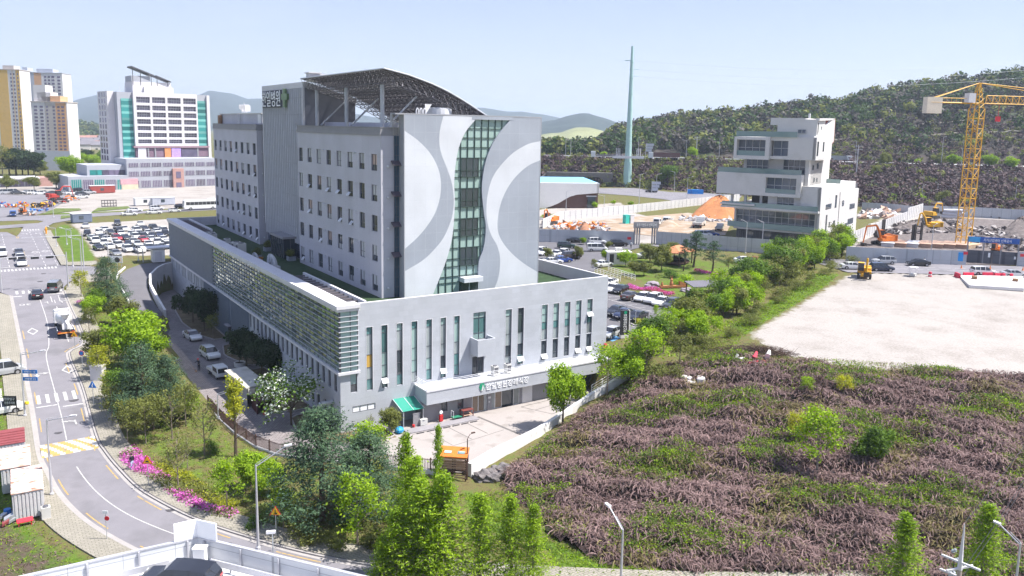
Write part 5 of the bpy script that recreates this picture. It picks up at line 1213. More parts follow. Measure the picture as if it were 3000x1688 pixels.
tr1=thing('hand_trolley','green hand trolley with a white handle outside the entrance','trolley',(13.3,-2.9,.1));MB().box(-.6,.6,-.3,.3,.2,.27).build('deck',mat('trolley_green',(.03,.20,.12),.5),tr1);MB().path([(-.6,-.28,.25),(-.6,-.28,1.05),(-.6,.28,1.05),(-.6,.28,.25)],.025,6).build('handle',MATS['white_metal'],tr1)
for x in(-.45,.45):
 for y in(-.24,.24):MB().tube((x,y-.04,.1),(x,y+.04,.1),.1,n=8).build('wheel',drain,tr1)
tb_=thing('wooden_table','dark red wooden table with a lower shelf by the entrance','table',(14.75,-2.75,.1));rdw=mat('red_wood',(.17,.05,.045),.6,.15,2);MB().box(-.75,.75,-.42,.42,.8,.86).build('table_top',rdw,tb_);MB().box(-.65,.65,-.36,.36,.2,.25).build('shelf',pw,tb_)
for x in(-.68,.68):
 for y in(-.36,.36):MB().box(x-.04,x+.04,y-.04,y+.04,0,.8).build('leg',rdw,tb_)
fx=thing('fire_extinguisher_stand','red fire extinguisher stand with a round sign on the entrance step','fire extinguisher',(11.3,-2.7,.1));MB().box(-.2,.2,-.14,.14,0,.75).build('box',MATS['red_plastic'],fx);MB().lathe([(.22,0),(.22,.03)],n=12).xf(Matrix.Translation((0,-.02,1.1))@Matrix.Rotation(math.pi/2,4,'X')).build('disc',MATS['sign_white'],fx);MB().tube((0,0,.75),(0,0,1.1),.02,n=5).build('post',galv,fx)
solo_at('paint_bucket',MB().lathe([(.15,0),(.17,.36),(.15,.36)],n=10),MATS['red_plastic'],'red and white bucket on the step beside the louvred screen','bucket',7.7,-2.75)
bl_=solo_at('blue_tarpaulin',MB().ball((0,0,.35),.55,n=9,rz=.4,m=5),mat('tarp_blue',(.03,.28,.55),.5,.2,3),'bright blue covered bundle under the round tree by the hospital front','bundle',5.6,-3.4)
for i,(x,lb)in enumerate(((19.5,'white air conditioner on the terrace left of its neighbour'),(21.4,'white air conditioner on the terrace right of its neighbour'))):ac_unit(x,-1.4,4.03,lb,.75,1.57,'air conditioners on the entrance terrace')
lamp_m=mat('lamp_steel',(.50,.50,.53),.45,.06,1,metal=.3)
def street_lamp(x,y,h,ang,arm,label,z=None,lean=0.,group='street lamps',cat='street lamp',rise=.35,brace=True):
 z=hz(x,y)if z is None else z;t=thing('street_lamp',label,cat,(x,y,z),ang,group)
 m=MB();m.tube((0,0,0),(0,0,h),.09+h*.004,.06,8);m.lathe([(.2,0),(.2,.25),(.12,.35)],n=8);m.build('mast',lamp_m,t)
 a=MB();a.path([(0,0,h-.15),(arm*.92,0,h+rise)],.045,6)
 if brace:a.path([(0,0,h+.05),(arm*.45,0,h+rise*.5+.12)],.025,5)
 a.build('arm',lamp_m,t)
 hd=MB();hd.slab([(arm*.86,-.13,h+rise-.06),(arm+.25,-.10,h+rise+.02),(arm+.25,.10,h+rise+.02),(arm*.86,.13,h+rise-.06)],(0,0,.13));hd.build('lamp_head',cap,t);return t
def lamp_from(S,base,topv,ang,arm,label,**k):
 x,y,z=gp(S,*base);h=top_z(x,y,S(0,topv)[1])-z;return street_lamp(x,y,h,ang,arm,label,z,**k)
to_right=math.atan2(CR[1],CR[0])
lamp_from(S4,(490,690),-30,to_right,2.5,'tall street lamp leaning its arm over the road beside the rusty container')
l2=lamp_from(S3,(237,1195),600,to_right,2.6,'street lamp carrying two blue road name plates at the side street')
bp=mat('sign_blue',(.04,.19,.55),.5,.04)
for z,d in((5.15,1),(4.3,1)):
 s_=MB();s_.box(.1,1.75,-.03,.03,z,z+.42);s_.poly([(-.12,-.03,z+.21),(.1,-.03,z+.42),(.1,-.03,z)][::-1]);s_.build('road_name_plate',bp,l2);text_fit('plate_lettering','한밭로 12',MATS['sign_white'],(.3,-.04,z+.1),(1,0,0),(0,0,1),1.25,.22,.01,l2)
MB().lathe([(.2,0),(.24,.1),(.2,.3)],n=8).xf(Matrix.Translation((.32,0,1.5))).build('beacon',mat('beacon_yellow',(.75,.5,.03),.5),l2)
street_lamp(-15.2,-20.6,7.3,to_right+.25,2.6,'street lamp at the bottom of the bend behind the parking roof',rise=1.4)
street_lamp(*level(1826,1530,7.2),7.0,to_right+2.2,1.6,'street lamp with a camera in front of the brambly mound',rise=1.1)
street_lamp(*level(2992,1575,7.0),6.9,to_right+2.4,1.5,'street lamp at the right edge near the utility pole',rise=.9)
lamp_from(SX,(385,1290),940,to_right,1.7,'short street lamp inside the picket fence by the driveway')
lamp_from(S2,(775,985),650,to_right+math.pi,2.0,'lamp mast on the corner of the crossing nearest the ramp')
lamp_from(S2,(690,910),560,to_right+math.pi,2.0,'lamp mast on the grass island beyond the crossing')
lamp_from(S2,(535,720),545,to_right+math.pi,1.8,'lamp mast by the pavement of the road going north')
lamp_from(S2,(632,700),560,to_right,1.2,'lamp mast in the middle of the grass island')
lamp_from(S2,(505,440),290,to_right+math.pi,1.5,'lamp mast at the far end of the north road near the dirt yard')
lamp_from(S2,(1025,870),580,to_right+math.pi,1.6,'slim lamp post before the gravel car park by the crossing')
lamp_from(S2,(1305,850),720,to_right,1.0,'lamp post beside the ramp entrance and the car park')
tl_m=mat('signal_black',(.03,.03,.035),.5);red_on=bpy.data.materials.new('signal_red');red_on.use_nodes=True;rb_=red_on.node_tree.nodes['Principled BSDF'];rb_.inputs['Base Color'].default_value=(.5,.01,.02,1);rb_.inputs['Emission Color'].default_value=(1,.03,.06,1);rb_.inputs['Emission Strength'].default_value=1.5
def signal(x,y,h,arm,ang,heads,label,lit=True):
 t=thing('traffic_signal',label,'traffic light',(x,y,hz(x,y)),ang,'traffic signals at the crossing');m=MB();m.tube((0,0,0),(0,0,h+.6),.12,.09,8);m.build('mast',lamp_m,t);a=MB();a.tube((0,0,h),(arm,0,h+.1),.07,.04,6);a.build('arm',lamp_m,t)
 for d in heads:
  b=MB();b.box(d-.62,d+.62,-.14,.1,h-.34,h+.02);b.build('signal_head',tl_m,t)
  if lit:MB().lathe([(.13,0),(.13,.03)],n=10).xf(Matrix.Translation((d-.45,-.14,h-.16))@Matrix.Rotation(math.pi/2,4,'X')).build('red_light',red_on,t)
 return t
signal(-20.0,81.0,6.0,6.4,math.pi,[2.6,4.9],'traffic signal with two red lights over the near side of the crossing')
signal(-15.6,99.6,6.4,10.5,math.pi+.03,[4.6],'traffic signal reaching over the north road with one red light')
signal(-30.2,81.5,6.0,5.2,.1,[2.0,3.4],'traffic signal on the left corner of the crossing, seen from behind',False)
def tri_sign(x,y,h,label,face,rim,ang=None,s=.5,mark='bump',z=None):
 t=thing('warning_sign',label,'road sign',(x,y,hz(x,y)if z is None else z),to_right if ang is None else ang);MB().tube((0,0,0),(0,0,h),.035,n=6).build('post',galv,t)
 def tri(k,y0,m,nm):MB().slab([(-s*k,y0,h-.25-s*(k-1)*.5),(s*k,y0,h-.25-s*(k-1)*.5),(0,y0,h-.25+s*1.73*k-s*(k-1)*.5)],(0,.02,0)).build(nm,m,t)
 tri(1.,-.06,rim,'sign_rim');tri(.78,-.085,face,'sign_face')
 if mark=='bump':MB().slab([(-.18,-.1,h-.08),(.18,-.1,h-.08),(.08,-.1,h+.06),(-.08,-.1,h+.06)],(0,.01,0)).build('symbol',tl_m,t)
 elif mark=='bar':MB().slab([(-.03,-.1,h-.1),(.03,-.1,h-.1),(.04,-.1,h+.22),(-.04,-.1,h+.22)],(0,.01,0)).box(-.16,.16,-.1,-.09,h-.15,h-.12).build('symbol',tl_m,t)
 else:MB().tube((-.05,-.095,h-.02),(.08,-.095,h+.25),.05,n=5).tube((.02,-.095,h-.02),(-.02,-.095,h-.16),.035,n=4).build('symbol',MATS['sign_white'],t)
 return t
yel=mat('sign_yellow',(.85,.48,.01),.5,.03);srd=mat('sign_red',(.62,.03,.05),.5,.03)
x,y,z=gp(S4,1403,600);tri_sign(x,y,2.5,'yellow and red triangle sign with a hump symbol before the azaleas',yel,srd)
x,y,z=gp(SR_,352,1110);tri_sign(x,y,2.5,'yellow and red triangle sign on the bend under the big pine',yel,srd,mark='bar')
x,y,z=gp(S3,710,570);tri_sign(x,y,2.3,'yellow triangle warning sign behind the mixer truck',yel,mat('sign_orange',(.8,.25,.02),.5))
x,y,z=gp(S3,885,1100);tri_sign(x,y,2.6,'blue pedestrian triangle sign on the right hand pavement',bp,bp,mark='man')
t=thing('no_parking_sign','round pink and blue no parking sign on the pavement by the trees','road sign',(*gp(S3,780,752)[:3],),to_right);MB().tube((0,0,0),(0,0,2.3),.035,n=6).build('post',galv,t)
for r,y0,m in((.36,-.05,srd),(.26,-.07,bp)):MB().lathe([(r,0),(r,.02)],n=18).xf(Matrix.Translation((0,y0,2.3))@Matrix.Rotation(math.pi/2,4,'X')).build('disc',m,t)
t=thing('signpost','small signpost with red and white plates on the left pavement of the bend','road sign',(*gp(S4,1010,1110)[:3],),to_right);MB().tube((0,0,0),(0,0,2.6),.03,n=6).build('post',galv,t);MB().box(-.22,.22,-.05,-.02,2.35,2.6).build('plate',MATS['sign_white'],t);MB().lathe([(.2,0),(.2,.02)],n=14).xf(Matrix.Translation((.12,-.05,1.95))@Matrix.Rotation(math.pi/2,4,'X')).build('disc',srd,t)
x,y,z=gp(S2,1100,905);t=thing('curve_sign','white board with yellow chevrons at the corner of the ramp','road sign',(x,y,z),to_right);MB().box(-1.3,1.3,-.04,0,.8,2.2).build('board',MATS['sign_white'],t);text_fit('chevrons','<<',yel,(.1,-.05,1.0),(1,0,0),(0,0,1),1.0,.8,.02,t);MB().tube((-1,0,0),(-1,0,.8),.05,n=5).build('leg',galv,t);MB().tube((1,0,0),(1,0,.8),.05,n=5).build('leg',galv,t)
x,y,z=gp(S2,1110,960);t=thing('traffic_mirror','round dark traffic mirror seen from behind at the ramp corner','mirror',(x,y,z),to_right);MB().tube((0,0,0),(0,0,2.6),.05,n=6).build('post',galv,t);MB().lathe([(.55,0),(.5,.06),(.2,.14)],n=16).xf(Matrix.Translation((0,.05,2.5))@Matrix.Rotation(math.pi/2,4,'X')).build('mirror_back',tl_m,t)
x,y,z=gp(S2,437,600);t=thing('dummy_flagman','orange mannequin road worker standing at the roadside','mannequin',(x,y,z));MB().lathe([(.16,0),(.2,.5),(.22,.9),(.3,1.3),(.26,1.55),(.1,1.65)],n=10).build('body',mat('hi_vis_orange',(.85,.32,.03),.6),t);MB().ball((0,0,1.82),.14).build('head',yel,t)
t=thing('notice_board','black notice board with white lettering beside the side street','notice board',(*gp(S3,105,1185)[:3],),to_right);MB().box(-.75,.75,-.03,.03,1.2,2.35).build('board',tl_m,t);text_fit('board_lettering','현장입구',MATS['sign_white'],(-.62,-.05,1.85),(1,0,0),(0,0,1),1.2,.32,.01,t);text_fit('board_lettering','전용주차장',MATS['sign_white'],(-.62,-.05,1.4),(1,0,0),(0,0,1),1.2,.3,.01,t)
for x in(-.7,.7):MB().box(x-.04,x+.04,-.03,.03,0,1.2).build('leg',tl_m,t)
up=thing('utility_pole','concrete utility pole with white crossarms, insulators and a transformer','utility pole',(*level(2826,1536,10.0),-.2),.5);cpole=mat('concrete_pole',(.36,.30,.26),.9,.1,1)
MB().tube((0,0,0),(0,0,7.2),.2,.14,10).build('pole',cpole,up);MB().tube((0,0,7.1),(.05,.0,10.2),.16,.03,6).build('peak_bracket',cap,up)
for a,z,l in((.9,7.6,1.5),(.9,6.6,1.5),(2.2,7.2,1.0)):MB().obox((0,0,z),(l*math.cos(a)*.9,l*math.sin(a)*.9,-.12*l),(-.06*math.sin(a),.06*math.cos(a),0),(0,0,.06)).build('crossarm',cap,up)
for k in range(5):MB().lathe([(.07,0),(.12,.05),(.07,.1),(.12,.15),(.05,.22)],(.5+.35*k,.1*k,7.5-.25*(k%3)),8).build('insulator',MATS['grey_glass'],up)
MB().lathe([(.22,0),(.25,.3),(.2,.6)],(1.7,.3,5.4),10).build('transformer',galv,up);MB().path([(0,0,7.4),(.9,.2,7.2),(2.6,.5,6.6)],.03,5).path([(0,0,6.6),(1,.3,6.3),(2.6,.6,5.9)],.03,5).path([(1.2,.3,7.1),(1.15,.3,5.5)],.03,5).build('bracket',tl_m,up)
wr=MB()
for z0,dz in((10.1,-.3),(6.6,-.4),(6.0,-.4)):wr.path([(up.location.x+k*3.4,up.location.y+k*.9,z0+dz*math.sin(math.pi*k/8)-.02*k)for k in range(9)],.02,4)
wires=solo('overhead_wires',wr,tl_m,'black overhead wires running right from the utility pole','wires')
x,y,z=gp(S3,930,850);solo_at('utility_cabinet',MB().box(-.75,.75,-.6,.6,0,1.9).box(-.8,.8,-.65,.65,1.9,2.0),mat('cabinet_white',(.62,.60,.62),.6,.06),'pale box cabinet half hidden in the bank trees by the pavement','cabinet',x,y,z,to_right)
corr=mat('container_white',(.55,.54,.55),.6,.1,1,stain=((.36,.22,.16),1.5,.62));rust=mat('rusty_roof',(.60,.47,.42),.8,.2,.8,stain=((.40,.22,.16),1.2,.55));mroof=mat('maroon_sheet',(.22,.055,.06),.7,.12,1)
def container(name,x,y,rz,w,l,h,label,body,roof,cat='container',z=None):
 t=thing(name,label,cat,(x,y,hz(x,y)if z is None else z),rz);b=MB();b.box(-w/2,w/2,-l/2,l/2,.15,h)
 for k in range(int(l/.28)):yy=-l/2+.2+k*.28;b.box(-w/2-.05,-w/2,yy,yy+.14,.25,h-.15);b.box(w/2,w/2+.05,yy,yy+.14,.25,h-.15)
 for k in range(int(w/.28)):xx=-w/2+.15+k*.28;b.box(xx,xx+.14,-l/2-.05,-l/2,.25,h-.15)
 b.build('body',body,t);r=MB();r.box(-w/2-.08,w/2+.08,-l/2-.08,l/2+.08,h,h+.06)
 for k in range(int(l/.75)):yy=-l/2+.3+k*.75;r.box(-w/2-.08,w/2+.08,yy,yy+.3,h+.06,h+.11)
 r.build('roof',roof,t);return t
container('shipping_container',-30.45,-2.6,-.03,2.3,5.7,2.55,'dented white container with a rusty ribbed roof by the bend',corr,rust)
container('shipping_container',-31.1,3.6,-.03,2.3,5.4,2.5,'white container with a rusty roof just behind the nearest one',corr,rust)
container('storage_shed',-31.3,9.2,-.03,2.3,4.4,2.6,'shed with a maroon sheet roof beyond the two containers',corr,mroof,'shed')
ac_unit(-29.3,-6.0,.0,'cream air conditioner on the grass against the white container',.7,0,'air conditioners by the containers')
solo_at('red_bench',MB().slab([(-.6,-.2,.35),(.6,-.2,.35),(.6,.2,.55),(-.6,.2,.55)],(0,0,.06)).box(-.5,-.42,-.15,.15,0,.4).box(.42,.5,-.15,.15,0,.4),srd,'tilted red bench by the corner of the white container','bench',-30.9,-6.4,0)
solo_at('blue_barrel',MB().lathe([(.28,0),(.3,.05),(.28,.45),(.3,.5),(.28,.9)],n=12),bp,'blue barrel behind the corner of the white container','barrel',-32.1,-4.3,0)
jk=MB();rj=random.Random(2)
for k in range(14):jk.obox((rj.uniform(-.6,.6),rj.uniform(-.8,.8),.2+rj.uniform(0,.5)),(.25,.05,.1),(0,.2,.05),(.03,0,.12),rj.choice([0,1]))
solo_at('scrap_pile',jk,[mat('scrap_red',(.25,.06,.06),.7),galv],'pile of red and grey scrap beside the white container','scrap',-32.0,-5.0,0)
prk=thing('parking_roof_building','white roof car park with panelled parapets and steel barriers','building');wp=mat('roof_paint',(.70,.70,.71),.7,.06,.4,stain=((.55,.54,.54),.5,.58));pp_=tiles('parapet_panel',(.60,.61,.63),(.34,.35,.37),2.8,4,'xy',0,.02,.03,.5)
c0=np.array((-22.2,-32.5));ua=np.array((-.998,.05));ub=np.array((.59,-.807));ZR,ZP=7.1,8.35
far=[c0,c0+ub*26,c0+ub*26+ua*40,c0+ua*40]
q=MB();q.prism([tuple(p)for p in far][::-1]if False else[tuple(far[0]),tuple(far[3]),tuple(far[2]),tuple(far[1])],-.5,ZR);q.build('roof_slab',wp,prk)
for d,L,nm in((ua,40,'parapet'),(ub,26,'parapet')):
 n=np.array((-d[1],d[0]));n=n if n@(c0-np.array((-24,-36)))>0 else-n
 p=MB();p.obox((*(c0+d*L/2+n*.02),(ZP+ZR)/2-.2),(*(d*L/2),0),(*(n*.06),0),(0,0,(ZP-ZR)/2+.2));p.build(nm,pp_,prk)
 c=MB();c.obox((*(c0+d*L/2+n*.02),ZP+.05),(*(d*L/2),0),(*(n*.1),0),(0,0,.05))
 for s in np.arange(.6,L,2.8):c.obox((*(c0+d*s-n*.12),(ZP+ZR)/2),(*(d*.05),0),(*(n*.06),0),(0,0,(ZP-ZR)/2))
 c.build('parapet_rail',lamp_m,prk)
 g=MB();g.obox((*(c0+d*(L/2+.9)-n*.9),ZR+.5),(*(d*(L/2-.9)),0),(*(n*.05),0),(0,0,.2));g.obox((*(c0+d*(L/2+.9)-n*.83),ZR+.5),(*(d*(L/2-.9)),0),(*(n*.03),0),(0,0,.07))
 for s in np.arange(1.2,L,2.0):g.obox((*(c0+d*s-n*.8),ZR+.3),(*(d*.05),0),(*(n*.05),0),(0,0,.3))
 g.build('crash_barrier',lamp_m,prk)
 g=MB();g.obox((*(c0+d*(L/2+1.2)-n*1.25),ZR+.06),(*(d*(L/2-1.3)),0),(*(n*.08),0),(0,0,.06));g.build('wheel_kerb',cap,prk)
sb_=thing('sign_panel','white angled sign panels seen from behind on the parking roof corner','sign',(c0[0],c0[1],0));
for d,L in((ua,1.35),(ub,1.5)):p=MB();p.obox((*(d*L/2*1.02),9.0),(*(d*L/2),0),(-d[1]*.04,d[0]*.04,0),(0,0,.62));p.build('panel',MATS['frosted_white'],sb_);k=MB();k.tube((*(d*L*.95),ZR),(*(d*L*.95),9.6),.04,n=5);k.tube((*(d*.1),8.6),(*(d*L*.9),9.5),.025,n=4);k.build('strut',galv,sb_)
solo_at('roof_box',MB().box(-.35,.35,-.25,.25,0,1.1).box(-.4,.4,-.3,.3,1.1,1.2),MATS['frosted_white'],'small white junction box in the corner of the parking roof','box',-22.3,-33.6,ZR,-.6)
t=thing('roof_camera','white security camera on a thin post outside the parking roof','camera',(-18.6,-36.4,6.6));MB().tube((0,0,0),(0,0,2.9),.035,n=6).build('post',galv,t);MB().obox((-.1,0,2.95),(.25,-.1,0),(.04,.09,0),(0,0,.08)).build('housing',cap,t)
# vehicles
CARP=paint('car_paint');CG=glass('car_glass',(.018,.02,.026),.05,spec=.9,var=.1);TY=mat('tyre',(.022,.022,.024),.85,.1);RIM=mat('wheel_rim',(.42,.42,.44),.35,.05,2,metal=.6)
HLm=mat('headlight',(.75,.77,.8),.15,.03,spec=.8);TLm=mat('tail_light',(.38,.015,.02),.2,.05,spec=.7);PLm=mat('number_plate',(.72,.72,.70),.5,.03);TRIMm=mat('car_trim',(.03,.03,.033),.6,.05)
W_={'white':(.72,.72,.72),'black':(.012,.012,.015),'navy':(.018,.025,.06),'dark grey':(.055,.058,.065),'silver':(.42,.43,.45),'grey':(.17,.175,.19),'red':(.38,.02,.035),'brown':(.075,.055,.05),'blue':(.03,.07,.28),'dark green':(.02,.045,.04)}
SHAPE=dict(sedan=([(-2.36,.40,.86,.88),(-2.26,.28,1.00,1.03),(-1.72,.22,1.02,1.07),(-.98,.2,.99,1.40),(-.25,.2,.97,1.455),(.38,.2,.95,1.42),(1.18,.2,.93,.98),(2.0,.22,.80,.83),(2.28,.28,.66,.69),(2.38,.42,.56,.58)],.91,1.42),suv=([(-2.33,.45,.95,.98),(-2.26,.32,1.08,1.16),(-1.95,.28,1.10,1.62),(-1.0,.26,1.06,1.71),(0,.26,1.03,1.71),(.45,.26,1.01,1.66),(1.22,.26,.99,1.06),(2.0,.28,.92,.96),(2.26,.34,.80,.83),(2.35,.48,.66,.68)],.935,1.40),hatch=([(-1.95,.42,.9,.93),(-1.88,.3,1.0,1.08),(-1.6,.24,1.02,1.44),(-.6,.22,.98,1.5),(.2,.22,.96,1.48),(.95,.22,.94,1.0),(1.6,.24,.82,.85),(1.86,.3,.66,.69),(1.95,.42,.56,.58)],.85,1.2),van=([(-2.5,.4,1.0,1.05),(-2.46,.3,1.2,1.85),(-1.6,.28,1.15,1.93),(0,.28,1.12,1.95),(1.0,.28,1.1,1.9),(1.75,.28,1.06,1.2),(2.25,.3,.95,1.0),(2.45,.36,.8,.83),(2.55,.48,.66,.68)],.95,1.55))
def car_parts(kind):
 st,hw,wb=SHAPE[kind];n=len(st);body=MB();win=MB()
 def ring(i):
  x,zl,zb,zr=st[i];k=1 if 0<i<n-1 else.86
  if i in(1,n-2):k=.95
  open_=zr-zb>.2;wr=hw*(.72 if kind!='van' else.82)*k if open_ else hw*.86*k;zm_=(zl+zb)*.55
  return[(hw*.93*k,zl),(hw*k,zm_),(hw*.965*k,zb),(wr,zr),(-wr,zr),(-hw*.965*k,zb),(-hw*k,zm_),(-hw*.93*k,zl)],open_
 rg_=[ring(i)for i in range(n)]
 for i in range(n):
  for y,z in rg_[i][0]:body.v.append((st[i][0],y,z));win.v.append((st[i][0],y,z))
 for i in range(n-1):
  oa,ob=rg_[i][1],rg_[i+1][1]
  for j in range(8):
   a,b=i*8+j,i*8+(j+1)%8;f=(a,b,b+8,a+8);gl=False
   if j in(2,4)and(oa or ob):gl=True
   if j==3 and(oa!=ob):gl=True
   (win if gl else body).f.append(f);(win if gl else body).m.append(0)
 body.f.append(tuple(range(7,-1,-1)));body.m.append(0);body.f.append(tuple((n-1)*8+k for k in range(8)));body.m.append(0)
 for s in(-1,1):
  for i in range(n-1):
   if rg_[i][1]and rg_[i+1][1]:
    x=st[i][0];p,q=rg_[i][0][2],rg_[i][0][3]
    body.slab([(x-.035,s*(p[0]+.004),p[1]),(x+.035,s*(p[0]+.004),p[1]),(x+.035,s*(q[0]+.004),q[1]),(x-.035,s*(q[0]+.004),q[1])],(0,s*.012,0))
  body.box(.82 if kind!='van' else 1.35,.98 if kind!='van' else 1.5,s*hw if s>0 else-hw-.17,hw+.17 if s>0 else-hw,.98,1.12)
  for wx in(-wb,wb):body.lathe([(.42,0),(.42,.02)],n=14,mi=1).v[-28:]
 nv=len(body.v)
 k=0
 for s in(-1,1):
  for wx in(-wb,wb):pass
 body.f=[f for f,m in zip(body.f,body.m)if m==0];body.m=[0]*len(body.f)
 for s in(-1,1):
  for wx in(-wb,wb):
   b=len(body.v)
   for t in range(13):a=math.pi*t/12;body.v.append((wx+.40*math.cos(a),s*(hw+.004),.33+.40*math.sin(a)))
   body.v+=[(wx-.40,s*(hw+.004),.22),(wx+.40,s*(hw+.004),.22)]
   body.f.append(tuple(range(b,b+15))if s<0 else tuple(range(b+14,b-1,-1)));body.m.append(1)
 wl=MB();wl.tube((0,-.11,0),(0,.11,0),.33,n=14);wl.tube((0,-.118,0),(0,-.112,0),.22,n=10,mi=1);wl.tube((0,.112,0),(0,.118,0),.22,n=10,mi=1)
 xf,xr=st[-1][0],st[0][0];zf=(st[-1][1]+st[-1][2])/2
 hl=MB();hl.obox((0,0,0),(.10,-.03,0),(.05,.17,0),(.0,0,.065));tl=MB();tl.box(-.04,.05,-.17,.17,-.08,.08);pl_=MB();pl_.box(-.02,.02,-.26,.26,-.06,.06)
 return dict(body=body.mesh('body',[CARP,TRIMm],False),window=win.mesh('window',CG),wheel=wl.mesh('wheel',[TY,RIM]),hl=hl.mesh('headlight',HLm),tl=tl.mesh('tail_light',TLm),plate=pl_.mesh('number_plate',PLm),wb=wb,hw=hw,xf=xf,xr=xr,st=st)
CARS={}
def car_proto(kind):
 d=car_parts(kind);r=thing('parked_car','car','car')
 for me in(d['body'],):
  me.polygons.foreach_set('use_smooth',[False]*len(me.polygons))
 b=link('body',d['body'],r,.035);link('window',d['window'],r)
 for s in(-1,1):
  for wx in(-d['wb'],d['wb']):o=link('wheel',d['wheel'],r);o.location=(wx,s*(d['hw']-.09),.33)
  o=link('headlight',d['hl'],r);o.location=(d['xf']-.13,s*d['hw']*.66,d['st'][-2][2]-.06);o.scale=(1,s,1)
  o=link('tail_light',d['tl'],r);o.location=(d['xr']+.03,s*d['hw']*.64,d['st'][0][2]-.06)
 o=link('number_plate',d['plate'],r);o.location=(d['xr']-.005,0,.66);o=link('number_plate',d['plate'],r);o.location=(d['xf']+.005,0,.5)
 return remember(r)
def car(kind,color,x,y,ang,label,group=None,z=None,s=.97,name=None,cat='car'):
 c=W_[color]
 e=.9;zz=hz(x,y)if z is None else z
 if kind not in CARS:
  CARS[kind]=r=car_proto(kind);used=False
  for ch in r.children:ch.color=(*c,1)
  r.location=(x,y,zz+.005);r.rotation_euler=(0,0,ang);r.scale=(s,)*3;r['label']=label;r['category']=cat
  if group:r['group']=group
  return r
 r=dup(CARS[kind],(x,y,zz+.005),ang,s,label,group,c);r['category']=cat
 if not group and 'group' in r:del r['group']
 return r
DN,UP=-math.pi/2,math.pi/2
def at_px(S,kind,color,u,v,ang,label,group=None,**k):
 x,y,z=gp(S,u,v);return car(kind,color,x,y,ang,label,group,z if z<12 else None,**k)
G1='cars in the gravel car park'
LOTC=[(810,537,'w','sedan'),(825,612,'k','suv'),(935,602,'w','suv'),(990,572,'w','sedan'),(1040,597,'k','sedan'),(1120,592,'g','van'),(1172,565,'w','sedan'),(1108,512,'g','suv'),(872,652,'w','sedan'),(905,680,'w','suv'),(970,645,'k','sedan'),(1012,662,'w','hatch'),(1102,655,'r','suv'),(1180,648,'k','sedan'),(1145,612,'w','hatch'),(1238,612,'w','sedan'),(1290,580,'w','suv'),(1315,607,'w','sedan'),(1325,517,'w','sedan'),(1362,562,'k','sedan'),(1450,557,'k','suv'),(1480,590,'w','sedan'),(1545,582,'w','suv'),(1398,604,'w','hatch'),(1432,627,'k','sedan'),(1355,637,'g','suv'),(1505,620,'n','sedan'),(1562,612,'k','suv'),(1278,640,'w','suv'),(1350,668,'r','hatch'),(1430,662,'w','sedan'),(1488,695,'w','suv'),(1540,662,'w','sedan'),(1580,690,'w','sedan'),(985,702,'w','suv'),(1030,735,'w','sedan'),(1088,690,'w','hatch'),(1120,722,'w','suv'),(1208,708,'k','sedan'),(1262,683,'w','sedan'),(1300,712,'s','hatch'),(1315,768,'w','van'),(1405,748,'w','suv'),(1402,708,'w','sedan'),(1205,760,'w','suv'),(930,745,'k','sedan'),(1090,798,'y','sedan'),(1480,742,'w','sedan'),(1540,735,'w','hatch'),(1582,728,'w','van')]
CN=dict(w='white',k='black',g='dark grey',r='red',n='navy',s='silver',y='grey')
ROWN=['farthest','second','third','fourth','fifth','front']
ords=['first','second','third','fourth','fifth','sixth','seventh','eighth','ninth','tenth','eleventh','twelfth','thirteenth']
rows_=[[]for _ in range(6)]
for q in LOTC:
 v=q[1];rows_[0 if v<545 else 1 if v<600 else 2 if v<635 else 3 if v<672 else 4 if v<716 else 5].append(q)
kn=dict(sedan='saloon car',suv='tall SUV',van='van',hatch='small hatchback')
for ri,rws in enumerate(rows_):
 for k,(u,v,c,kd)in enumerate(sorted(rws)):
  at_px(S2,kd,CN[c],u,v+2,DN+(.12 if ri%2 else-.1),f'{CN[c]} {kn[kd]}, {ords[k]} from left in the {ROWN[ri]} row of the gravel car park',G1,s=.92)
at_px(S2,'van','white',18,805,DN,'white minibus waiting at the far stop line at the left edge',cat='van')
at_px(S2,'sedan','dark grey',180,797,DN,'dark car first of three queuing at the crossing')
at_px(S2,'sedan','white',195,843,DN,'white car between the dark car and the front car of the queue')
at_px(S2,'sedan','white',205,893,DN,'white car at the front of the queue at the crossing')
at_px(S2,'van','grey',522,1128,UP-.25,'grey people carrier turning right into the crossing')
at_px(S2,'sedan','black',350,1192,UP,'black saloon with red rear lights stopping at the crossing')
for u,v,c,kd,a,lb in((1272,388,'white','sedan',0,'white saloon farther left on the far street'),(1478,372,'white','suv',0,'white SUV on the far lane of the far street'),(1220,424,'white','sedan',0,'white saloon with a person at its bonnet on the far street'),(1455,408,'white','sedan',0,'white saloon in the near lane before the SUV on the far street'),(1648,392,'white','hatch',0,'white hatchback just left of the coach'),(1712,357,'black','suv',0,'black car parked behind the coach front')):at_px(S2,kd,c,u,v,a,lb,s=.95)
far=[(130,172,'silver','van'),(235,165,'white','van'),(320,175,'dark grey','sedan'),(520,165,'white','sedan'),(600,172,'white','suv'),(720,182,'white','sedan'),(790,170,'white','sedan'),(950,180,'dark grey','sedan'),(1180,172,'silver','sedan'),(1300,178,'white','sedan'),(1430,130,'black','suv'),(1480,205,'dark grey','suv'),(1600,165,'silver','suv'),(1470,245,'white','sedan')]
for k,(u,v,c,kd)in enumerate(far):at_px(SL,kd,c,u,v+8,.15,f'{c} {kn[kd]}, {ords[k] if k < 13 else "last"} from the left behind the dirt yard' if k<13 else 'white saloon in front of the dark SUVs by the red container','cars along the dirt yard',s=1.05)
at_px(SX,'sedan','white',20,160,DN+.12,'white saloon parked farthest up the driveway by the hospital side')
at_px(SX,'suv','white',265,420,DN+.12,'white SUV parked in the driveway between saloon and pickup')
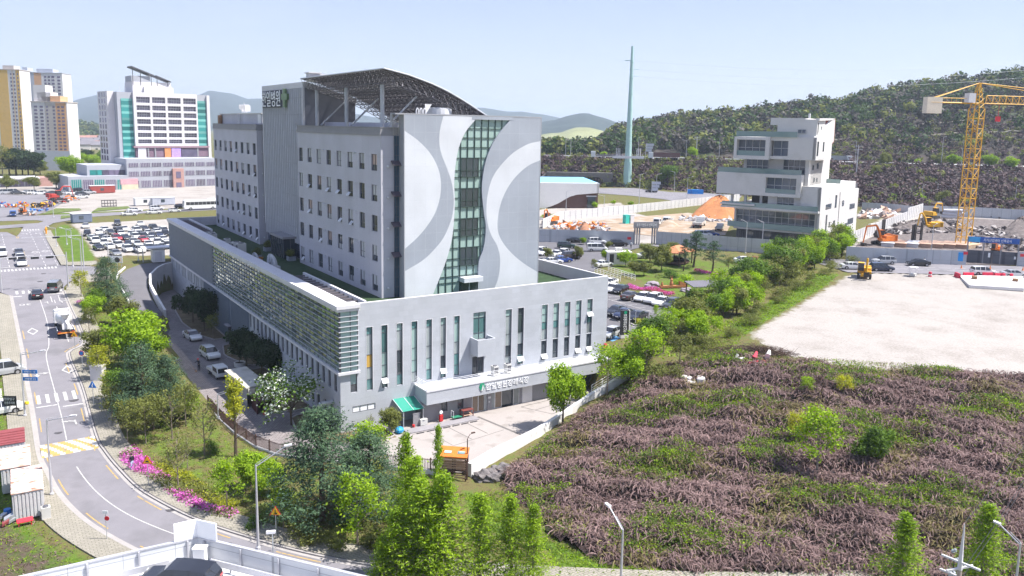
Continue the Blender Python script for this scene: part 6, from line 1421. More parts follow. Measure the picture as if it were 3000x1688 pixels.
car('suv','black',-24.0,-35.9,math.atan2(.807,-.59)+.25,'black SUV parked on the white roof car park',z=7.1,s=1.0)
at_px(S3,'van','silver',28,800,.15,'silver van parked at the left edge by the side street',cat='van')
at_px(S3,'suv','white',10,1165,.1,'white SUV cut by the left edge beside the black board')
A1=R(200)
for u,v,c,kd,lb in((752,600,'white','sedan','white car mostly hidden, first in the bay row by the azaleas'),(795,655,'white','sedan','white saloon second in the bay row by the azaleas'),(862,672,'black','hatch','black hatchback next to the first white cars by the azaleas'),(955,728,'brown','sedan','dark brown saloon parked tail outwards by the azaleas'),(1068,745,'white','hatch','white hatchback between the brown saloon and the white SUV'),(1172,762,'white','suv','white SUV in the middle of the bay row'),(1252,782,'white','sedan','white low saloon between white SUV and dark SUV'),(1350,812,'dark grey','suv','dark grey SUV second from the tree end of the bay row'),(1442,828,'white','sedan','white car at the tree end of the bay row'),(820,872,'black','sedan','black saloon nearest the hospital wall in the front row'),(895,900,'navy','sedan','dark blue saloon in the middle of the front row of three'),(1020,925,'black','sedan','black saloon behind the black name pylon'),(768,1085,'silver','hatch','silver hatchback on the blue disabled bay')):
 at_px(SG,kd,c,u,v,A1 if c!='brown' else A1+math.pi,lb,'cars in the hospital car park',s=.95)
for u,v,c,kd,a,lb in((205,800,'white','suv',A1,'white SUV at the left behind the tower corner'),(290,815,'white','sedan',A1,'white car behind a small tree near the tower corner'),(520,845,'white','sedan',A1,'white saloon third from the tower corner'),(640,835,'white','suv',A1,'white SUV in the row behind the tower corner'),(620,955,'blue','sedan',A1+2.6,'dark blue saloon reversing near the roof parapet'),(800,880,'brown','suv',A1+2.6,'dark SUV by a group of people beyond the parapet'),(440,985,'white','sedan',A1+2.6,'white saloon just above the roof parapet'),(700,690,'dark green','suv',-.6,'dark green SUV behind the pink flowers'),(870,585,'black','sedan',-.6,'black car behind the bright green bush'),(1280,610,'white','suv',-.5,'white SUV standing against the grey hoarding'),(1280,745,'white','van',-.5,'white people carrier in front of the white SUV'),(1690,650,'black','suv',-.5,'black SUV by the site gate'),(1400,1040,'white','sedan',A1+2.8,'white car beside the ticket booth'),(2220,880,'white','sedan',-.4,'white car seen through the garden trees')):
 at_px(SA,kd,c,u,v,a,lb,'cars behind the tower',s=.95)
AR=math.atan2(-26.5,37)
for u,v,c,kd,a,lb in((650,905,'silver','suv',AR+math.pi,'silver SUV driving along the grey hoarding'),(1120,930,'black','sedan',AR+math.pi,'black saloon with a man leaning on it by the hoarding'),(620,1000,'navy','suv',AR,'dark blue SUV behind the wheeled excavator'),(215,975,'white','sedan',AR,'white car just right of the hedge bank'),(2010,1055,'white','suv',AR,'white SUV with open tailgate behind the red barriers'),(2430,1085,'silver','sedan',AR,'silver saloon at the right edge behind the barriers')):at_px(SF,kd,c,u,v,a,lb,s=1.)
for u,v,c,kd,lb in((1085,265,'white','suv','white SUV parked beside the white stacked building'),(1190,255,'blue','sedan','dark blue car next to the white SUV by the stacked building'),(1690,650,'white','sedan','white car half hidden by bare trees on the road'),(1870,660,'red','sedan','red and white looking car on the road behind bare trees'),(2070,640,'white','hatch','white hatchback behind the yellow green tree'),(2400,540,'navy','suv','dark blue car by the stacked building entrance'),(720,640,'black','sedan','black car under the pavilion trees')):at_px(SE,kd,c,u,v,AR,lb,s=1.)
at_px(SS,'sedan','white',2250,850,AR+math.pi,'white saloon on the road left of the stacked building',s=1.1)
at_px(SS,'sedan','black',1500,790,AR+math.pi,'black saloon on the road below the lattice pole',s=1.1)
def truck(x,y,ang,label,kind,z=None,s=1.,cabc=(.72,.72,.72),bedc=(.72,.72,.72),cat='truck',name='pickup_truck',L=2.7,double=False):
 t=thing(name,label,cat,(x,y,hz(x,y)if z is None else z),ang);t.scale=(s,)*3;cl=1.7 if not double else 2.3;x1=L/2+cl;x0=L/2
 c=MB();c.slab([(x0,-.82,.45),(x1-.08,-.82,.45),(x1,-.82,1.0),(x1-.35,-.82,1.85),(x0+.05,-.82,1.9),(x0,-.82,1.85)][::-1],(0,1.64,0));o=c.build('cab',CARP,t,False,.05);o.color=(*cabc,1)
 g=MB();g.slab([(x1+.005,-.72,1.05),(x1+.005,.72,1.05),(x1-.33,.66,1.75),(x1-.33,-.66,1.75)],(.012,0,.005))
 for s2 in(-1,1):
  g.slab([(x0+.3,s2*.825,1.1),(x1-.15,s2*.825,1.1),(x1-.4,s2*.825,1.72),(x0+.3,s2*.825,1.72)][::s2],(0,s2*.01,0))
 g.build('window',CG,t)
 b=MB();b.box(-L/2,L/2-.05,-.85,.85,.72,.82)
 if kind=='bed':
  for s2 in(-1,1):b.box(-L/2,L/2-.05,s2*.85-.03,s2*.85+.03,.82,1.15)
  b.box(-L/2,-L/2+.05,-.82,.82,.82,1.15);b.box(L/2-.1,L/2-.05,-.82,.82,.82,1.3)
 o=b.build('bed',CARP,t);o.color=(*bedc,1)
 f=MB();f.box(-L/2+.1,x1-.2,-.4,.4,.42,.7);f.build('chassis',TRIMm,t)
 for wx in(-L/2+.65,x1-.75):
  for s2 in(-1,1):w2=MB();w2 .tube((wx,s2*.7-.1,.34),(wx,s2*.7+.1,.34),.34,n=12);w2 .tube((wx,s2*.81-.005,.34),(wx,s2*.81+.005,.34),.2,n=10,mi=1);w2 .build('wheel',[TY,RIM],t)
 for s2 in(-1,1):MB().box(x1-.06,x1+.03,s2*.6-.14,s2*.6+.14,.68,.84).build('headlight',HLm,t);MB().box(-L/2-.03,-L/2+.02,s2*.65-.1,s2*.65+.1,.55,.68).build('tail_light',TLm,t)
 return t
x,y,z=gp(SX,370,690);truck(x,y+1.2,DN+.1,'white crew cab pickup truck nearest the shed in the driveway','bed',0,.92,double=True,L=2.3)
for u,v,a,lb,sc in((1590,1135,.15,'white flatbed lorry at the back of the earth site, left one',1.15),(1690,1120,.15,'white flatbed lorry close behind its twin on the earth site',1.15),(2010,1165,.2,'white lorry with a long empty flatbed on the earth site',1.5),(2230,1205,.2,'white small lorry parked by the stacked building',1.1)):
 x,y,z=gp(SS,u,v);truck(x,y,R(35)if u>1900 else R(-150),lb,'bed',z,sc,L=4.2 if u>1900 and u<2100 else 2.8,name='flatbed_truck',bedc=(.5,.5,.5))
x,y,z=gp(SL,232,570);truck(x,y,DN,'small blue truck alone on the dirt yard','bed',z,1.0,(.04,.10,.32),(.04,.10,.32),name='blue_truck')
def mixer(x,y,ang):
 t=thing('concrete_mixer','white concrete mixer truck driving away up the street','mixer truck',(x,y,hz(x,y)),ang);wm=mat('mixer_white',(.70,.69,.70),.45,.08,1,stain=((.40,.36,.34),1.2,.62))
 c=MB();c.box(2.6,4.3,-1.2,1.2,.9,2.9);c.slab([(2.6,-1.15,2.9),(4.0,-1.15,2.9),(3.4,-1.15,3.2),(2.6,-1.15,3.25)][::-1],(0,2.3,0));c.build('cab',wm,t,False,.08);g=MB();g.box(4.3,4.33,-1.1,1.1,1.8,2.75);g.box(3.1,4.0,1.2,1.22,1.8,2.7);g.box(3.1,4.0,-1.22,-1.2,1.8,2.7);g.build('window',CG,t)
 f=MB();f.box(-4,3.8,-.5,.5,.7,1.1);f.box(-4.1,-3.9,-1.2,1.2,.55,1.0);f.build('chassis',TRIMm,t)
 d=MB();d.lathe([(.45,0),(.75,.3),(1.2,1.6),(1.25,3.0),(.95,4.4),(.5,4.8)],n=18);d.xf(Matrix.Translation((-3.2,0,2.75))@Matrix.Rotation(R(-100),4,'Y')@Matrix.Scale(-1,4,(1,0,0)));
 d=MB();d.lathe([(.55,0),(.7,.2),(1.15,1.5),(1.22,2.9),(.95,4.2),(.5,4.7)],n=18);d.xf(Matrix.Translation((-3.1,0,2.75))@Matrix.Rotation(R(97),4,'Y'));d.build('drum',wm,t,True)
 h=MB();h.lathe([(.35,0),(.75,.75),(.7,.75),(.3,0)],(-3.6,0,2.95),12);h.build('hopper',wm,t);ch=MB();ch.slab([(-3.7,-.2,2.7),(-3.7,.2,2.7),(-4.5,-.55,1.3),(-4.5,-.95,1.3)],(0,0,.08));ch.slab([(-3.7,-.6,2.9),(-3.55,.6,2.9),(-3.75,.5,1.2),(-3.75,-.5,1.2)],(-.06,0,0));ch.build('chute',wm,t)
 b=MB();b.box(-4.15,-4.1,-1.2,1.2,.62,.82);b.build('rear_bumper',mat('hazard_orange',(.8,.28,.05),.5,.1,3),t)
 for s in(-1,1):
  MB().box(-4.18,-4.15,s*.95-.18,s*.95+.18,.85,1.0).build('tail_light',TLm,t)
  fl=MB();fl.box(-3.8,-.6,s*1.2-.05,s*1.2+.05,1.05,1.15);fl.build('mudguard',wm,t)
  for wx in(-2.9,-1.6,3.3):w2=MB();w2 .tube((wx,s*1.0-.18,.5),(wx,s*1.0+.18,.5),.5,n=14);w2 .tube((wx,s*1.19-.01,.5),(wx,s*1.19+.01,.5),.27,n=10,mi=1);w2 .build('wheel',[TY,RIM],t)
 t.scale=(.93,)*3;return t
x,y,z=gp(S3,630,462);mixer(x,y+3.7,UP)
def coach(x,y,ang,z=None):
 t=thing('coach','long white coach parked on the far street behind the ward block','bus',(x,y,hz(x,y)if z is None else z),ang);b=MB();b.slab([(-5.7,-1.25,.45),(5.5,-1.25,.45),(5.75,-1.25,1.2),(5.5,-1.25,3.1),(5.1,-1.25,3.35),(-5.5,-1.25,3.35),(-5.75,-1.25,3.0)][::-1],(0,2.5,0));o=b.build('body',CARP,t,False,.1);o.color=(.74,.74,.73,1)
 g=MB()
 for s in(-1,1):
  for k in range(8):x0=-5.2+k*1.28;g.box(x0,x0+1.2,s*1.26-.01,s*1.26+.01,1.75,2.75)
 g.slab([(5.78,-1.1,1.3),(5.78,1.1,1.3),(5.56,1.05,3.0),(5.56,-1.05,3.0)],(.01,0,0));g.build('window',CG,t);MB().box(-4.5,-2,-.9,.9,3.36,3.6).build('roof_unit',cap,t)
 for s in(-1,1):
  for wx in(-3.4,3.6):w2=MB();w2 .tube((wx,s*1.1-.16,.5),(wx,s*1.1+.16,.5),.5,n=14);w2 .tube((wx,s*1.265-.01,.5),(wx,s*1.265+.01,.5),.27,n=10,mi=1);w2 .build('wheel',[TY,RIM],t)
 return t
x,y,z=gp(S2,1900,368);coach(x,y,0+math.pi,z)
def lorry(S,u,v,ang,label,col,body=True):
 p=CP+ray(*S(u,v))*400;t=thing('articulated_lorry',label,'lorry',(p[0],p[1],20.16),ang);c=MB();c.box(5.6,7.8,-1.25,1.25,.8,3.6);o=c.build('cab',CARP,t,False,.1);o.color=(.66,.68,.7,1);MB().box(7.8,7.83,-1.1,1.1,2.0,3.2).build('window',CG,t)
 if body:b=MB();b.box(-7.5,5.2,-1.25,1.25,1.2,3.5 if body!='low' else 2.0);o=b.build('trailer',CARP,t);o.color=(*col,1)
 w2=MB()
 for wx in(-6,-4.8,-3.6,3.6,6.6):
  w2=MB();w2 .tube((wx,-1.2,.5),(wx,1.2,.5),.5,n=12);w2 .build('wheel',TY,t)
 return t
HA=math.atan2(P[20][1]-P[18][1],P[20][0]-P[18][0])if isinstance(P,list)else 0
e1,e2=hill_at(1900,6.5),hill_at(2000,6.5);HA=math.atan2(e2[1]-e1[1],e2[0]-e1[0])
lorry(SS,1640,425,HA+math.pi,'lorry with a long dark red load on the expressway right of the lattice pole',(.10,.03,.035))
lorry(SC3,110,670,HA,'grey tanker lorry on the expressway right of the stacked building',(.30,.32,.33));lorry(SS,1020,418,HA+math.pi,'small white lorry on the expressway left of the pole',(.2,.18,.2),'low')
EO,EY,DKm=mat('machine_orange',(.70,.19,.03),.5,.1,1),mat('machine_yellow',(.66,.36,.03),.5,.1,1),mat('machine_dark',(.05,.045,.045),.7,.2,2)
def excavator(x,y,ang,label,m,z=None,s=1.,wheels=False,boom=(1,.4),cab=None):
 t=thing('excavator',label,'excavator',(x,y,hz(x,y)if z is None else z),ang);t.scale=(s,)*3
 if wheels:
  for wx in(-1.2,1.2):
   for q in(-1,1):w2=MB();w2 .tube((wx,q*1.05-.2,.5),(wx,q*1.05+.2,.5),.5,n=14);w2 .build('wheel',TY,t)
  MB().box(-1.7,1.7,-.7,.7,.45,.9).build('undercarriage',m,t)
 else:
  for q in(-1,1):k=MB();k.slab([(-1.6,q*1.1-.25,.1),(1.6,q*1.1-.25,.1),(1.9,q*1.1-.25,.45),(1.6,q*1.1-.25,.8),(-1.6,q*1.1-.25,.8),(-1.9,q*1.1-.25,.45)][::-1],(0,.5,0));k.build('track',DKm,t)
  MB().box(-1,1,-.9,.9,.5,.95).build('undercarriage',DKm,t)
 b=MB();b.box(-2.3,.4,-1.2,1.2,.95,2.0);b.box(-2.45,-1.7,-1.2,1.2,1.0,2.15);b.box(.4,1.2,.1,1.2,.95,1.5);b.build('house',m,t,False,.06);c=MB();c.slab([(-.3,-1.2,1.5),(1.3,-1.2,1.5),(1.35,-1.2,2.1),(1.0,-1.2,2.95),(-.3,-1.2,2.95)][::-1],(0,1.05,0));c.build('cab',DKm,t,False,.05);MB().box(-.2,.95,-1.215,-1.2,2.0,2.8).build('window',CG,t);MB().box(-.35,1.0,-1.22,-.12,2.95,3.03).build('cab_roof',m,t)
 r_,d_=boom
 p0,p1,p2=(1.0,.3,1.6),(2.3,.3,4.1),(4.6*r_,.3,3.9);p3=(5.2*r_,.3,3.9-3.0*d_)
 bm_=MB();bm_.path([p0,(1.5,.3,3.0),p1],.2,6);bm_.path([p1,p2],.18,6);bm_.build('boom',m,t);MB().tube(p2,p3,.16,.11,6).build('stick',m,t);MB().tube((1.5,.3,1.7),(2.2,.3,3.5),.08,n=5).tube((2.6,.3,4.4),(4.3*r_,.3,4.3),.08,n=5).build('ram',galv,t)
 k=MB();k.slab([(p3[0]-.5,-.2,p3[2]-.1),(p3[0]+.2,-.2,p3[2]),(p3[0]+.1,-.2,p3[2]-.9),(p3[0]-.6,-.2,p3[2]-.7)][::-1],(0,1.0,0));k.build('bucket',DKm,t);return t
for S,u,v,a,lb,m,sc,wh,bo,dz in((SF,640,650,R(165),'orange excavator with its arm down behind the hoarding',EO,1.25,False,(1,1.05),0),(SF,1310,285,R(0),'yellow excavator with orange arm at the back fence',EY,1.2,False,(1.1,.7),0),(SF,1280,450,R(150),'black and yellow excavator on the rubble below the other one',EY,1.25,False,(.6,.9),0),(SF,380,1095,R(215),'yellow wheeled excavator parked at the corner of the bare lot',EY,1.0,True,(.5,.8),0),(SF,2190,760,R(200),'small orange excavator behind the dark gate',EO,.8,False,(.9,.8),0),(SA,400,240,R(200),'orange and black excavator at the left end of the earth site',EO,1.1,False,(.7,.9),0),(SL,420,545,R(-80),'small orange excavator near the blue truck',EO,.75,False,(.6,.8),0),(SL,1010,290,R(20),'red excavator at the back of the machine row',mat('machine_red',(.42,.05,.04),.5,.1,1),1.2,False,(1,.9),0)):
 x,y,z=gp(S,u,v);excavator(x,y,a,lb,m,z,sc,wh,bo)
rk=random.Random(8)
def machine(S,u,v,label,cols,L=4.,n=16,seed=1,name='attachment_stack',cat='machinery'):
 x,y,z=gp(S,u,v);r=random.Random(seed);t=thing(name,label,cat,(x,y,z),r.uniform(-.3,.3))
 for k,c in enumerate(cols):
  m=MB()
  for j in range(n//len(cols)):
   a=r.uniform(0,3.1);m.obox((r.uniform(-L/2,L/2),r.uniform(-.8,.8),.3+r.uniform(0,1.5)*(1 if k else.4)),(.5*math.cos(a),.5*math.sin(a),r.uniform(-.2,.2)),(-.16*math.sin(a),.16*math.cos(a),0),(0,.05,r.uniform(.1,.3)))
  m.build('load',c,t)
 return t
blm=MATS['sign_blue']
machine(SL,160,420,'red and blue loads on a long flatbed at the left edge',[cap,EO,MATS['machine_red'],blm,EY],11,60,1)
machine(SL,720,420,'yellow digger attachments heaped in the middle of the dirt yard',[DKm,EY,EY,DKm],5,40,2);machine(SL,860,415,'yellow and purple machine parts right of the yellow heap',[DKm,EY,mat('part_purple',(.12,.08,.14),.7)],4,30,3)
machine(SL,1060,350,'dark red scrap arms lying below the red excavator',[DKm,MATS['machine_red'],DKm],6,30,4);machine(SL,1330,290,'orange cab and grey plates at the right end of the machine row',[galv,EO],5,20,5);machine(SL,540,560,'pale bundle of rods on the ground near the small orange excavator',[pw,galv],3,20,6);machine(SL,700,490,'blue and purple drums along the grass edge',[blm,MATS['part_purple']],5,20,7)
def person(x,y,ang,label,shirt,legs,skin=(.45,.30,.22),hair=(.02,.018,.016),hat=None,arms=((.25,.1,-.45),(.25,.1,-.45)),z=None,lean=0.,s=1.):
 t=thing('person',label,'person',(x,y,hz(x,y)if z is None else z),ang);t.scale=(s,)*3
 V=[(0,0,.95),(0,.01,1.15),(0,lean*.6,1.40),(0,lean*.8,1.50),(0,lean+.02,1.62),(0,lean+.02,1.70)];Rr=[.15,.13,.15,.055,.095,.06];E=[(0,1),(1,2),(2,3),(3,4),(4,5)]
 for sd,a in((-1,arms[0]),(1,arms[1])):
  b=len(V);sx=sd*.20;V+=[(sx,lean*.6,1.40),(sx+sd*a[0]*.55,lean*.6+a[1]*.3,1.40+a[2]*.55),(sx+sd*a[0]*.8,lean*.6+a[1],1.40+a[2]),(sx+sd*a[0]*.85,lean*.6+a[1]*1.15,1.40+a[2]*1.15)];Rr+=[.065,.05,.038,.045];E+=[(2,b),(b,b+1),(b+1,b+2),(b+2,b+3)]
 for sd in(-1,1):
  b=len(V);V+=[(sd*.095,0,.88),(sd*.11,.03*sd+.02,.48),(sd*.115,.0,.09),(sd*.125,.13,.05)];Rr+=[.095,.065,.05,.04];E+=[(0,b),(b,b+1),(b+1,b+2),(b+2,b+3)]
 me=bpy.data.meshes.new('body');me.from_pydata(V,E,[]);o=bpy.data.objects.new('body',me);COL.objects.link(o);o.modifiers.new('skin','SKIN');o.modifiers.new('sub','SUBSURF').levels=1
 for i,r in enumerate(Rr):me.skin_vertices[0].data[i].radius=(r,r*.8 if i<3 else r)
 me.skin_vertices[0].data[0].use_root=True
 dg=bpy.context.evaluated_depsgraph_get();dg.update();m2=bpy.data.meshes.new_from_object(o.evaluated_get(dg));bpy.data.objects.remove(o)
 cols=[mat('skin_%d'%int(skin[0]*100),skin,.6,.03),mat('cloth_%d_%d_%d'%tuple(int(k*99)for k in shirt),shirt,.9,.1,6),mat('cloth_%d_%d_%d'%tuple(int(k*99)for k in legs),legs,.9,.1,6),MATS['car_trim']]
 m2 .materials.clear();[m2 .materials.append(c)for c in cols]
 for p in m2 .polygons:
  c=p.center;p.material_index=0 if c.z>1.49 else(3 if c.z<.09 else 2 if c.z<.96 and abs(c.x)<.19 else 1)
  hands=[(sd*.2+sd*a[0]*.85,lean*.6+a[1]*1.15,1.4+a[2]*1.15)for sd,a in((-1,arms[0]),(1,arms[1]))]
  if any((c-Vector(h)).length<.09 for h in hands):p.material_index=0
  p.use_smooth=True
 link('body',m2,t);h=MB();h.ball((0,lean-.005,1.685),.105,n=10,rz=.085,m=5)
 if hat:h.lathe([(.16,0),(.15,.02),(.10,.03),(.09,.1),(.02,.12)],(0,lean+.02,1.70),12)
 h.build('hat' if hat else 'hair',mat('hat_red',hat,.7)if hat else mat('hair_dark',hair,.7,.1),t,True);return t
x,y,z=gp(SX,112,612);person(x,y,2.2,'person in dark clothes and a red hat sweeping the driveway',(.03,.03,.045),(.025,.025,.03),hat=(.55,.04,.05),arms=((.2,.35,-.3),(.15,.4,-.2)),z=0,lean=.1,s=1.02)
solo('broom',MB().tube((0,0,.05),(.35,.55,1.25),.018,n=5).slab([(-.2,-.05,0),(.2,.05,0),(.12,0,.28),(-.1,-.05,.28)],(.03,-.06,0)),pw,'long handled broom held by the red hatted sweeper','broom',loc=(x-.5,y-.35,0),rz=2.2)
x,y,z=gp(S4,1248,450);person(x,y,.6,'person in a black top and pale blue trousers walking by the azaleas',(.02,.02,.03),(.45,.55,.72),arms=((.14,.05,-.5),(.14,.1,-.48)))
x,y,z=gp(SF,1215,935);person(x,y,.9,'man in a white shirt leaning over the black saloon by the hoarding',(.75,.75,.75),(.03,.03,.04),arms=((.1,.45,-.1),(.1,.45,-.1)),lean=.2)
x,y,z=gp(SF,1280,900);person(x,y,.2,'person in black standing behind the boot of the black saloon',(.015,.015,.02),(.015,.015,.02))
x,y,z=gp(SA,1920,700);person(x,y,-1,'person in a white top and dark trousers by the site gate',(.72,.72,.72),(.03,.03,.035))
x,y,z=gp(S2,1188,424);person(x,y,.3,'person in black at the bonnet of a white saloon on the far street',(.02,.02,.025),(.02,.02,.03))
x,y,z=gp(SA,870,935);person(x,y,1,'person in dark clothes squatting side of the dark SUV beyond the parapet',(.03,.03,.04),(.02,.02,.03),z=z)
# buildings farther off
class Frame:
 def __init__(f,o,e1,e2):f.o=np.array(o,float);f.a=np.array(e1,float)/np.linalg.norm(e1);f.b=np.array(e2,float)/np.linalg.norm(e2)
 def p(f,s,t,z):q=f.o+f.a*s+f.b*t;return(q[0],q[1],z)
 def box(f,mb,s0,s1,t0,t1,z0,z1,mi=0,top=None):
  b=len(mb.v);mb.v+=[f.p(s,t,z)for z in(z0,z1)for s,t in((s0,t0),(s1,t0),(s1,t1),(s0,t1))]
  fl=np.cross(f.a,f.b)<0
  for i,q in enumerate(((3,2,1,0),(4,5,6,7),(0,1,5,4),(1,2,6,5),(2,3,7,6),(3,0,4,7))):
   q=tuple(b+k for k in q);mb.f.append(q[::-1]if fl else q);mb.m.append(top if(top is not None and i==1)else mi)
  return mb
 def one(f,name,mats,par,*a,**k):return f.box(MB(),*a,**k).build(name,mats,par)
wb=thing('stacked_building','pale building of stacked shifted boxes with glass balconies between the hoardings','building')
FB=Frame((135.3,38.1),(-.36,.933),(.933,.36));Wm=mat('white_render',(.56,.545,.53),.85,.05,.3,stain=((.49,.475,.45),.2,.58));Wd=mat('ground_cladding',(.11,.11,.12),.7,.2,1);brick_r=mat('red_brick',(.25,.10,.07),.9,.15,2)
og=glass('office_glass',(.06,.075,.10),.06,spec=.9);bg_=glass('balustrade_glass',(.16,.23,.22),.08,spec=.8,var=.1);mulw=mat('mullion_light',(.45,.45,.46),.5)
def vol(*a,m=Wm,nm='volume'):return FB.one(nm,m,wb,*a)
vol(.6,20.4,2.2,22,6.6,10.2,m=Wd,nm='ground_floor');vol(0,.6,0,30,6.6,15.5,nm='side_wall')
rbm=MB()
for s in np.arange(.8,20.4,.5):FB.box(rbm,s,s+.12,2.05,2.2,7,10.1)
rbm.build('ground_cladding_rib',Wd,wb)
for s in(5.5,11.5,16):FB.one('ground_door',gl_dark,wb,s,s+1.6,2.0,2.05,7,9.6)
def glazed(s0,s1,z0,z1,t,cols,rows,m=og,pm=mulw,nm='window',blinds=False):
 f=MB();w_=.12
 for k in range(cols+1):s=s0+(s1-s0)*k/cols;FB.box(f,s-w_/2,s+w_/2,t-.1,t-.01,z0,z1)
 for k in range(rows+1):z=z0+(z1-z0)*k/rows;FB.box(f,s0,s1,t-.09,t-.012,z-w_/2,z+w_/2)
 ob=f.build(nm,pm,wb);FB.one('pane',m,ob,s0,s1,t,t+.08,z0,z1);return ob
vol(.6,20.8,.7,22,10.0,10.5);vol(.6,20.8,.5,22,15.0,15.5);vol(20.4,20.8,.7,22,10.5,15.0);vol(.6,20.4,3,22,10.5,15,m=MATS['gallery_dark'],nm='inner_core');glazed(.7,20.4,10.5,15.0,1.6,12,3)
FB.one('balustrade',bg_,wb,.6,22.3,.35,.42,10.5,11.9)
vol(-.4,23.8,-1.2,24,15.4,15.85,nm='terrace_slab');vol(15,23.8,-1.6,4,16.2,16.6,nm='terrace_slab');FB.one('balustrade',bg_,wb,-.3,23.5,-1.1,-1.03,15.85,17.0)
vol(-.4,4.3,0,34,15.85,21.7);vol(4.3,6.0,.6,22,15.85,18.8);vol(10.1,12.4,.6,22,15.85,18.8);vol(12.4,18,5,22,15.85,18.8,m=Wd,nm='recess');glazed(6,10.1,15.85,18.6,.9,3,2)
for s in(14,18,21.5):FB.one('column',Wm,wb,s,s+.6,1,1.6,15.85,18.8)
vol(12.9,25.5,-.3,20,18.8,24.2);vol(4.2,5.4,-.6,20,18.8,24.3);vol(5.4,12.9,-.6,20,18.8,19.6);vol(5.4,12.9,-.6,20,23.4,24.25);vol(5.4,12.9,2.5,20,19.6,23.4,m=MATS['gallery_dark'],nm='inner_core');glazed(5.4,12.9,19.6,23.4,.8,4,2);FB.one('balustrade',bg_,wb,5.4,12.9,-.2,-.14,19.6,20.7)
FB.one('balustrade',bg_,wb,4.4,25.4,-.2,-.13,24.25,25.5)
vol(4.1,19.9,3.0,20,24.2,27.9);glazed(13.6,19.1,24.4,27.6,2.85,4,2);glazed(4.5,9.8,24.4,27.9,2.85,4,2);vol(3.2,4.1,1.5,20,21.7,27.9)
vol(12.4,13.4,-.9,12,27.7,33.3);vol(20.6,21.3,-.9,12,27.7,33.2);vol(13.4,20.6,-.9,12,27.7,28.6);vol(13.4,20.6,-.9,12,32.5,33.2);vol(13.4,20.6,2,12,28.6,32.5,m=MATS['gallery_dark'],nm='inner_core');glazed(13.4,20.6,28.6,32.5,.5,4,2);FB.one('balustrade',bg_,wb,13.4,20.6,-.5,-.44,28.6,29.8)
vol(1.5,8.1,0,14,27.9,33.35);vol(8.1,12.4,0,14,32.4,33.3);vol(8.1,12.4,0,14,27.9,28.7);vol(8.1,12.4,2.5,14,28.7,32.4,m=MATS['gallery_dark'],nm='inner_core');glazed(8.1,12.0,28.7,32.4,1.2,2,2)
FB.one('balustrade',bg_,wb,6,21,-.5,-.43,33.3,34.6)
vol(4.7,11.3,1.0,12,33.3,37.9);vol(11.3,13.1,1.0,12,36.2,37.9);glazed(4.4,6.3,34.3,35.2,.9,2,1);vol(1.9,4.7,1.0,8,33.3,37.6)
fin=MB()
def rp(t,z):return FB.p(1.45,t,z)
fin.slab([rp(0,28.0),rp(9,28.3),rp(9.2,30.6),rp(15.2,32.4),rp(15,38.1),rp(14.2,38.1),rp(2.5,34.2),rp(0,33.4)],tuple(FB.a*.8)+(0,));fin.slab([rp(1,37.3),rp(15,37.7),rp(15,38.15),rp(1,37.9)],tuple(FB.a*.8)+(0,));fin.build('folded_fin',Wm,wb)
fb2=MB();fb2 .slab([FB.p(1.6,9.25,28.2),FB.p(1.6,9.45,30.5),FB.p(1.6,15.5,32.3),FB.p(1.6,15.3,38.1),FB.p(1.6,16,38.1),FB.p(1.6,16.2,32.2),FB.p(1.6,10,30.3),FB.p(1.6,9.9,28.2)],tuple(FB.a*4)+(0,));fb2 .build('fin_back',brick_r,wb)
vol(3.2,3.9,3,13,21.7,28.2);FB.one('red_back',brick_r,wb,3.3,12,13.0,13.2,21.6,28)
vol(-.45,14,16,38,6.6,19.6,nm='rear_wing');vol(-.5,.4,0,17.4,6.6,21.6,nm='side_wall');FB.one('balustrade',bg_,wb,-.3,14,18,18.1,21.7,22.8);FB.one('roof_rail',frame_m,wb,0,.1,18,38,19.6,21.0)
def swin(t0,t1,z0,z1,s=-.52):FB.one('side_window',gl_dark,wb,s,s+.06,t0,t1,z0,z1)
for q in((4.7,10,15.9,17.2),(13.2,15.0,15.8,19.0),(20.6,22.5,15.8,17.2),(29,34.5,14.4,15.8),(28,34,10.3,11.8),(5.6,7.0,10.2,14.6),(8.7,10,11.2,12.6),(12.8,14.8,11.2,12.6),(18.5,21,9.5,10.9),(25,27.5,9.6,10.9),(13,15.5,7.4,9.4)):swin(*q)
for q in((.6,1.8,29.0,32.4),(5.6,6.6,30.0,32.3)):swin(*q,s=1.38)
for q in((4.2,5.4,25.4,26.6),(8,9.5,25.6,27),(6.0,6.8,22.4,23.5),(8.5,9.2,22.4,23.4)):swin(*q,s=3.12)
swin(1.6,2.2,33.8,36.8,1.85);swin(4.6,5.2,34.6,36,1.85);FB.one('downpipe',panel_d,wb,-.58,-.5,17.5,17.8,7,19.6);FB.one('roof_vent',cap,wb,4,4.4,2,2.4,37.9,39)
ot=thing('office_tower','white gridded office tower with teal glass sides and a slanted roof frame','office building')
FO=Frame((26.8,308.1),(.99,.137),(-.137,.99));ow_=mat('tower_white',(.62,.60,.62),.7,.03,.3);ogr=mat('tower_grey',(.36,.37,.41),.7,.05,.3);teal=glass('tower_teal',(.02,.16,.15),.1,spec=.8,var=.3,scale=.1);tealL=glass('tower_teal_light',(.12,.33,.30),.15,spec=.6,var=.2,scale=.1);pgl=glass('tower_window',(.10,.085,.13),.1,spec=.7,var=.3,scale=.3);salm=mat('salmon_stone',(.42,.25,.22),.8,.08)
FO.one('main_block',ogr,ot,-6.9,31.6,.5,22,6,46.7);FO.one('edge_fin',ow_,ot,31.6,32.9,-.4,20,18,46.6);FO.one('side_block',ow_,ot,-9.6,-6.9,5,20,8,47)
rowt=[44.6,39.0,34.6,30.2,25.9,21.6,17.3];rowt=[46.9-.62*x for x in(0,)]
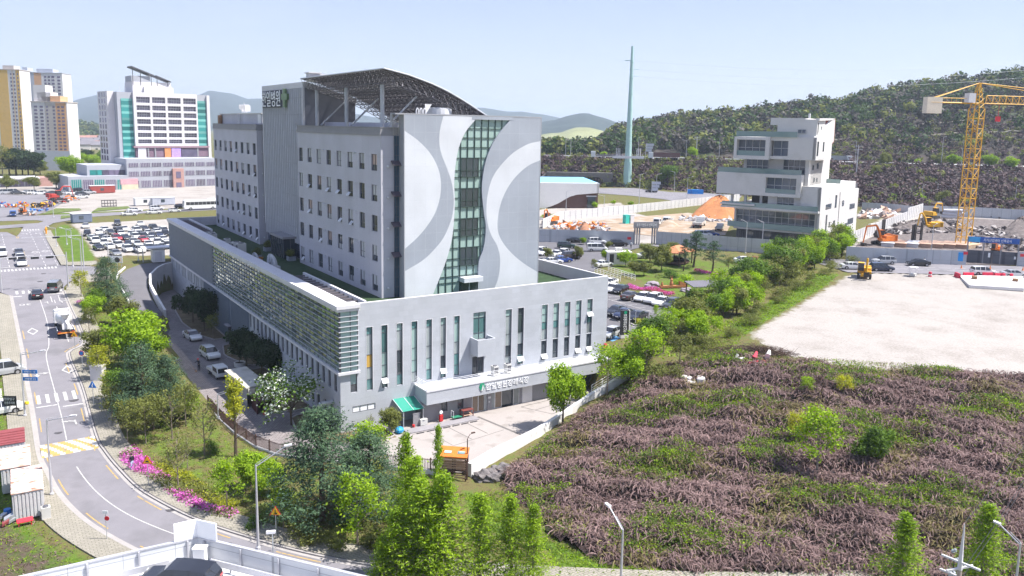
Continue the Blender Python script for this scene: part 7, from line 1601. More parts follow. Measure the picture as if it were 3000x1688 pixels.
rows_o=[(40.6,44.4),(36.0,39.1),(31.6,34.7),(27.2,30.0),(22.8,25.6),(18.5,21.3),(14.0,16.7)]
zt0=[(435,490),(515,560),(580,625),(645,690),(710,750),(775,815),(838,875)]
rows_o=[tuple(sorted(atd(480,150+y*.31056,355)[2]for y in q))for q in zt0]
zb_,ztp=atd(480,150+900*.31056,355)[2],atd(480,150+392*.31056,355)[2]
gr=MB();cols_o=[(.5,6.2),(7.1,12.8),(13.7,19.5),(20.6,26.3)];eds=[-.7,*[c for q in cols_o for c in q],26.9]
for k in range(0,10,2):FO.box(gr,eds[k],eds[k+1],-1.2,.4,zb_,ztp)
zz=sorted([zb_,ztp,*[z for q in rows_o for z in q]])
for k in range(0,len(zz),2):
 for q in cols_o:FO.box(gr,q[0],q[1],-1.2,.4,zz[k],zz[k+1])
gr.build('white_grid',ow_,ot)
for(za,zb2)in rows_o:
 for(sa,sb2)in cols_o:
  f=MB()
  for j in range(1,8):s=sa+(sb2-sa)*j/8;FO.box(f,s-.06,s+.06,-.2,-.1,za,zb2)
  FO.box(f,sa,sb2,-.2,-.1,za+(zb2-za)*.45,za+(zb2-za)*.55);FO.one('pane',pgl,f.build('window_band',mulw,ot),sa,sb2,-.08,-.02,za,zb2)
zs_o=[r[0]for r in rows_o][::-1]+[rows_o[0][1]]
for(sa,sb2)in((-5.4,-.8),(27.1,31.4)):
 for k in range(-3,7):
  z0=zs_o[0]+(zs_o[1]-zs_o[0])*k;h=zs_o[1]-zs_o[0]
  FO.one('teal_band',teal,ot,sa,sb2,.3,.48,z0,z0+h*.62);FO.one('pale_band',tealL,ot,sa,sb2,.28,.48,z0+h*.62,z0+h)
for k in range(-3,8):
 for s in(8,12,16):z0=zs_o[0]+(zs_o[1]-zs_o[0])*k;FO.one('side_window',pgl,ot,-9.68,-9.6,s,s+2,z0+.6,z0+2.6)
FO.one('recess',mat('recess_mauve',(.20,.13,.17),.8),ot,-.5,31,-.9,.45,18.6,zb_-.1);FO.one('canopy_edge',mat('canopy_mauve',(.30,.20,.23),.7),ot,-1.5,31.6,-1.5,.4,zb_-.8,zb_)
for s in(4.2,7.2,26):FO.one('pillar',panel_d,ot,s,s+.6,-1.3,-.7,15,zb_-.8)
FO.one('orange_banner',mat('banner_orange',(.65,.25,.10),.7),ot,11.5,14.2,-1.35,-1.25,16.5,zb_-1);FO.one('purple_banner',mat('banner_purple',(.42,.28,.62),.7,.2,.6),ot,14.5,18.6,-1.35,-1.25,16.5,zb_-1);FO.one('lobby_glass',pgl,ot,19,26,-1.2,-1.1,16.5,zb_-1.5);FO.one('white_bay',ow_,ot,.2,3.6,-1.2,-1.1,16,zb_-.8)
rt=MB();
FO.box(rt,.5,17,3,14,46.5,51.5);FO.box(rt,5,17.6,2,10,46.5,49.5);rt.build('roof_house',ow_,ot)
rs=MB();rs.slab([FO.p(.3,2,57.6),FO.p(9.5,2,54.2),FO.p(9.5,9,54.2),FO.p(.3,9,57.6)],(0,0,.5));rs.slab([FO.p(10.5,2,54.2),FO.p(16.8,2,51.8),FO.p(16.8,9,51.8),FO.p(10.5,9,54.2)],(0,0,.4))
for s,z in((.8,57.3),(4,56.2),(8.5,54.5),(11,54),(15.5,52.2)):rs.tube(FO.p(s,3,50),FO.p(s,3,z),.15,n=5)
rs.build('slanted_roof_frame',frame_m,ot);FO.one('roof_parapet',ogr,ot,.2,8,3,12,51.5,54);
for s in(-4,-2,27,29,30.5):m=MB();m.tube(FO.p(s,6,46.5),FO.p(s,6,49.5),.08,n=4);m.build('antenna',cap,ot)
ow2=thing('office_podium','low grey shopping wing with glass shopfronts below the office tower','building');FP=Frame((0.6,289.5),(.99,.12),(-.12,.99))
pc=lambda u:colx(FP,u)
def colx(F,u):
 lo,hi=-120.,220.
 for _ in range(50):
  m=(lo+hi)/2;x,y,z=F.p(m,0,10);d=np.array((x,y,z))-CP
  if 1500+CAM['f']*(d@CR)/(d@CF)<u:lo=m
  else:hi=m
 return(lo+hi)/2
def rowz(F,s,v):x,y,z=F.p(s,0,0);return top_z(x,y,v)
sL,sM,sR=pc(200),pc(375),pc(640);zA,zB=rowz(FP,sL,520),rowz(FP,sM,490)
FP.one('lower_block',ogr,ow2,sL,sM,0,20,4.5,rowz(FP,sL,518));FP.one('upper_block',ogr,ow2,sL+8,sM+2,4,22,rowz(FP,sL,518),rowz(FP,sL+8,486));FP.one('right_block',ogr,ow2,sM,sR,1,22,4.5,rowz(FP,sM+8,466))
tz=[rowz(FP,sM+6,v)for v in(478,490,503,517,530,552)]
for k in range(8):
 a=sM+.8+k*(sR-sM-1)/8;b=a+(sR-sM)/8-.9
 for z1,z0 in((tz[0],tz[1]),(tz[2],tz[3]),(tz[4],tz[5]+.4)):
  f=MB()
  for j in range(7):s=a+(b-a)*j/6;FP.box(f,s-.06,s+.06,.84,.92,z0,z1)
  FP.one('pane',pgl,f.build('window_band',mulw,ow2),a,b,.93,.99,z0,z1)
for k in range(5):
 a=sL+1+k*(sM-sL-1)/5;b=a+(sM-sL)/5-.7;z1=rowz(FP,a,527);z0=rowz(FP,a,560);f=MB()
 for j in range(6):s=a+(b-a)*j/5;FP.box(f,s-.07,s+.07,-.16,-.08,z0,z1)
 FP.one('pane',teal if k%2==0 else pgl,f.build('shopfront',mulw,ow2),a,b,-.07,-.01,z0,z1)
for k in range(6):
 a=sL+9+k*(sM-sL-9)/6;b=a+(sM-sL)/6-.9;z1=rowz(FP,a,500);z0=rowz(FP,a,515);FP.one('upper_window',teal if k<2 else pgl,ow2,a,b,3.9,3.97,z0,z1)
s0=pc(507);FP.one('salmon_portal',salm,ow2,s0,s0+4.6,-.3,1.2,4.5,rowz(FP,s0,494));FP.one('portal_window',pgl,ow2,s0+1.3,s0+3.3,-.4,-.3,rowz(FP,s0,522),rowz(FP,s0,503));FP.one('portal_door',pgl,ow2,s0+1.2,s0+3.4,-.4,-.3,5.5,rowz(FP,s0,535))
s0=pc(352);FP.one('pink_shopfront',mat('shop_pink',(.55,.33,.36),.7,.1),ow2,s0,s0+7,-.3,.9,rowz(FP,s0,541),rowz(FP,s0,525));FP.one('cream_shopfront',mat('shop_cream',(.58,.52,.38),.7,.1),ow2,s0+.5,s0+7,-.28,.9,5,rowz(FP,s0,541))
def tower(name,label,u0,u1,v_top,v_base,dep,yaw,depth_,wall,side,rows,cols,trim=None,win=pgl,roof=None,vw0=None):
 pL=CP+ray(u0,400)*dep;pR=CP+ray(u1,400)*dep;w_=float(np.hypot(*(pR-pL)[:2]));e=(pR-pL)[:2]/w_;c,s=math.cos(yaw),math.sin(yaw);e1=np.array((e[0]*c-e[1]*s,e[0]*s+e[1]*c));e2=np.array((-e1[1],e1[0]));F=Frame(pL[:2],e1,e2);w_/=max(.5,math.cos(yaw))
 zt=top_z(pL[0],pL[1],v_top);zb=min(5.0,top_z(pL[0],pL[1],v_base));t=thing(name,label,'apartment block',(0,0,0));F.one('body',[wall,side],t,0,w_,0,depth_,zb,zt)
 n=0;zt2=top_z(pL[0],pL[1],vw0)if vw0 else zt-1.6;fh=(zt2-zb-4)/rows;key=MB()
 for(c0,c1)in cols:
  for r in range(rows):
   if n>=99:break
   z0=zt2-fh*(r+1)+fh*.30;F.one('window',win,t,w_*c0,w_*c1,-.10,-.02,z0,z0+fh*.52);n+=1
 for(c0,c1,m)in(trim or[]):F.one('facade_stripe',m,t,w_*c0,w_*c1,-.06,0,zb,zt)
 F.one('roof_hut',side,t,w_*.25,w_*.7,3,depth_-3,zt,zt+3.2);F.one('roof_edge',side,t,-.25,w_+.25,-.25,depth_+.25,zt,zt+.5);return t,F,w_,zt,zb
apW,apB,apO,apY,apG=mat('apt_white',(.62,.60,.61),.8,.03),mat('apt_beige',(.46,.42,.40),.8,.05),mat('apt_orange',(.62,.36,.20),.8,.05),mat('apt_yellow',(.62,.40,.12),.8,.06),mat('apt_grey_blue',(.42,.44,.50),.8,.05)
tower('apartment_block','grey blue apartment tower between the yellow one and the tall white one',66,96,209,470,620,.1,15,apG,apG,24,[(.1,.3),(.45,.62),(.74,.9)])
tower('apartment_block','tallest white apartment tower with an orange patch, behind the others',88,187,213,470,600,.12,16,apW,apG,24,[(.5,.56),(.6,.66),(.7,.78),(.86,.94)],[(0,.22,apG),(.22,.42,apO),(.42,.46,apW)])
tower('apartment_block','yellow patterned apartment tower at the left edge of the picture',-2,66,204,470,560,.1,15,apW,apB,22,[(.62,.68),(.74,.8),(.9,.95)],[(.06,.52,apY),(.7,.72,apY),(.84,1.,apY)])
t,F,w_,zt,zb=tower('apartment_block','white and orange apartment block standing nearest, stepped at the top',97,196,299,500,452,.1,14,apW,apB,17,[(.08,.17),(.24,.33),(.42,.47),(.6,.66),(.73,.8),(.84,.92)],[(.38,.68,apB),(.68,.97,apO)])
F.one('stepped_top',apW,t,w_*.02,w_*.36,3,12,zt,zt+9.5);F.one('stepped_top',apW,t,w_*.12,w_*.5,3,12,zt,zt+5.6);F.one('stepped_top',apO,t,w_*.5,w_*.78,2,12,zt,zt+3.6);F.one('grey_base',apG,t,-.1,w_+.1,-.16,-.04,zb,zb+12)
tower('apartment_block','pale pink apartment block far off below the blue mountains',313,338,357,425,1000,.1,14,mat('apt_pink',(.50,.42,.44),.8),apB,12,[(.15,.3),(.5,.65),(.78,.9)])
rgv=np.random.default_rng(21);vil=[mat('roof_slate',(.16,.15,.17),.8,.15),mat('roof_rust',(.30,.16,.13),.8,.15),mat('roof_blue',(.16,.24,.38),.7,.1),mat('house_wall',(.55,.52,.50),.8,.06)]
def house(x,y,w_,d_,h,rz,roof,label,group='village houses below the mountains'):
 t=thing('village_house',label,'house',(x,y,5.4),rz,group);MB().box(-w_/2,w_/2,-d_/2,d_/2,0,h).build('wall',vil[3],t);r=MB();e=.6
 r.slab([(-w_/2-e,-d_/2-e,h),(w_/2+e,-d_/2-e,h),(w_/2+e,0,h+d_*.36),(-w_/2-e,0,h+d_*.36)],(0,0,.2));r.slab([(-w_/2-e,0,h+d_*.36),(w_/2+e,0,h+d_*.36),(w_/2+e,d_/2+e,h),(-w_/2-e,d_/2+e,h)],(0,0,.2));r.build('roof',roof,t);MB().box(-1.,1.,-d_/2-.05,-d_/2,.6,2.2).build('window',gl_dark,t)
nmr=['slate','rust red','blue']
hs=[(205,424,0),(222,428,0),(238,418,1),(252,425,0),(262,432,0),(275,416,1),(290,424,0),(305,417,0),(318,428,2),(330,420,0),(212,438,0),(240,441,0),(283,440,0),(310,440,1),(335,436,0)]
for k,(u,v,r)in enumerate(sorted(hs)):
 x,y=level(u,v,5.6);house(x,y,rgv.uniform(13,20),rgv.uniform(9,12),rgv.uniform(4,6),rgv.uniform(-.4,.4),vil[r],f'{nmr[r]} roofed village house, {ords[k] if k < 13 else ["fourteenth","fifteenth"][k-13]} from the left below the mountains')
lb_=thing('roadside_hall','long low hall with a flat roof and pinkish stone end under the apartments','building');FH=Frame(level(-20,548,6)[:2],(.995,.1),(-.1,.995));w2=colx(FH,150)
FH.one('body',ogr,lb_,0,w2*.78,2,12,5,8.6);FH.one('stone_end',salm,lb_,w2*.78,w2*1.02,.5,12,5,9.4);FH.one('flat_roof',cap,lb_,-1,w2*.8,0,13,8.9,9.6)
for k in range(7):FH.one('window',pgl,lb_,w2*.03+k*w2*.105,w2*.03+k*w2*.105+w2*.08,1.9,1.98,5.8,8.2)
sh_=thing('sports_hall','white sports hall with a blue roof and a sweeping brown base','sports hall');wh=mat('hall_white',(.74,.73,.72),.6,.03);FS=Frame((149.5,135.6),(-.88,.47),(.47,.88))
def onp(F,S,u,v,off=0.):
 d=ray(*S(u,v));A=np.array([[d[0],-F.a[0]],[d[1],-F.a[1]]]);t,s=np.linalg.solve(A,F.o+F.b*off-CP[:2]);return float(s),float(CP[2]+d[2]*t)
zE=onp(FS,SS,936,690)[1];cv=[onp(FS,SS,u,v)for u,v in((936,690),(934,795),(850,800),(700,812),(620,835),(560,870),(500,905),(430,935),(340,962))];sE=cv[-1][0];hb=MB()
hb.slab([FS.p(s,0,z)for s,z in[(cv[0][0],zE)]+cv[1:]+[(sE+30,cv[-1][1]-1),(sE+30,zE)]],tuple(FS.b*1.2)+(0,));hb.slab([FS.p(cv[0][0]-.2,0,zE),FS.p(cv[0][0]-.2,0,cv[1][1]),FS.p(cv[0][0]-.2,30,cv[1][1]),FS.p(cv[0][0]-.2,30,zE)],tuple(FS.a*.8)+(0,));hb.build('white_shell',wh,sh_)
FS.one('brown_base',mat('brown_metal',(.12,.065,.055),.6,.1),sh_,1.5,sE+20,.7,26,5.5,zE-.6);dq=[onp(FS,SS,u,v,.3)for u,v in((815,835),(900,835))];FS.one('doorway',gl_dark,sh_,dq[1][0],dq[0][0],.3,.66,6.3,dq[0][1]);FS.one('door_frame',cap,sh_,dq[1][0]-.4,dq[0][0]+.4,.4,.6,dq[0][1],dq[0][1]+.4)
rb2=MB();zb3=onp(FS,SS,300,627,28)[1];rb2 .slab([FS.p(1,1.2,zE-.3),FS.p(sE+30,1.2,zE-.3),FS.p(sE+30,28,zb3),FS.p(2,28,zE+.2)],(0,0,.25));rb2 .build('blue_roof',mat('roof_sky_blue',(.20,.46,.70),.5,.05),sh_)
bt=thing('gate_booth','small white gate booth with a flat canopy behind the hospital corner','booth',(-.6,99.6,5));MB().box(-2.2,.2,-1.2,1.2,0,2.7).build('cabin',wh,bt);MB().box(-4.2,2.4,-1.6,1.6,2.9,3.15).build('canopy',cap,bt);MB().box(-1.8,-.4,-1.24,-1.2,.2,2.2).build('door',cap,bt);MB().box(-4.0,-3.8,-.1,.1,0,2.9).build('post',galv,bt)
def cabin(S,u,v,w_,d_,h,rz,label,body,roof=None):
 x,y,z=gp(S,u,v);t=thing('site_cabin',label,'cabin',(x,y+d_/2,z),rz);b=MB();b.box(-w_/2,w_/2,-d_/2,d_/2,.2,h)
 for k in range(int(w_/.5)):b.box(-w_/2+.1+k*.5,-w_/2+.3+k*.5,-d_/2-.04,-d_/2,.3,h-.1)
 b.build('body',body,t);MB().box(-w_/2-.1,w_/2+.1,-d_/2-.1,d_/2+.1,h,h+.1).build('roof',roof or cap,t);MB().box(-.9,.3,-d_/2-.07,-d_/2-.03,1.1,2.1).build('window',gl_dark,t);return t
cabin(S2,775,495,5,3,2.6,.1,'blue grey site cabin at the far corner of the gravel car park',mat('cabin_blue',(.16,.19,.26),.7),cap);cabin(S2,1380,332,7,3,2.6,.05,'white portable cabin, left one of the pair on the sandy lot',wh);cabin(S2,1545,328,7.4,3,2.6,.05,'white portable cabin, right one of the pair on the sandy lot',apG);cabin(S2,970,215,9,3,3,.1,'dark red container by the shopping wing on the sandy lot',mat('cont_red',(.33,.07,.06),.7,.1))
x,y,z=gp(S2,1030,340);t=thing('scrap_cage','dark steel cage frame standing on the sandy lot edge','cage',(x,y,z));m=MB()
for xx in np.linspace(-2.2,2.2,6):m.box(xx-.05,xx+.05,-.8,-.7,0,2.2);m.box(xx-.05,xx+.05,.7,.8,0,2.2)
for zz_ in(.1,1.1,2.1):m.box(-2.3,2.3,-.82,-.72,zz_,zz_+.12);m.box(-2.3,2.3,.72,.82,zz_,zz_+.12)
m.build('frame',DKm,t)
x,y,z=227.3,211.3,7.3;tp_=thing('power_pole','very tall pale green tubular power pole rising above the wooded hill','power pole',(x,y,z));pg_=mat('pole_green',(.36,.53,.50),.45,.05,.3);ht=top_z(x,y,136)-z
m=MB();m.tube((0,0,0),(0,0,12),2.0,1.8,14);m.build('base_section',pg_,tp_);m=MB();m.tube((0,0,12),(0,0,ht),1.6,.55,14);m.build('shaft',pg_,tp_)
m=MB()
for k in range(2,9):zz_=ht*k/9;m.lathe([(1.72-1.1*zz_/ht+.12,0),(1.72-1.1*zz_/ht+.12,.3)],(0,0,zz_),14)
m.build('flange',pg_,tp_);zc_=top_z(x,y,SS(0,408)[1])-z;m=MB()
rx=CR[:2]/np.linalg.norm(CR[:2]);ry=np.array((-rx[1],rx[0]))
for sgn in(-1,1):
 m.obox((0+ry[0]*sgn*1.7,ry[1]*sgn*1.7,zc_),(*(rx*7.2),0),(*(ry*.12),0),(0,0,.55));m.obox((*(rx*sgn*7.2),zc_),(*(rx*.12),0),(*(ry*1.8),0),(0,0,.55))
for k in np.linspace(-6.5,6.5,12):m.tube((*(rx*k-ry*1.7),zc_+.5),(*(rx*k-ry*1.7),zc_+1.6),.08,n=4)
for k in(-5.6,-4.8,-4.0,4.0,4.8,5.6):m.tube((*(rx*k),zc_),(*(rx*k*1.03),zc_+4.2),.18,n=5)
m.build('collar_platform',cap,tp_);m=MB()
for k,v in enumerate((178,203,223)):
 za=top_z(x,y,v)-z;m.tube((*(-rx*3.2*(1 if k==0 else.3)),za),(*(rx*3.2*(1 if k else.3)),za),.22,.12,5)
m.build('crossarm',pg_,tp_)
wr=MB()
for k,(v,ve)in enumerate(((178,150),(203,178),(223,200))):
 za=top_z(x,y,v);e=CP+ray(3300,ve)*330
 wr.path([tuple(np.array((x,y,za))*(1-f)+e*f+np.array((0,0,-6*math.sin(math.pi*f))))for f in np.linspace(0,1,14)],.05,3)
solo('power_lines',wr,galv,'three thin power lines running right from the tall green pole','wires')
nt_=MB();x,y,z=gp(SS,1225,712)
for k in range(26):
 a=rx*(k-13)*1.0;h=3.2+2.6*math.sin(k/25*math.pi);q=np.array((x,y))+a-ry*2;nt_.tube((q[0],q[1],z),(q[0],q[1],z+h),.07,n=4)
 if k:p_=q-rx*1.0;[nt_.tube((p_[0],p_[1],z+h*f),(q[0],q[1],z+h*f),.05,n=3)for f in(.2,.4,.6,.8,1.)]
solo('green_net_fence',nt_,mat('net_green',(.02,.26,.16),.7),'green mesh fence round the foot of the tall power pole','fence')
x,y,z=gp(SC3,1015,1265);tc=thing('tower_crane','yellow lattice tower crane with a concrete counterweight on the rubble site','crane',(x,y,z));cy=mat('crane_yellow',(.60,.33,.03),.5,.1,1);hj=top_z(x,y,SC3(0,285)[1])-z;hp=top_z(x,y,SC3(0,105)[1])-z
m=MB();hw2=1.25;n=int(hj/2.4);hs_=np.linspace(0,hj,n+1)
for sx in(-1,1):
 for sy in(-1,1):m.tube((sx*hw2,sy*hw2,0),(sx*hw2,sy*hw2,hj),.13,n=5)
cs_=[(-1,-1),(1,-1),(1,1),(-1,1)]
for i in range(n):
 for k in range(4):
  a,b=cs_[k],cs_[(k+1)%4];q0=(a[0]*hw2,a[1]*hw2,hs_[i]);q1=(b[0]*hw2,b[1]*hw2,hs_[i+1]);q2=(b[0]*hw2,b[1]*hw2,hs_[i]);m.tube(q0 if i%2 else q2,q1 if i%2 else(a[0]*hw2,a[1]*hw2,hs_[i+1]),.07,n=4);m.tube(q0,q2,.06,n=4)
m.build('mast',cy,tc)
jd=rx*.985+ry*.17;jn=np.array((-jd[1],jd[0]));m=MB()
def V3(d,s,zz_):return(jd[0]*d+jn[0]*s,jd[1]*d+jn[1]*s,zz_)
L=48;nb=26
for i in range(nb):
 d0,d1=1.5+(L-1.5)*i/nb,1.5+(L-1.5)*(i+1)/nb;dm=(d0+d1)/2
 for s in(-.8,.8):m.tube(V3(d0,s,hj+1.2),V3(d1,s,hj+1.2),.09,n=4);m.tube(V3(d0,s,hj+1.2),V3(dm,0,hj+3.1),.06,n=4);m.tube(V3(dm,0,hj+3.1),V3(d1,s,hj+1.2),.06,n=4)
 m.tube(V3(d0,-.8,hj+1.2),V3(d0,.8,hj+1.2),.06,n=4);m.tube(V3(dm,0,hj+3.1),V3(min(dm+(L-1.5)/nb,L),0,hj+3.1),.09,n=4)
m.build('jib',cy,tc);m=MB()
for s in(-.7,.7):m.tube(V3(-13,s,hj+1.2),V3(0,s,hj+1.2),.14,n=4);m.tube(V3(-13,s,hj+2.3),V3(-3,s,hj+2.3),.05,n=4)
for k in range(10):m.tube(V3(-13+1.3*k,-.7,hj+1.2),V3(-11.7+1.3*k,.7,hj+1.2),.06,n=4);m.tube(V3(-13+1.3*k,.7,hj+1.2),V3(-13+1.3*k,.7,hj+2.3),.04,n=3)
m.build('counter_jib',cy,tc);m=MB();m.obox(V3(-12,0,hj+.5),(*(jd*2.0),0),(*(jn*.8),0),(0,0,1.9));m.build('counterweight',mat('crane_ballast',(.60,.53,.44),.8,.08),tc)
m=MB()
for sx in(-1,1):
 for sy in(-1,1):m.tube((sx*1.1,sy*1.1,hj),(sx*.2,sy*.2,hp),.12,n=4)
for k in range(5):f0=k/5;q=1.1-.9*f0;zz_=hj+(hp-hj)*f0;m.tube((-q,-q,zz_),(q,-q,zz_+1.2),.06,n=4);m.tube((q,q,zz_),(-q,q,zz_+1.2),.06,n=4);m.tube((-q,q,zz_),(-q,-q,zz_+1.2),.06,n=4);m.tube((q,-q,zz_),(q,q,zz_+1.2),.06,n=4)
m.build('tower_head',cy,tc);m=MB()
for s in(-.6,.6):m.tube((0,0,hp),V3(-12,s,hj+2.2),.09,n=4)
m.tube((0,0,hp),V3(24,0,hj+3.2),.09,n=4);m.tube((0,0,hp),V3(40,0,hj+3.2),.09,n=4);m.build('tie_bar',cy,tc);m=MB();m.obox(V3(-2.6,-.6,hj+2.4),(*(jd*.9),0),(*(jn*.8),0),(0,0,1.1));m.build('cab',cap,tc);m=MB();m.tube(V3(6,0,hj+1.0),V3(6,0,hj-1.8),.05,n=4);m.obox(V3(6,0,hj-2.4),(*(jd*.4),0),(*(jn*.4),0),(0,0,.6));m.build('hook_block',srd,tc)
m=MB();m.box(-3,3,-3,3,-.2,1.0);m.build('base_block',mat('crane_base',(.45,.33,.22),.9,.2),tc)
hoar=tiles('hoarding_grey',(.43,.45,.48),(.31,.33,.36),1.0,8,'xy',0,.03,.05,.6);hoarw=tiles('hoarding_white',(.58,.57,.57),(.40,.40,.41),2.0,8,'xy',0,.03,.03,.6)
def hoarding(pts,h,label,m,posts=True,hs=None):
 t=thing('site_hoarding',label,'hoarding',(0,0,0));L3=resample(np.array(pts,float),2.5);w2=MB();pm=MB()
 for i in range(len(L3)-1):
  a,b=L3[i],L3[i+1];za,zb2=hz(*a),hz(*b);d=(b-a)/np.linalg.norm(b-a);nn=np.array((-d[1],d[0]))*.06
  w2 .slab([(*(a-nn/2),za-.3),(*(b-nn/2),zb2-.3),(*(b-nn/2),zb2+h),(*(a-nn/2),za+h)],(*nn,0))
  pm.tube((*(a+nn*2),za),(*(a+nn*2),za+h-.1),.05,n=4);pm.tube((*(a+nn*2),za+h*.5),(*(b+nn*2),zb2+h*.5),.04,n=4);pm.tube((*(a-nn*1.3),za),(*(a-nn*1.3),za+h-.1),.04,n=4)
 w2 .build('panel',m,t);pm.build('scaffold_frame',lamp_m,t);return t
def hpts(S,*q):return[gp(S,*p)[:2]for p in q]
hoarding(hpts(SG,(60,188),(560,200),(1000,216)),3.2,'grey hoarding left of the site gate behind the hospital cars',hoar)
hoarding(hpts(SG,(1195,212),(1500,235),(1900,272),(2445,312)),3.2,'grey hoarding right of the site gate before the stacked building',hoar)
hr=hoarding(hpts(SF,(130,860),(600,885),(1200,905),(1775,920)),3.1,'long plain grey hoarding along the road before the rubble site',hoar)
hoarding(hpts(SF,(2475,935),(2600,940),(2900,960)),3.1,'short grey hoarding right of the dark gate at the picture edge',hoar)
hoarding(hpts(SF,(1185,245),(1800,262),(2576,305),(3100,330)),3.4,'grey hoarding along the back of the rubble site under the scrubby slope',hoar)
hoarding(hpts(SF,(350,160),(800,185),(1180,235)),2.6,'grey hoarding behind the pale stacked planks at the hill foot',hoar)
hoarding(hpts(SF,(20,700),(300,590),(640,450),(965,315)),3.0,'white hoarding running back from the road beside the stacked building',hoarw);hoarding(hpts(SF,(970,310),(1180,235)),4.0,'pale hoarding end piece with scaffold poles at the back of the rubble site',hoarw)
hoarding(hpts(SS,(330,1180),(520,1090),(1300,1010),(1900,940),(2450,880)),2.8,'white hoarding climbing along the road behind the earth site',hoarw)
a,b=hpts(SF,(1780,885),(2475,930));a,b=np.array(a),np.array(b);z0=hz(*a);d=(b-a)/np.linalg.norm(b-a);n_=np.array((d[1],-d[0]));gt=thing('site_gate','dark corrugated site gate with a blue banner across its top','gate');Lg=np.linalg.norm(b-a)
def gob(name,m,s0,s1,z1,z2,off=0.,th=.06):q=MB();c=a+d*(s0+s1)/2+n_*off;q.obox((*c,z0+(z1+z2)/2),(*(d*(s1-s0)/2),0),(*(n_*th),0),(0,0,(z2-z1)/2));return q.build(name,m,gt)
gmat=tiles('gate_grey',(.10,.105,.125),(.06,.06,.075),.4,9,'xy',0,.05,.05,.6);gob('leaf',gmat,0,Lg*.5,.1,2.8);gob('leaf',gmat,Lg*.5+.05,Lg,.1,2.8)
for s in(0,Lg*.32,Lg*.66,Lg):gob('post',panel_d,s-.12,s+.12,0,5.7,0,.12)
bn=gob('banner',mat('banner_blue',(.03,.10,.36),.5),0,Lg,4.6,5.75,.2);gob('banner_end',mat('banner_light_blue',(.05,.32,.62),.5),0,Lg*.23,4.63,5.72,.28)
text_fit('banner_lettering','지식산업센터 신축공사',MATS['sign_white'],(*(a+d*Lg*.30+n_*.29),z0+4.85),(*d,0),(0,0,1),Lg*.55,.65,.03,gt);gob('notice',MATS['sign_white'],Lg*.42,Lg*.46,1.4,2.4,.1);gob('notice',MATS['sign_white'],Lg*.93,Lg*.965,1.3,1.9,.1)
p=np.array(gp(SF,1660,915)[:2]);q=MB();q.obox((*(p+n_*.2),hz(*p)+1.75),(*(d*.95),0),(*(n_*.03),0),(0,0,.95));solo('blue_notice',q,mat('notice_blue',(.04,.30,.70),.5),'bright blue rectangular notice on the long grey hoarding','notice')
a2,b2=hpts(SG,(1015,216),(1180,212));a2,b2=np.array(a2),np.array(b2);d2=(b2-a2)/np.linalg.norm(b2-a2);gt2=thing('site_portal','dark scaffold portal with a lettered beam at the earth site','gate');L2=np.linalg.norm(b2-a2);z2=hz(*a2);hB=top_z(*a2,SG(0,30)[1])-z2
for s in(0,L2):
 m=MB()
 for e in(-.6,0,.6):c=a2+d2*(s+e);m.box(c[0]-.14,c[0]+.14,c[1]-.14,c[1]+.14,z2,z2+hB)
 m.build('portal_leg',panel_d,gt2)
q=MB();c=a2+d2*L2/2;n2=np.array((d2[1],-d2[0]));q.obox((*c,z2+hB),(*(d2*(L2/2+.9)),0),(*(n2*.3),0),(0,0,.75));q.build('beam',panel_d,gt2);text_fit('beam_lettering','충주기업도시 신축공사',MATS['sign_white'],(*(a2+n2*.32-d2*.3),z2+hB-.35),(*d2,0),(0,0,1),L2+.6,.75,.03,gt2)
for S,u,v,lb in((SG,940,195,'small red notice on the grey hoarding by the portal'),(SF,1745,820,'small red notice beside the dark site gate'),(SF,2520,850,'small red notice right of the dark site gate')):
 x,y,z=gp(S,u,v+(20 if S is SG else 100));q=MB();nn=np.array((-.56,-.83));q.obox((x+nn[0]*.4,y+nn[1]*.4,z+(1.6 if S is SG else 2.6)),(.45*.83,-.45*.56,0),(.02,.03,0),(0,0,.3));solo('red_notice',q,srd,lb,'notice')
LAMPS=[(SS,1368,945,590,1.9,'lamp on the verge before the sports hall lawn'),(SS,1555,775,592,1.9,'lamp beside the direction sign at the road junction'),(SS,1748,775,568,-1.9,'lamp below the hill trees right of the junction'),(SS,1885,865,625,1.9,'lamp by the blue barriers at the junction'),(SS,580,1045,772,1.9,'lamp in front of the sports hall'),(SS,990,1020,825,-1.9,'lamp on the path between sports hall and earth site'),(SS,850,650,512,-1.8,'lamp beside the dark underpass'),(SS,897,668,556,1.8,'lamp right of the dark underpass'),(SS,432,622,490,-.8,'lamp behind the blue roof'),(SC3,720,968,832,1,'lamp at the hill foot left of the crane'),(SC3,828,968,812,-1,'lamp at the hill foot nearer the crane'),(SC3,1380,1000,828,1,'lamp at the hill foot right of the crane'),(SC3,787,1348,1112,.6,'lamp in front of the long grey hoarding'),(SG,2040,300,0,-1.2,'lamp mast before the stacked building, left one'),(SG,2195,270,0,-1.2,'lamp mast with a yellow box before the stacked building')]
for S,u,vb,vt,arm,lb in LAMPS:
 x,y,z=gp(S,u,vb);h=top_z(x,y,S(0,vt)[1])-z;street_lamp(x,y,h,to_right+(math.pi if arm<0 else 0),abs(arm),lb,z,group='lamps beyond the site',brace=False)
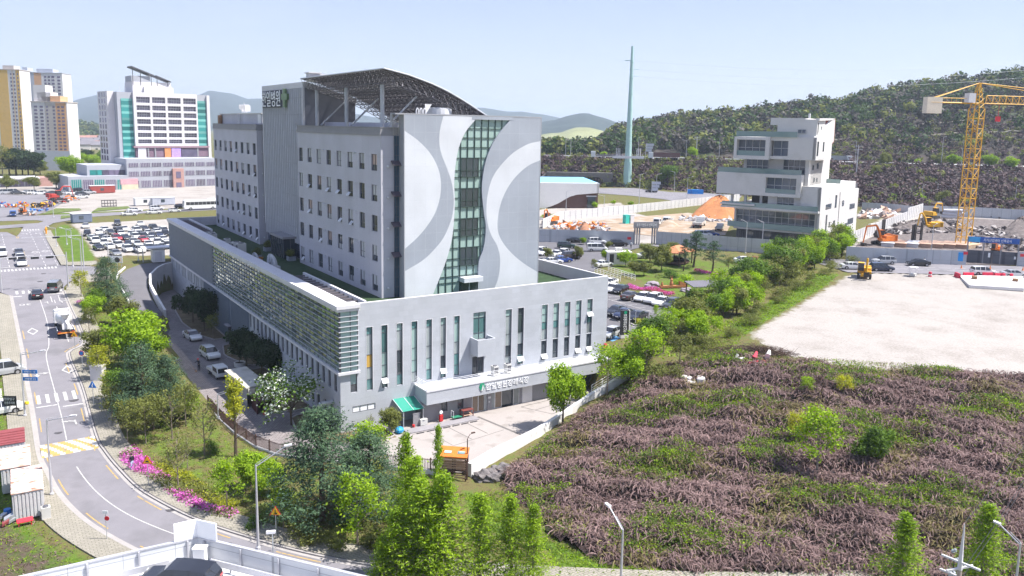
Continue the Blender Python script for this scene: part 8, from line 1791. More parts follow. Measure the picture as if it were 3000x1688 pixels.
for u,vb,vt,S,arm,lb in((640,425,215,SS,.4,'tall lamp on the expressway left of the tall pole'),(585,412,172,SS,.4,'tallest leftmost lamp on the expressway'),(1372,330,190,SS,1.8,'expressway lamp just right of the tall pole'),(1890,385,228,SS,-1.8,'expressway lamp above the red lorry'),(2247,445,185,SS,1.8,'expressway lamp left of the stacked building'),(882,685,488,SC3,.9,'expressway lamp left of the crane mast'),(270,675,515,SC3,-.7,'expressway lamp by the tanker'),(1025,650,530,SC3,-.5,'expressway lamp right behind the crane mast')):
 px_,py_=S(u,vb);i=hill_at(px_,6.1);h=top_z(i[0],i[1],S(0,vt)[1])-20.1;street_lamp(i[0],i[1],max(h,6),to_right+(math.pi if arm<0 else 0),abs(arm)*1.2,lb,20.1,group='lamps on the expressway',brace=False)
for S,u,vb,vt,lb in((SC3,285,770,545,'wooden looking power pole with crossarms on the scrubby slope'),(SS,2000,360,185,'power pole with crossarms before the wooded hill')):
 px_,py_=S(u,vb);i=hill_at(px_,4 if S is SC3 else 8);h=top_z(i[0],i[1],S(0,vt)[1])-i[2];t=thing('power_pole',lb,'power pole',tuple(i));MB().tube((0,0,0),(0,0,h),.25,.16,7).build('pole',lamp_m,t)
 for f in(.97,.86):MB().obox((0,0,h*f),(*(rx*1.9),0),(*(ry*.1),0),(0,0,.1)).build('crossarm',lamp_m,t)
for S,u,vb,vt,lb,wdt in((SS,1505,800,668,'direction sign board at the road junction',1.6),(SS,1452,435,258,'expressway direction sign beside the tall pole',1.7)):
 px_,py_=S(u,vb)
 if vb==435:i=hill_at(px_,6.0)
 else:i=np.array(gp(S,u,vb))
 h=top_z(i[0],i[1],S(0,vt)[1])-i[2];t=thing('direction_sign',lb,'road sign',tuple(i),to_right);MB().tube((0,0,0),(0,0,h),.14,n=6).build('post',lamp_m,t)
 for k in range(3):MB().box(.2,.2+wdt*2.2-.5*k,-.08,0,h-1.3-1.4*k,h-.1-1.4*k).build('board',apG,t)
p0=np.array(hill_at(SS(745,0)[0],1.6));up_=thing('underpass','dark concrete underpass mouth in the scrubby expressway bank','underpass');q=MB();c=p0[:2]-ry*1.0
q.obox((*c,9.5),(*(rx*16),0),(*(ry*1.5),0),(0,0,4.2));q.build('portal_wall',mat('old_concrete',(.16,.15,.145),.9,.15),up_);q=MB();q.obox((*(c-ry*1.6),8.6),(*(rx*9.6),0),(*(ry*.1),0),(0,0,3.0));q.build('tunnel_shade_panel',mat('tunnel_dark',(.012,.011,.014),1.),up_)  # solid near-black panel paints the shade inside the tunnel mouth
for k in(-1,1):q=MB();q.slab([(*(c+rx*k*16),13.5),(*(c+rx*k*26-ry*6),6),(*(c+rx*k*16-ry*1),6)],(*(ry*.8),0));q.build('wing_wall',MATS['old_concrete'],up_)
# planting
KW=dict(pine='blue green pine',broad='leafy green tree',lime='lime green tree',dark='dark evergreen',olive='dull green tree',airy='thin fresh green tree',airy_yellow='thin yellow green tree',airy_bare='thin nearly bare tree',airy_olive='thin dull green tree',column='feathery conical tree',ginkgo='open yellow green tree',layered='flat layered pine',shrub='green bush',shrub_lime='lime green bush',shrub_yellow='yellow green bush',shrub_olive='dull green bush',thicket='straggly thicket',blossom='white flowering tree',bare='leafless pole like tree')
NM=dict(pine='pine_tree',layered='pine_tree',column='conical_tree',ginkgo='ginkgo_tree',blossom='blossom_tree',bare='bare_tree',thicket='thicket')
def grow(kind,P_,v,top,where,wide=1.,h=None):
 x,y,z=ground(P_,v);hh=h or max(.6,top_z(x,y,top)-z);bush=kind.startswith('shrub')or kind=='thicket'
 plant(kind,NM.get(kind,'shrub' if bush else 'broadleaf_tree'),f'{KW[kind]} {where}',x,y,hh,z,None,'bush' if bush else 'tree',wide)
for q in(('pine',318,905,752,'at the crossing end of the bank',1.15),('airy_yellow',238,872,790,'beside the pavement at the crossing corner'),('lime',268,945,862,'just below the pine at the crossing end'),('olive',352,960,868,'in the middle of the upper bank beside the ramp'),('airy_olive',262,985,900,'leaning over the pavement near the mixer truck'),('lime',378,1085,902,'biggest and brightest on the bank, above the driveway',1.25),('lime',440,1090,975,'at the driveway side of the brightest bank tree'),('pine',420,1225,1005,'in the middle of the bank, left of the driveway',1.2),('pine',500,1215,1040,'nearest the picket fence on the bank',1.15),('olive',470,1150,1035,'above the two bank pines at the driveway edge',1.2),('broad',350,1190,1080,'left of the bank pines by the pavement'),('airy_olive',545,1250,1120,'over the start of the picket fence'),('airy_bare',505,1290,1140,'brownish, below the bank pines'),('airy_olive',374,1298,1168,'on a bare trunk beside the shaded pavement'),('airy_olive',428,1300,1175,'second from the pavement under the bank pines'),('olive',300,1060,955,'between pavement and the brightest bank tree'),('olive',395,1185,1090,'between the two bank pines',1.2),('olive',450,1260,1150,'at the lower foot of the bank pines',1.2),('airy_olive',330,1240,1120,'by the pavement below the blue triangle sign'),('olive',415,1010,905,'beside the ramp wall above the driveway'),('broad',285,920,845,'behind the first pine at the crossing'),('lime',560,1225,1150,'at the driveway end of the picket fence'),('airy_yellow',292,1114,1008,'beside the round no parking sign'),('airy_yellow',320,1175,1085,'beside the blue triangle sign'),('airy_bare',599,1334,1172,'alone on the lawn before the ginkgo'),('ginkgo',691,1338,1092,'tall beside the picket fence and driveway lamp'),('airy_bare',523,1432,1265,'rising from the azaleas by the hump sign'),('airy_bare',550,1372,1272,'small on the lawn above the azaleas'),('airy',665,1498,1345,'at the lower end of the azalea hedge'),('shrub',620,1325,1290,'on the lawn near the picket fence'),('lime',735,1435,1318,'left of the giant pines, behind the street lamp',1.1),('lime',805,1455,1345,'touching the left giant pine'),('airy',830,1553,1425,'behind the triangle sign on the bend'),('pine',945,1525,1190,'giant, left one of the pair at the bottom of the bank',1.35),('pine',1085,1505,1262,'giant, right one of the pair at the bottom of the bank',1.35),('airy',1048,1600,1385,'on a pale trunk before the giant pines',1.1),('shrub_olive',880,1578,1535,'first in the low hedge under the giant pines',1.3),('shrub_olive',925,1590,1548,'second in the low hedge under the giant pines',1.3),('shrub_olive',980,1600,1555,'third in the low hedge under the giant pines',1.3),('shrub_olive',1100,1608,1545,'rounded, right of the pale trunk under the giant pines',1.2),('shrub',745,1545,1510,'by the pavement behind the bottom street lamp'),('column',1188,1640,1262,'thin and tallest, before the forecourt',1.1),('column',1235,1740,1400,'full and bright in the bottom centre',2.0),('column',1165,1745,1480,'low and dense left of the bottom centre',1.9),('column',1215,1690,1330,'behind the brightest bottom centre one',1.5),('column',1265,1745,1470,'between the two fullest bottom centre ones',1.8),('column',1283,1610,1236,'nearly bare, before the timber shelter',.6),('column',1300,1740,1380,'right of the bottom centre group',1.7),('column',1405,1735,1440,'at the foot of the grassy slope right of centre',1.7),('column',1495,1740,1440,'second from right of the bottom row',1.4),('column',1560,1740,1470,'rightmost of the bottom centre row',1.4),('column',1120,1750,1570,'bottom left of the feathery group',1.9),('column',2635,1745,1500,'in front of the brambles at lower right',2.0),('column',2872,1745,1472,'behind the utility pole at lower right',1.9),('airy',2392,1395,1196,'young and bright in the middle of the brambles',1.2),('airy_yellow',2330,1305,1205,'thin and pale left of the bright sapling in the brambles'),('airy',2362,1168,1100,'at the upper edge of the brambles, left one'),('airy_yellow',2470,1165,1098,'at the upper edge of the brambles, right one',1.3),('broad',2560,1375,1250,'vine covered in the right half of the brambles'),('lime',1648,1245,1062,'leaning over the white wall before the entrance',.75),('airy',1778,1155,1008,'on the white wall near the terrace end',1.2),('airy',1890,1110,955,'at the head of the hedge bank beside the car park',1.4),('airy_olive',1990,1080,975,'in the bend of the hedge bank',1.2),('airy_bare',1850,1090,1010,'twiggy beside the red flag by the terrace end'),('shrub_lime',1700,1170,1135,'low against the white wall'),('dark',566,945,836,'tall and narrow beside the side door, left one',.8),('dark',600,970,842,'tall beside the side door, right one',.85),('airy_olive',624,990,918,'small before the fins of the hospital side'),('dark',722,1080,955,'left of the cluster beside the driveway shed',.9),('dark',768,1100,985,'in the middle of the cluster beside the driveway shed'),('dark',812,1115,1005,'right of the cluster beside the driveway shed',.9),('blossom',854,1245,1090,'between shed and hospital corner',1.2),('olive',1149,1265,1188,'clipped round by the green awning'),('shrub_lime',1092,1300,1235,'large, at the hospital corner',1.1),('shrub_lime',1065,1310,1262,'smaller, left of the large corner bush'),('shrub_yellow',1090,1390,1335,'beside the right giant pine'),('airy_bare',1085,1262,1215,'low and twiggy against the hospital front')):grow(*q)
plant('blossom','blossom_tree','pale blossoming bush growing in the round stone planter',-3.0,30.9,2.9,.6)
for x,y,lb in PLANTERS:plant('shrub_olive','shrub',f'dark shrub growing in the {lb}',x,y,1.3,DK+.65,None,'bush')
for q in(('olive',1250,470,205,'on a dark trunk left of the garden pines',1.),('layered',1550,430,85,'tallest, right of the pavilion',1.3),('layered',1725,490,185,'second, over the pink flower strip',1.35),('layered',1455,465,160,'thin, touching the pavilion roof',.8),('olive',470,350,225,'in the small island behind the tower',1.),('olive',185,350,240,'nearest the tower corner',1.),('lime',515,215,145,'bright and round before the hoarding',1.2),('lime',910,420,255,'yellowish beside the ticket booth',1.),('lime',720,375,255,'left of the ticket booth',1.1),('olive',745,260,180,'behind the white people carrier',1.),('olive',990,505,370,'low and round at the lawn edge, left one',1.2),('olive',1082,515,375,'low and round at the lawn edge, right one',1.2),('airy_bare',1205,575,490,'twiggy grey on the garden lawn',1.4),('airy_olive',612,470,345,'reddish beside the parapet end',1.),('airy',1195,930,780,'small in the kerbed island',.8),('bare',2045,605,280,'tall and bare at the garden end',1.),('bare',1960,610,340,'bare, second at the garden end',1.),('bare',2110,560,330,'bare, third at the garden end',1.),('lime',2295,370,165,'bright before the long hoarding',1.),('olive',1350,330,185,'behind the pavilion',1.2),('olive',1140,380,200,'between booth and pavilion',1.2),('airy_olive',1880,470,330,'right of the garden pines',1.4),('broad',1940,760,560,'dense behind the dark shelter roof',1.),('shrub_lime',1485,580,490,'brightest behind the carved bench',1.3),('shrub_lime',1390,590,530,'beside the carved bench',1.2),('shrub',1330,525,450,'large on the garden lawn',1.6),('shrub_yellow',1045,965,915,'in the kerbed island by the pylon sign',1.8),('shrub_lime',1590,780,690,'under the dark shelter roof',1.),('shrub_olive',1190,480,440,'behind the boulder',1.2)):
 grow(q[0],*SG(q[1],q[2]),SG(0,q[3])[1],q[4],q[5])
rb=np.random.default_rng(17);HB=spline([ground(u,v)[:2]for u,v in((1900,1120),(1990,1040),(2100,950),(2220,880),(2330,815),(2420,770),(2478,745))],1.);n=0
for k in range(64):
 f=k/63;p=HB[int(f*(len(HB)-1))]+rb.normal(size=2)*np.array((1.3,1.3))+np.array((-1.3,1.6));kd=['thicket','lime','thicket','olive','lime','airy_olive','broad','airy'][k%8]
 h=dict(thicket=rb.uniform(2.2,3.4),broad=rb.uniform(4,6.2),olive=rb.uniform(3.8,5.6),lime=rb.uniform(3.6,5),airy_olive=rb.uniform(4,5.4),airy=rb.uniform(4,5.4))[kd]*(1.0+.4*f)
 w_=['near the lot','by the shelter','halfway along','towards the excavator'][min(3,int(f*4))]
 plant(kd,NM.get(kd,'broadleaf_tree'),f'{KW[kd]} in the hedge bank {w_}, number {k+1} from the entrance',float(p[0]),float(p[1]),h,None,'hedge bank beside the bare lot','bush' if kd=='thicket' else 'tree',1.15)
for k in range(18):
 f=k/17;p=HB[int(f*(len(HB)-1))]+np.array((2.6,-2.2))+rb.normal(size=2)*.8
 plant('thicket','thicket',f'low thicket {ords[k] if k < 13 else ("fourteenth", "fifteenth", "sixteenth", "seventeenth", "eighteenth")[k-13]} along the lot side foot of the hedge bank',float(p[0]),float(p[1]),rb.uniform(1.2,2.2),None,'low growth at the foot of the hedge bank','bush',1.3)
for k,(S,u,v,t_,kd,lb)in enumerate(((SC3,360,960,905,'olive','at the hill foot right of the stacked building'),(SC3,520,965,885,'lime','second along the hill foot hoarding'),(SC3,695,975,880,'lime','by the first hill foot lamp'),(SC3,890,985,865,'olive','left of the crane at the hill foot'),(SC3,1230,985,895,'lime','right of the crane at the hill foot'),(SC3,1435,995,925,'lime','at the right edge of the hill foot'),(SC3,710,690,640,'lime','on the slope left of the crane mast'),(SC3,870,700,600,'olive','by the expressway lamp'),(SC3,960,705,605,'lime','behind the crane mast'),(SC3,1240,715,605,'lime','right of the sign mast'),(SC3,1370,720,620,'lime','on the slope at the right edge'),(SC3,420,760,680,'olive','below the tanker'),(SC3,480,700,590,'olive','above the scrub left of centre'),(SS,345,612,555,'lime','behind the blue roof'),(SS,885,965,885,'lime','at the doorway of the sports hall'),(SS,1170,742,625,'airy_olive','at the foot of the tall pole'),(SS,1100,925,890,'lime','on the sports hall lawn'),(SS,1280,945,880,'lime','in the hedge before the sports hall'),(SS,870,1035,985,'shrub_lime','on the verge before the sports hall'),(SS,1500,760,640,'olive','at the road junction'),(SS,1900,760,640,'olive','below the wooded hill at the junction'),(SS,1700,700,480,'broad','on the expressway bank'),(SS,1950,420,290,'lime','before the hill wood'),(SS,1000,430,340,'lime','left of the tall pole'))):
 px_,py_=S(u,v);hillside=v<860 and S is SC3 and v>0 and v<800 or(S is SS and v<720 and u>960)
 if hillside:
  best=min(np.arange(0,12,.25),key=lambda t:abs((lambda q:CAM['py']-CAM['f']*((q-CP)@CU)/((q-CP)@CF))(hill_at(px_,t))-py_));i=hill_at(px_,best)
 else:i=np.array(ground(px_,py_))
 plant(kd,'broadleaf_tree' if 'shrub' not in kd else 'shrub',f'{KW[kd]} {lb}',float(i[0]),float(i[1]),max(2.,top_z(i[0],i[1],S(0,t_)[1])-i[2]),float(i[2]),'trees beyond the site','tree',1.2)
fr=np.random.default_rng(5)
for k,(u,v,t_,kd)in enumerate(((8,505,425,'airy_olive'),(28,500,440,'olive'),(48,503,430,'dark'),(66,500,450,'lime'),(84,505,440,'dark'),(100,500,455,'lime'),(118,500,470,'olive'),(215,512,452,'lime'),(205,505,466,'lime'),(240,470,446,'lime'),(262,476,452,'lime'),(252,462,436,'dark'),(280,478,452,'lime'),(300,470,440,'broad'),(322,470,442,'broad'),(165,540,500,'olive'),(20,545,512,'olive'),(100,545,515,'olive'))):
 x,y,z=ground(u,v+12);h=top_z(x,y,t_)-z
 plant(kd,'broadleaf_tree',f'{KW[kd]}, number {k+1} of those before apartments and village',x,y,max(4,h),z,'trees before the apartments','tree',1.3)
def hedge(name,line,w_,h,mats,mix,label,cat,seed=3,leaf=.09,dens=150):
 r=np.random.default_rng(seed);L=resample(np.array(line,float),.5);n=int(len(L)*.5*dens*w_);k=r.integers(0,len(L),n);T=np.gradient(L,axis=0);T/=np.linalg.norm(T,axis=1)[:,None]
 o=r.uniform(-1,1,n);p=L[k]+np.stack([-T[k,1],T[k,0]],1)*(o*w_/2)[:,None]+r.normal(size=(n,2))*.15;z=hgt0(p[:,0],p[:,1])+h*np.sqrt(np.clip(1-o*o*.8,0,1))*r.uniform(.25,1,n)*(.8+.25*np.sin(p[:,1]*1.3))
 m=np.where(r.uniform(size=n)+.5*(np.sin(p[:,1]*.9+p[:,0]))<mix,0,1);parts=[]
 for q in range(2):
  s=m==q
  if s.any():V,F=leaves(np.stack([p[s,0],p[s,1],z[s]],1),leaf,.7,r,.7);parts.append((V,F,q))
 V,F,M=cat_vf(parts);t=thing(name,label,cat);link('foliage',npmesh('foliage',V,F,mats,M),t);return t
az=[ground(*S4(u,v))[:2]for u,v in((1225,300),(1270,370),(1360,450),(1480,520),(1620,620),(1760,720),(1900,800),(2060,860),(2190,890))]
hedge('azalea_hedge',az[:3],1.9,1.0,[PINK,OLIVE],.95,'magenta flowering azalea bush mass at the upper end of the street hedge','hedge',3);hedge('azalea_hedge',az[2:6],1.4,.8,[PINK,OLIVE],.45,'patchy pink and green azalea hedge along the middle of the pavement bend','hedge',4);hedge('azalea_hedge',az[5:],1.2,.7,[PINK,OLIVE],.35,'mostly green lower end of the azalea hedge near the bottom lamp','hedge',5)
hedge('yellow_hedge',[(p[0]+1.6,p[1]+.6)for p in az[2:8]],1.6,.6,[YELLOW,OLIVE],.55,'yellow green low hedge behind the street azaleas','hedge',6)
hedge('azalea_hedge',[ground(*SG(u,v))[:2]for u,v in((940,625),(1050,645),(1180,655),(1340,695))],1.7,.9,[PINK,RED],.45,'red and pink azalea hedge behind the parked cars','hedge',7);hedge('azalea_hedge',[ground(*SG(u,v))[:2]for u,v in((1570,470),(1680,485),(1810,495))],1.6,.7,[PINK,RED],.75,'bright pink flower strip under the garden pines','hedge',8)
hedge('verge_hedge',[ground(*SS(u,v))[:2]for u,v in((330,1065),(700,1040),(1050,1000),(1300,965))],2.2,1.2,[YELLOW,LIME],.5,'clipped yellow green hedge along the road above the earth site','hedge',9,.2,40);p_=ground(*S2(770,1255));hedge('azalea_bush',[(p_[0]-.5,p_[1]),(p_[0]+.5,p_[1]+.3)],1.3,.9,[PINK,PINK],1,'single magenta azalea bush beside the street near the crossing','bush',10)
rm_=np.random.default_rng(29)
def in_mound(n):
 a=np.array(MOUND);p=rm_.uniform(a.min(0),a.max(0),(n*3,2));p=p[inpoly(p[:,0],p[:,1],MOUND)];return p[:n]
def hump(x,y):return np.clip(.75+.75*np.sin(x*.55+1.3*np.sin(y*.37))*np.cos(y*.49+.8*np.sin(x*.31))+.35*np.sin(x*1.7+y*1.1),.05,2.2)*np.clip(soft(x,y,MOUND,3.)*1.4-.3,0,1)
hx,hy=np.meshgrid(np.arange(5,105,.55),np.arange(-82,-7,.55));ok=soft(hx.ravel(),hy.ravel(),MOUND,2).reshape(hx.shape)>.35
hzv=(hgt0(hx,hy)+hump(hx.ravel(),hy.ravel()).reshape(hx.shape)*.8+rm_.normal(size=hx.shape)*.07-.05);ix=np.arange(hx.size).reshape(hx.shape);cell=ok[:-1,:-1]&ok[:-1,1:]&ok[1:,1:]&ok[1:,:-1]
Fh=np.stack([ix[:-1,:-1][cell],ix[:-1,1:][cell],ix[1:,1:][cell],ix[1:,:-1][cell]],1)
parts=[(np.stack([hx.ravel(),hy.ravel(),hzv.ravel()],1),Fh,0)]
p=in_mound(150000);n=len(p);a=rm_.uniform(0,2*math.pi,n);L=rm_.uniform(.4,1.3,n);H=rm_.uniform(.1,.6,n);w_=.009+.008*rm_.uniform(size=n);z0=hgt0(p[:,0],p[:,1])+hump(p[:,0],p[:,1])*.8-.08
ts=np.linspace(0,1,5);dx,dy=np.cos(a),np.sin(a);cur=rm_.normal(size=n)*.25
ctr=np.stack([p[:,0:1]+np.outer(dx*L,ts)-np.outer(dy*cur*L,ts**2),p[:,1:2]+np.outer(dy*L,ts)+np.outer(dx*cur*L,ts**2),z0[:,None]+np.outer(H,4*ts*(1-ts)*.8+.35*ts)],2)
sd=np.stack([-dy,dx,rm_.normal(size=n)*.5],1)[:,None,:]*w_[:,None,None]*2.2
V=np.stack([ctr-sd,ctr+sd],2).reshape(n,10,3);b=(np.arange(n)*10)[:,None]
F=np.concatenate([np.stack([b[:,0]+2*i,b[:,0]+2*i+1,b[:,0]+2*i+3,b[:,0]+2*i+2],1)for i in range(4)]);pat=np.sin(p[:,0]*.35+2*np.sin(p[:,1]*.22))+.8*np.sin(p[:,1]*.6);sel=np.tile((pat+rm_.normal(size=n)*.7>1.2).astype(int),4)
parts.append((V.reshape(-1,3),F,1));M1=np.where(sel==1,2,1)
TAN=leafmat('dry_grass_stems',(.075,.062,.028),(.21,.175,.075),.15,.3);MSOIL=mat('bramble_litter',(.042,.028,.026),.95,.4,.5,stain=((.03,.034,.012),.35,.5))
V_,F_,M_=cat_vf(parts);M_[len(Fh):]=M1;o=link('bramble_thicket',npmesh('bramble_thicket',V_,F_,[MSOIL,TWIG,TAN],M_));o['kind']='stuff'
def scatter(name,poly,dens,size,mats,weights,zoff,seed,per=5,spread=.3,patch=None,kind='stuff',upn=.6,asp=.5):
 r=np.random.default_rng(seed);a=np.array(poly);lo,hi=a.min(0),a.max(0);n=int(np.prod(hi-lo)*dens);p=r.uniform(lo,hi,(n,2));p=p[inpoly(p[:,0],p[:,1],poly)]
 if patch:p=p[(np.sin(p[:,0]*patch+2*np.sin(p[:,1]*patch*.7))+np.sin(p[:,1]*patch*1.3+p[:,0]*.2)+r.normal(size=len(p))*.5)>patch_t[name]]
 hh=hgt0(p[:,0],p[:,1])+(hump(p[:,0],p[:,1])*.85+.42 if zoff=='hump' else 0);m=r.choice(len(mats),len(p),p=weights);parts=[]
 for q in range(len(mats)):
  s=m==q
  if s.any():
   c=np.repeat(np.stack([p[s,0],p[s,1],hh[s]],1),per,0)+r.normal(size=(s.sum()*per,3))*spread*np.array((1,1,.6));c[:,2]=np.maximum(c[:,2],np.repeat(hh[s],per)+.04-(.3 if zoff=='hump' else 0))
   V,F=leaves(c,size,upn,r,asp);parts.append((V,F,q))
 V,F,M=cat_vf(parts);o=link(name,npmesh(name,V,F,mats,M));o['kind']=kind;return o
patch_t=dict(bramble_leaves=.7,slope_grass=-9)
scatter('bramble_leaves',MOUND,11,.10,[GREEN,LIME,OLIVE],[.45,.3,.25],'hump',31,12,.26,.42)
rim=[(8,-18.5),(16,-14.9),(23,-11.8),(30,-9.8),(40,-9),(52,-16),(56,-22),(64,-29),(60,-33),(50,-24),(38,-16),(28,-16),(16,-21),(10,-25)]
scatter('dry_tufts',rim,9,.12,[OLIVE,LIME,TAN],[.4,.2,.4],0,32,6,.2,asp=.25)
scatter('meadow_grass',BANK,7,.10,[OLIVE,LIME,TAN],[.4,.35,.25],0,33,5,.16,asp=.25)
scatter('meadow_grass',[(4,-20),(8,-21),(6.5,-30),(8,-37),(13,-42),(20,-46),(45,-66.5),(78,-94),(76,-98),(42,-70),(17,-50),(7,-42),(2,-37),(4,-30)],14,.13,[LIME,GREEN,OLIVE],[.55,.25,.2],0,34,6,.18,asp=.25)
scatter('meadow_grass',[(-31.4,78),(-31.3,12),(-31,-4),(-29,-10),(-26,-18),(-34,-26),(-45,-20),(-45,78)],4,.13,[LIME,TAN,TWIG],[.4,.25,.35],0,35,6,.22,asp=.25)
scatter('meadow_grass',[(56,-9),(77,0),(97,8),(109,13.5),(106,17),(96,12),(76,4),(55,-4),(44,0),(40,-4),(50,-12)],7,.15,[LIME,OLIVE],[.6,.4],0,36,6,.2,asp=.25)
# the building sites, the bare lot and the garden furniture
earth=mat('site_earth',(.29,.215,.15),.95,.22,.15,stain=((.34,.29,.24),.3,.5));rub=mat('rubble_earth',(.125,.105,.10),.95,.45,.8,bump=.6,bscale=3,stain=((.22,.19,.18),1.1,.56));orange_e=mat('orange_earth',(.36,.15,.06),.95,.22,.3,bump=.4)
sheet('site_floor',[ground(*SS(u,v))[:2]for u,v in((300,1180),(700,1190),(1320,1240),(1545,1260),(1900,1275),(2300,1250),(2380,1090),(1900,1010),(1250,1060),(560,1130))],.1,earth,5)
sheet('excavation_floor',[ground(*SF(u,v))[:2]for u,v in((160,850),(640,880),(1200,900),(1780,915),(2480,928),(2900,950),(2900,330),(1800,285),(1200,262),(650,470),(300,620))],.1,rub,5)
sheet('junction_road',[ground(*SS(u,v))[:2]for u,v in((930,745),(1300,742),(1700,785),(2150,800),(2480,825),(2430,885),(1900,915),(1680,870),(1500,850),(1280,825),(930,800))],.12,asphalt,6)
sheet('junction_road',[ground(*SS(u,v))[:2]for u,v in((300,1085),(1000,1030),(1900,925),(1860,905),(1000,1000),(300,1052))],.12,asphalt,6)
sheet('yard_surface',[ground(*SL(u,v))[:2]for u,v in((-300,180),(400,195),(900,190),(1330,200),(1180,300),(900,480),(640,560),(-300,610))],.1,asphalt,6)
for q in(((730,555),(1470,470),(1430,440),(1000,440)),((1650,500),(2350,440),(2300,400),(1760,430)),((1090,630),(1330,590),(1330,565),(1100,570))):sheet('grass_strip',[ground(*SL(u,v))[:2]for u,v in q],.14,mat('island_grass',(.10,.13,.035),.95,.3,1),5)
def heap(name,S,pts,h,m,label,cat='heap',seed=1,amp=.3):
 P=np.array([gp(S,*p)[:2]for p in pts]);c=P.mean(0);r=np.random.default_rng(seed);R_=spline(list(P)+[P[0]],1.2)[:-1];z0=hz(*c);mb=MB();n=len(R_);K=7
 for k in range(K+1):
  f=k/K
  for q in R_:e=q+(c-q)*f;mb.v.append((e[0]+r.normal()*amp*.5,e[1]+r.normal()*amp*.5,z0-.1+h*(1-(1-f)**1.7)+r.normal()*amp*(.3+f*.3)))
 for k in range(K):
  for i in range(n):mb.f.append((k*n+i,k*n+(i+1)%n,(k+1)*n+(i+1)%n,(k+1)*n+i));mb.m.append(0)
 o=mb.build(name,m,None,True);return tag(o,label,cat)
heap('earth_mound',SS,((1920,1050),(2150,1085),(2370,1088),(2420,960),(2300,915),(2120,930)),5.5,orange_e,'bright orange earth mound left of the stacked building','earth mound',2)
heap('gravel_heap',SF,((2250,520),(2450,560),(2700,560),(2700,400),(2560,360),(2380,420)),4,rub,'dark gravel heap at the right end of the rubble site','gravel heap',3);heap('soil_bank',SF,((700,460),(1100,480),(1650,470),(1650,400),(1200,330),(900,370)),2.6,rub,'bank of dug dark rubble below the yellow excavators','soil bank',4,.5)
heap('debris_pile',SA,((950,370),(1130,375),(1120,300),(1000,285)),2.,mat('rust_debris',(.30,.15,.09),.95,.3,1.),'reddish brown debris pile on the earth site behind the hoarding','debris',5,.3);heap('sand_heap',SS,((1560,1170),(1800,1165),(1760,1110),(1620,1110)),1.6,earth,'small pale sand heap before the flatbed lorries','sand heap',6,.2)
rsc=np.random.default_rng(41)
def stones(name,S,quad,n,s0,s1,mats,seed,kind='stuff'):
 r=np.random.default_rng(seed);mb=MB();q=[np.array(gp(S,*p)[:2])for p in quad]
 for k in range(n):
  a,b=r.uniform(),r.uniform();p=(q[0]*(1-a)+q[1]*a)*(1-b)+(q[3]*(1-a)+q[2]*a)*b;s=r.uniform(s0,s1);t=r.uniform(0,3.1)
  mb.obox((*p,hz(*p)+s*.3+.1),(s*math.cos(t),s*math.sin(t),r.normal()*s*.4),(-s*.7*math.sin(t),s*.7*math.cos(t),r.normal()*s*.3),(0,0,s*.45),int(r.integers(0,len(mats))))
 struct(name,mb,mats,kind)
pale_r,dark_r=mat('rubble_pale',(.36,.33,.32),.9,.2,1),mat('rubble_dark',(.10,.085,.085),.9,.3,1)
stones('rubble',SF,((500,520),(1700,480),(1700,330),(900,350)),420,.25,.9,[pale_r,dark_r,dark_r],2);stones('rubble',SF,((1850,700),(2576,740),(2576,420),(1850,420)),320,.25,.8,[pale_r,dark_r,rub],3);stones('site_debris',SA,((300,330),(1500,400),(1500,240),(700,230)),160,.2,.8,[pale_r,MATS['rust_debris'],cap,MATS['orange_timber']],4)
stones('stacked_planks',SF,((330,290),(820,300),(840,190),(360,180)),90,.5,1.3,[pale_r,pw,cap],5,'stuff');stones('site_debris',SS,((1780,1100),(2350,1110),(2350,1075),(1800,1060)),60,.3,.8,[cap,pale_r],6)
for k in range(7):
 x,y,z=gp(SF,730+k*165,655+k*4);tag(solo('formwork_deck',MB().box(-3.6,3.6,-1.5,1.5,.9,1.1).box(-3.4,-3.1,-1.4,1.4,0,.9).box(3.1,3.4,-1.4,1.4,0,.9),[cap,pw,cap,pw,pw,pw,pw][k],f'{["white","timber","white","timber","timber","timber","timber"][k]} formwork deck, {ords[k]} from the orange excavator on the rubble site','formwork','formwork decks on the rubble site',False,(x,y,z),.4))
for k in range(5):
 for j in range(3 if k<4 else 2):
  x,y,z=gp(SF,1500+k*45+j*12,285);q=MB();q.lathe([(.55,-1.3),(.55,1.3)],n=12).lathe([(.4,-1.31),(.4,1.31)],n=10,mi=1);q.xf(Matrix.Rotation(math.pi/2,4,'X'));solo('concrete_pipe',q,[cap,tl_m],f'white rimmed pipe, {ords[k]} column and {["bottom","middle","top"][j]} layer of the pipe stack','pipe','stacked pipes at the back of the rubble site',False,(x,y,z+.6+j*1.0),.55)
for k,(u,v)in enumerate(((1030,640),(1060,640),(1150,600),(620,560),(635,555))):x,y,z=gp(SF,u,v);solo('steel_post',MB().box(-.15,.15,-.15,.15,0,5).box(.3,.6,-.15,.15,0,5),DKm,f'dark twin steel post, {ords[k]} of those standing on the rubble site','post','steel posts on the rubble site',False,(x,y,z))
def barrier(S,u,v,rz,label,m,tilt=0.,z=None):
 x,y,z0=gp(S,u,v);q=MB();q.slab([(-1,-.28,0),(1,-.28,0),(.9,-.12,.9),(-.9,-.12,.9)],(0,.1,0));q=MB();b=[(-.28,0),(.28,0),(.2,.35),(.12,.9),(-.12,.9),(-.2,.35)];q.slab([(-1,a,c)for a,c in b],(2,0,0));q.box(-.7,-.4,-.3,.3,.12,.3);q.box(.4,.7,-.3,.3,.12,.3)
 q.xf(Matrix.Rotation(tilt,4,'Y')@Matrix.Rotation(tilt*.6,4,'X'));return solo('road_barrier',q,m,label,'barrier','plastic road barriers',False,(x,y,z0+abs(tilt)*.35),rz)
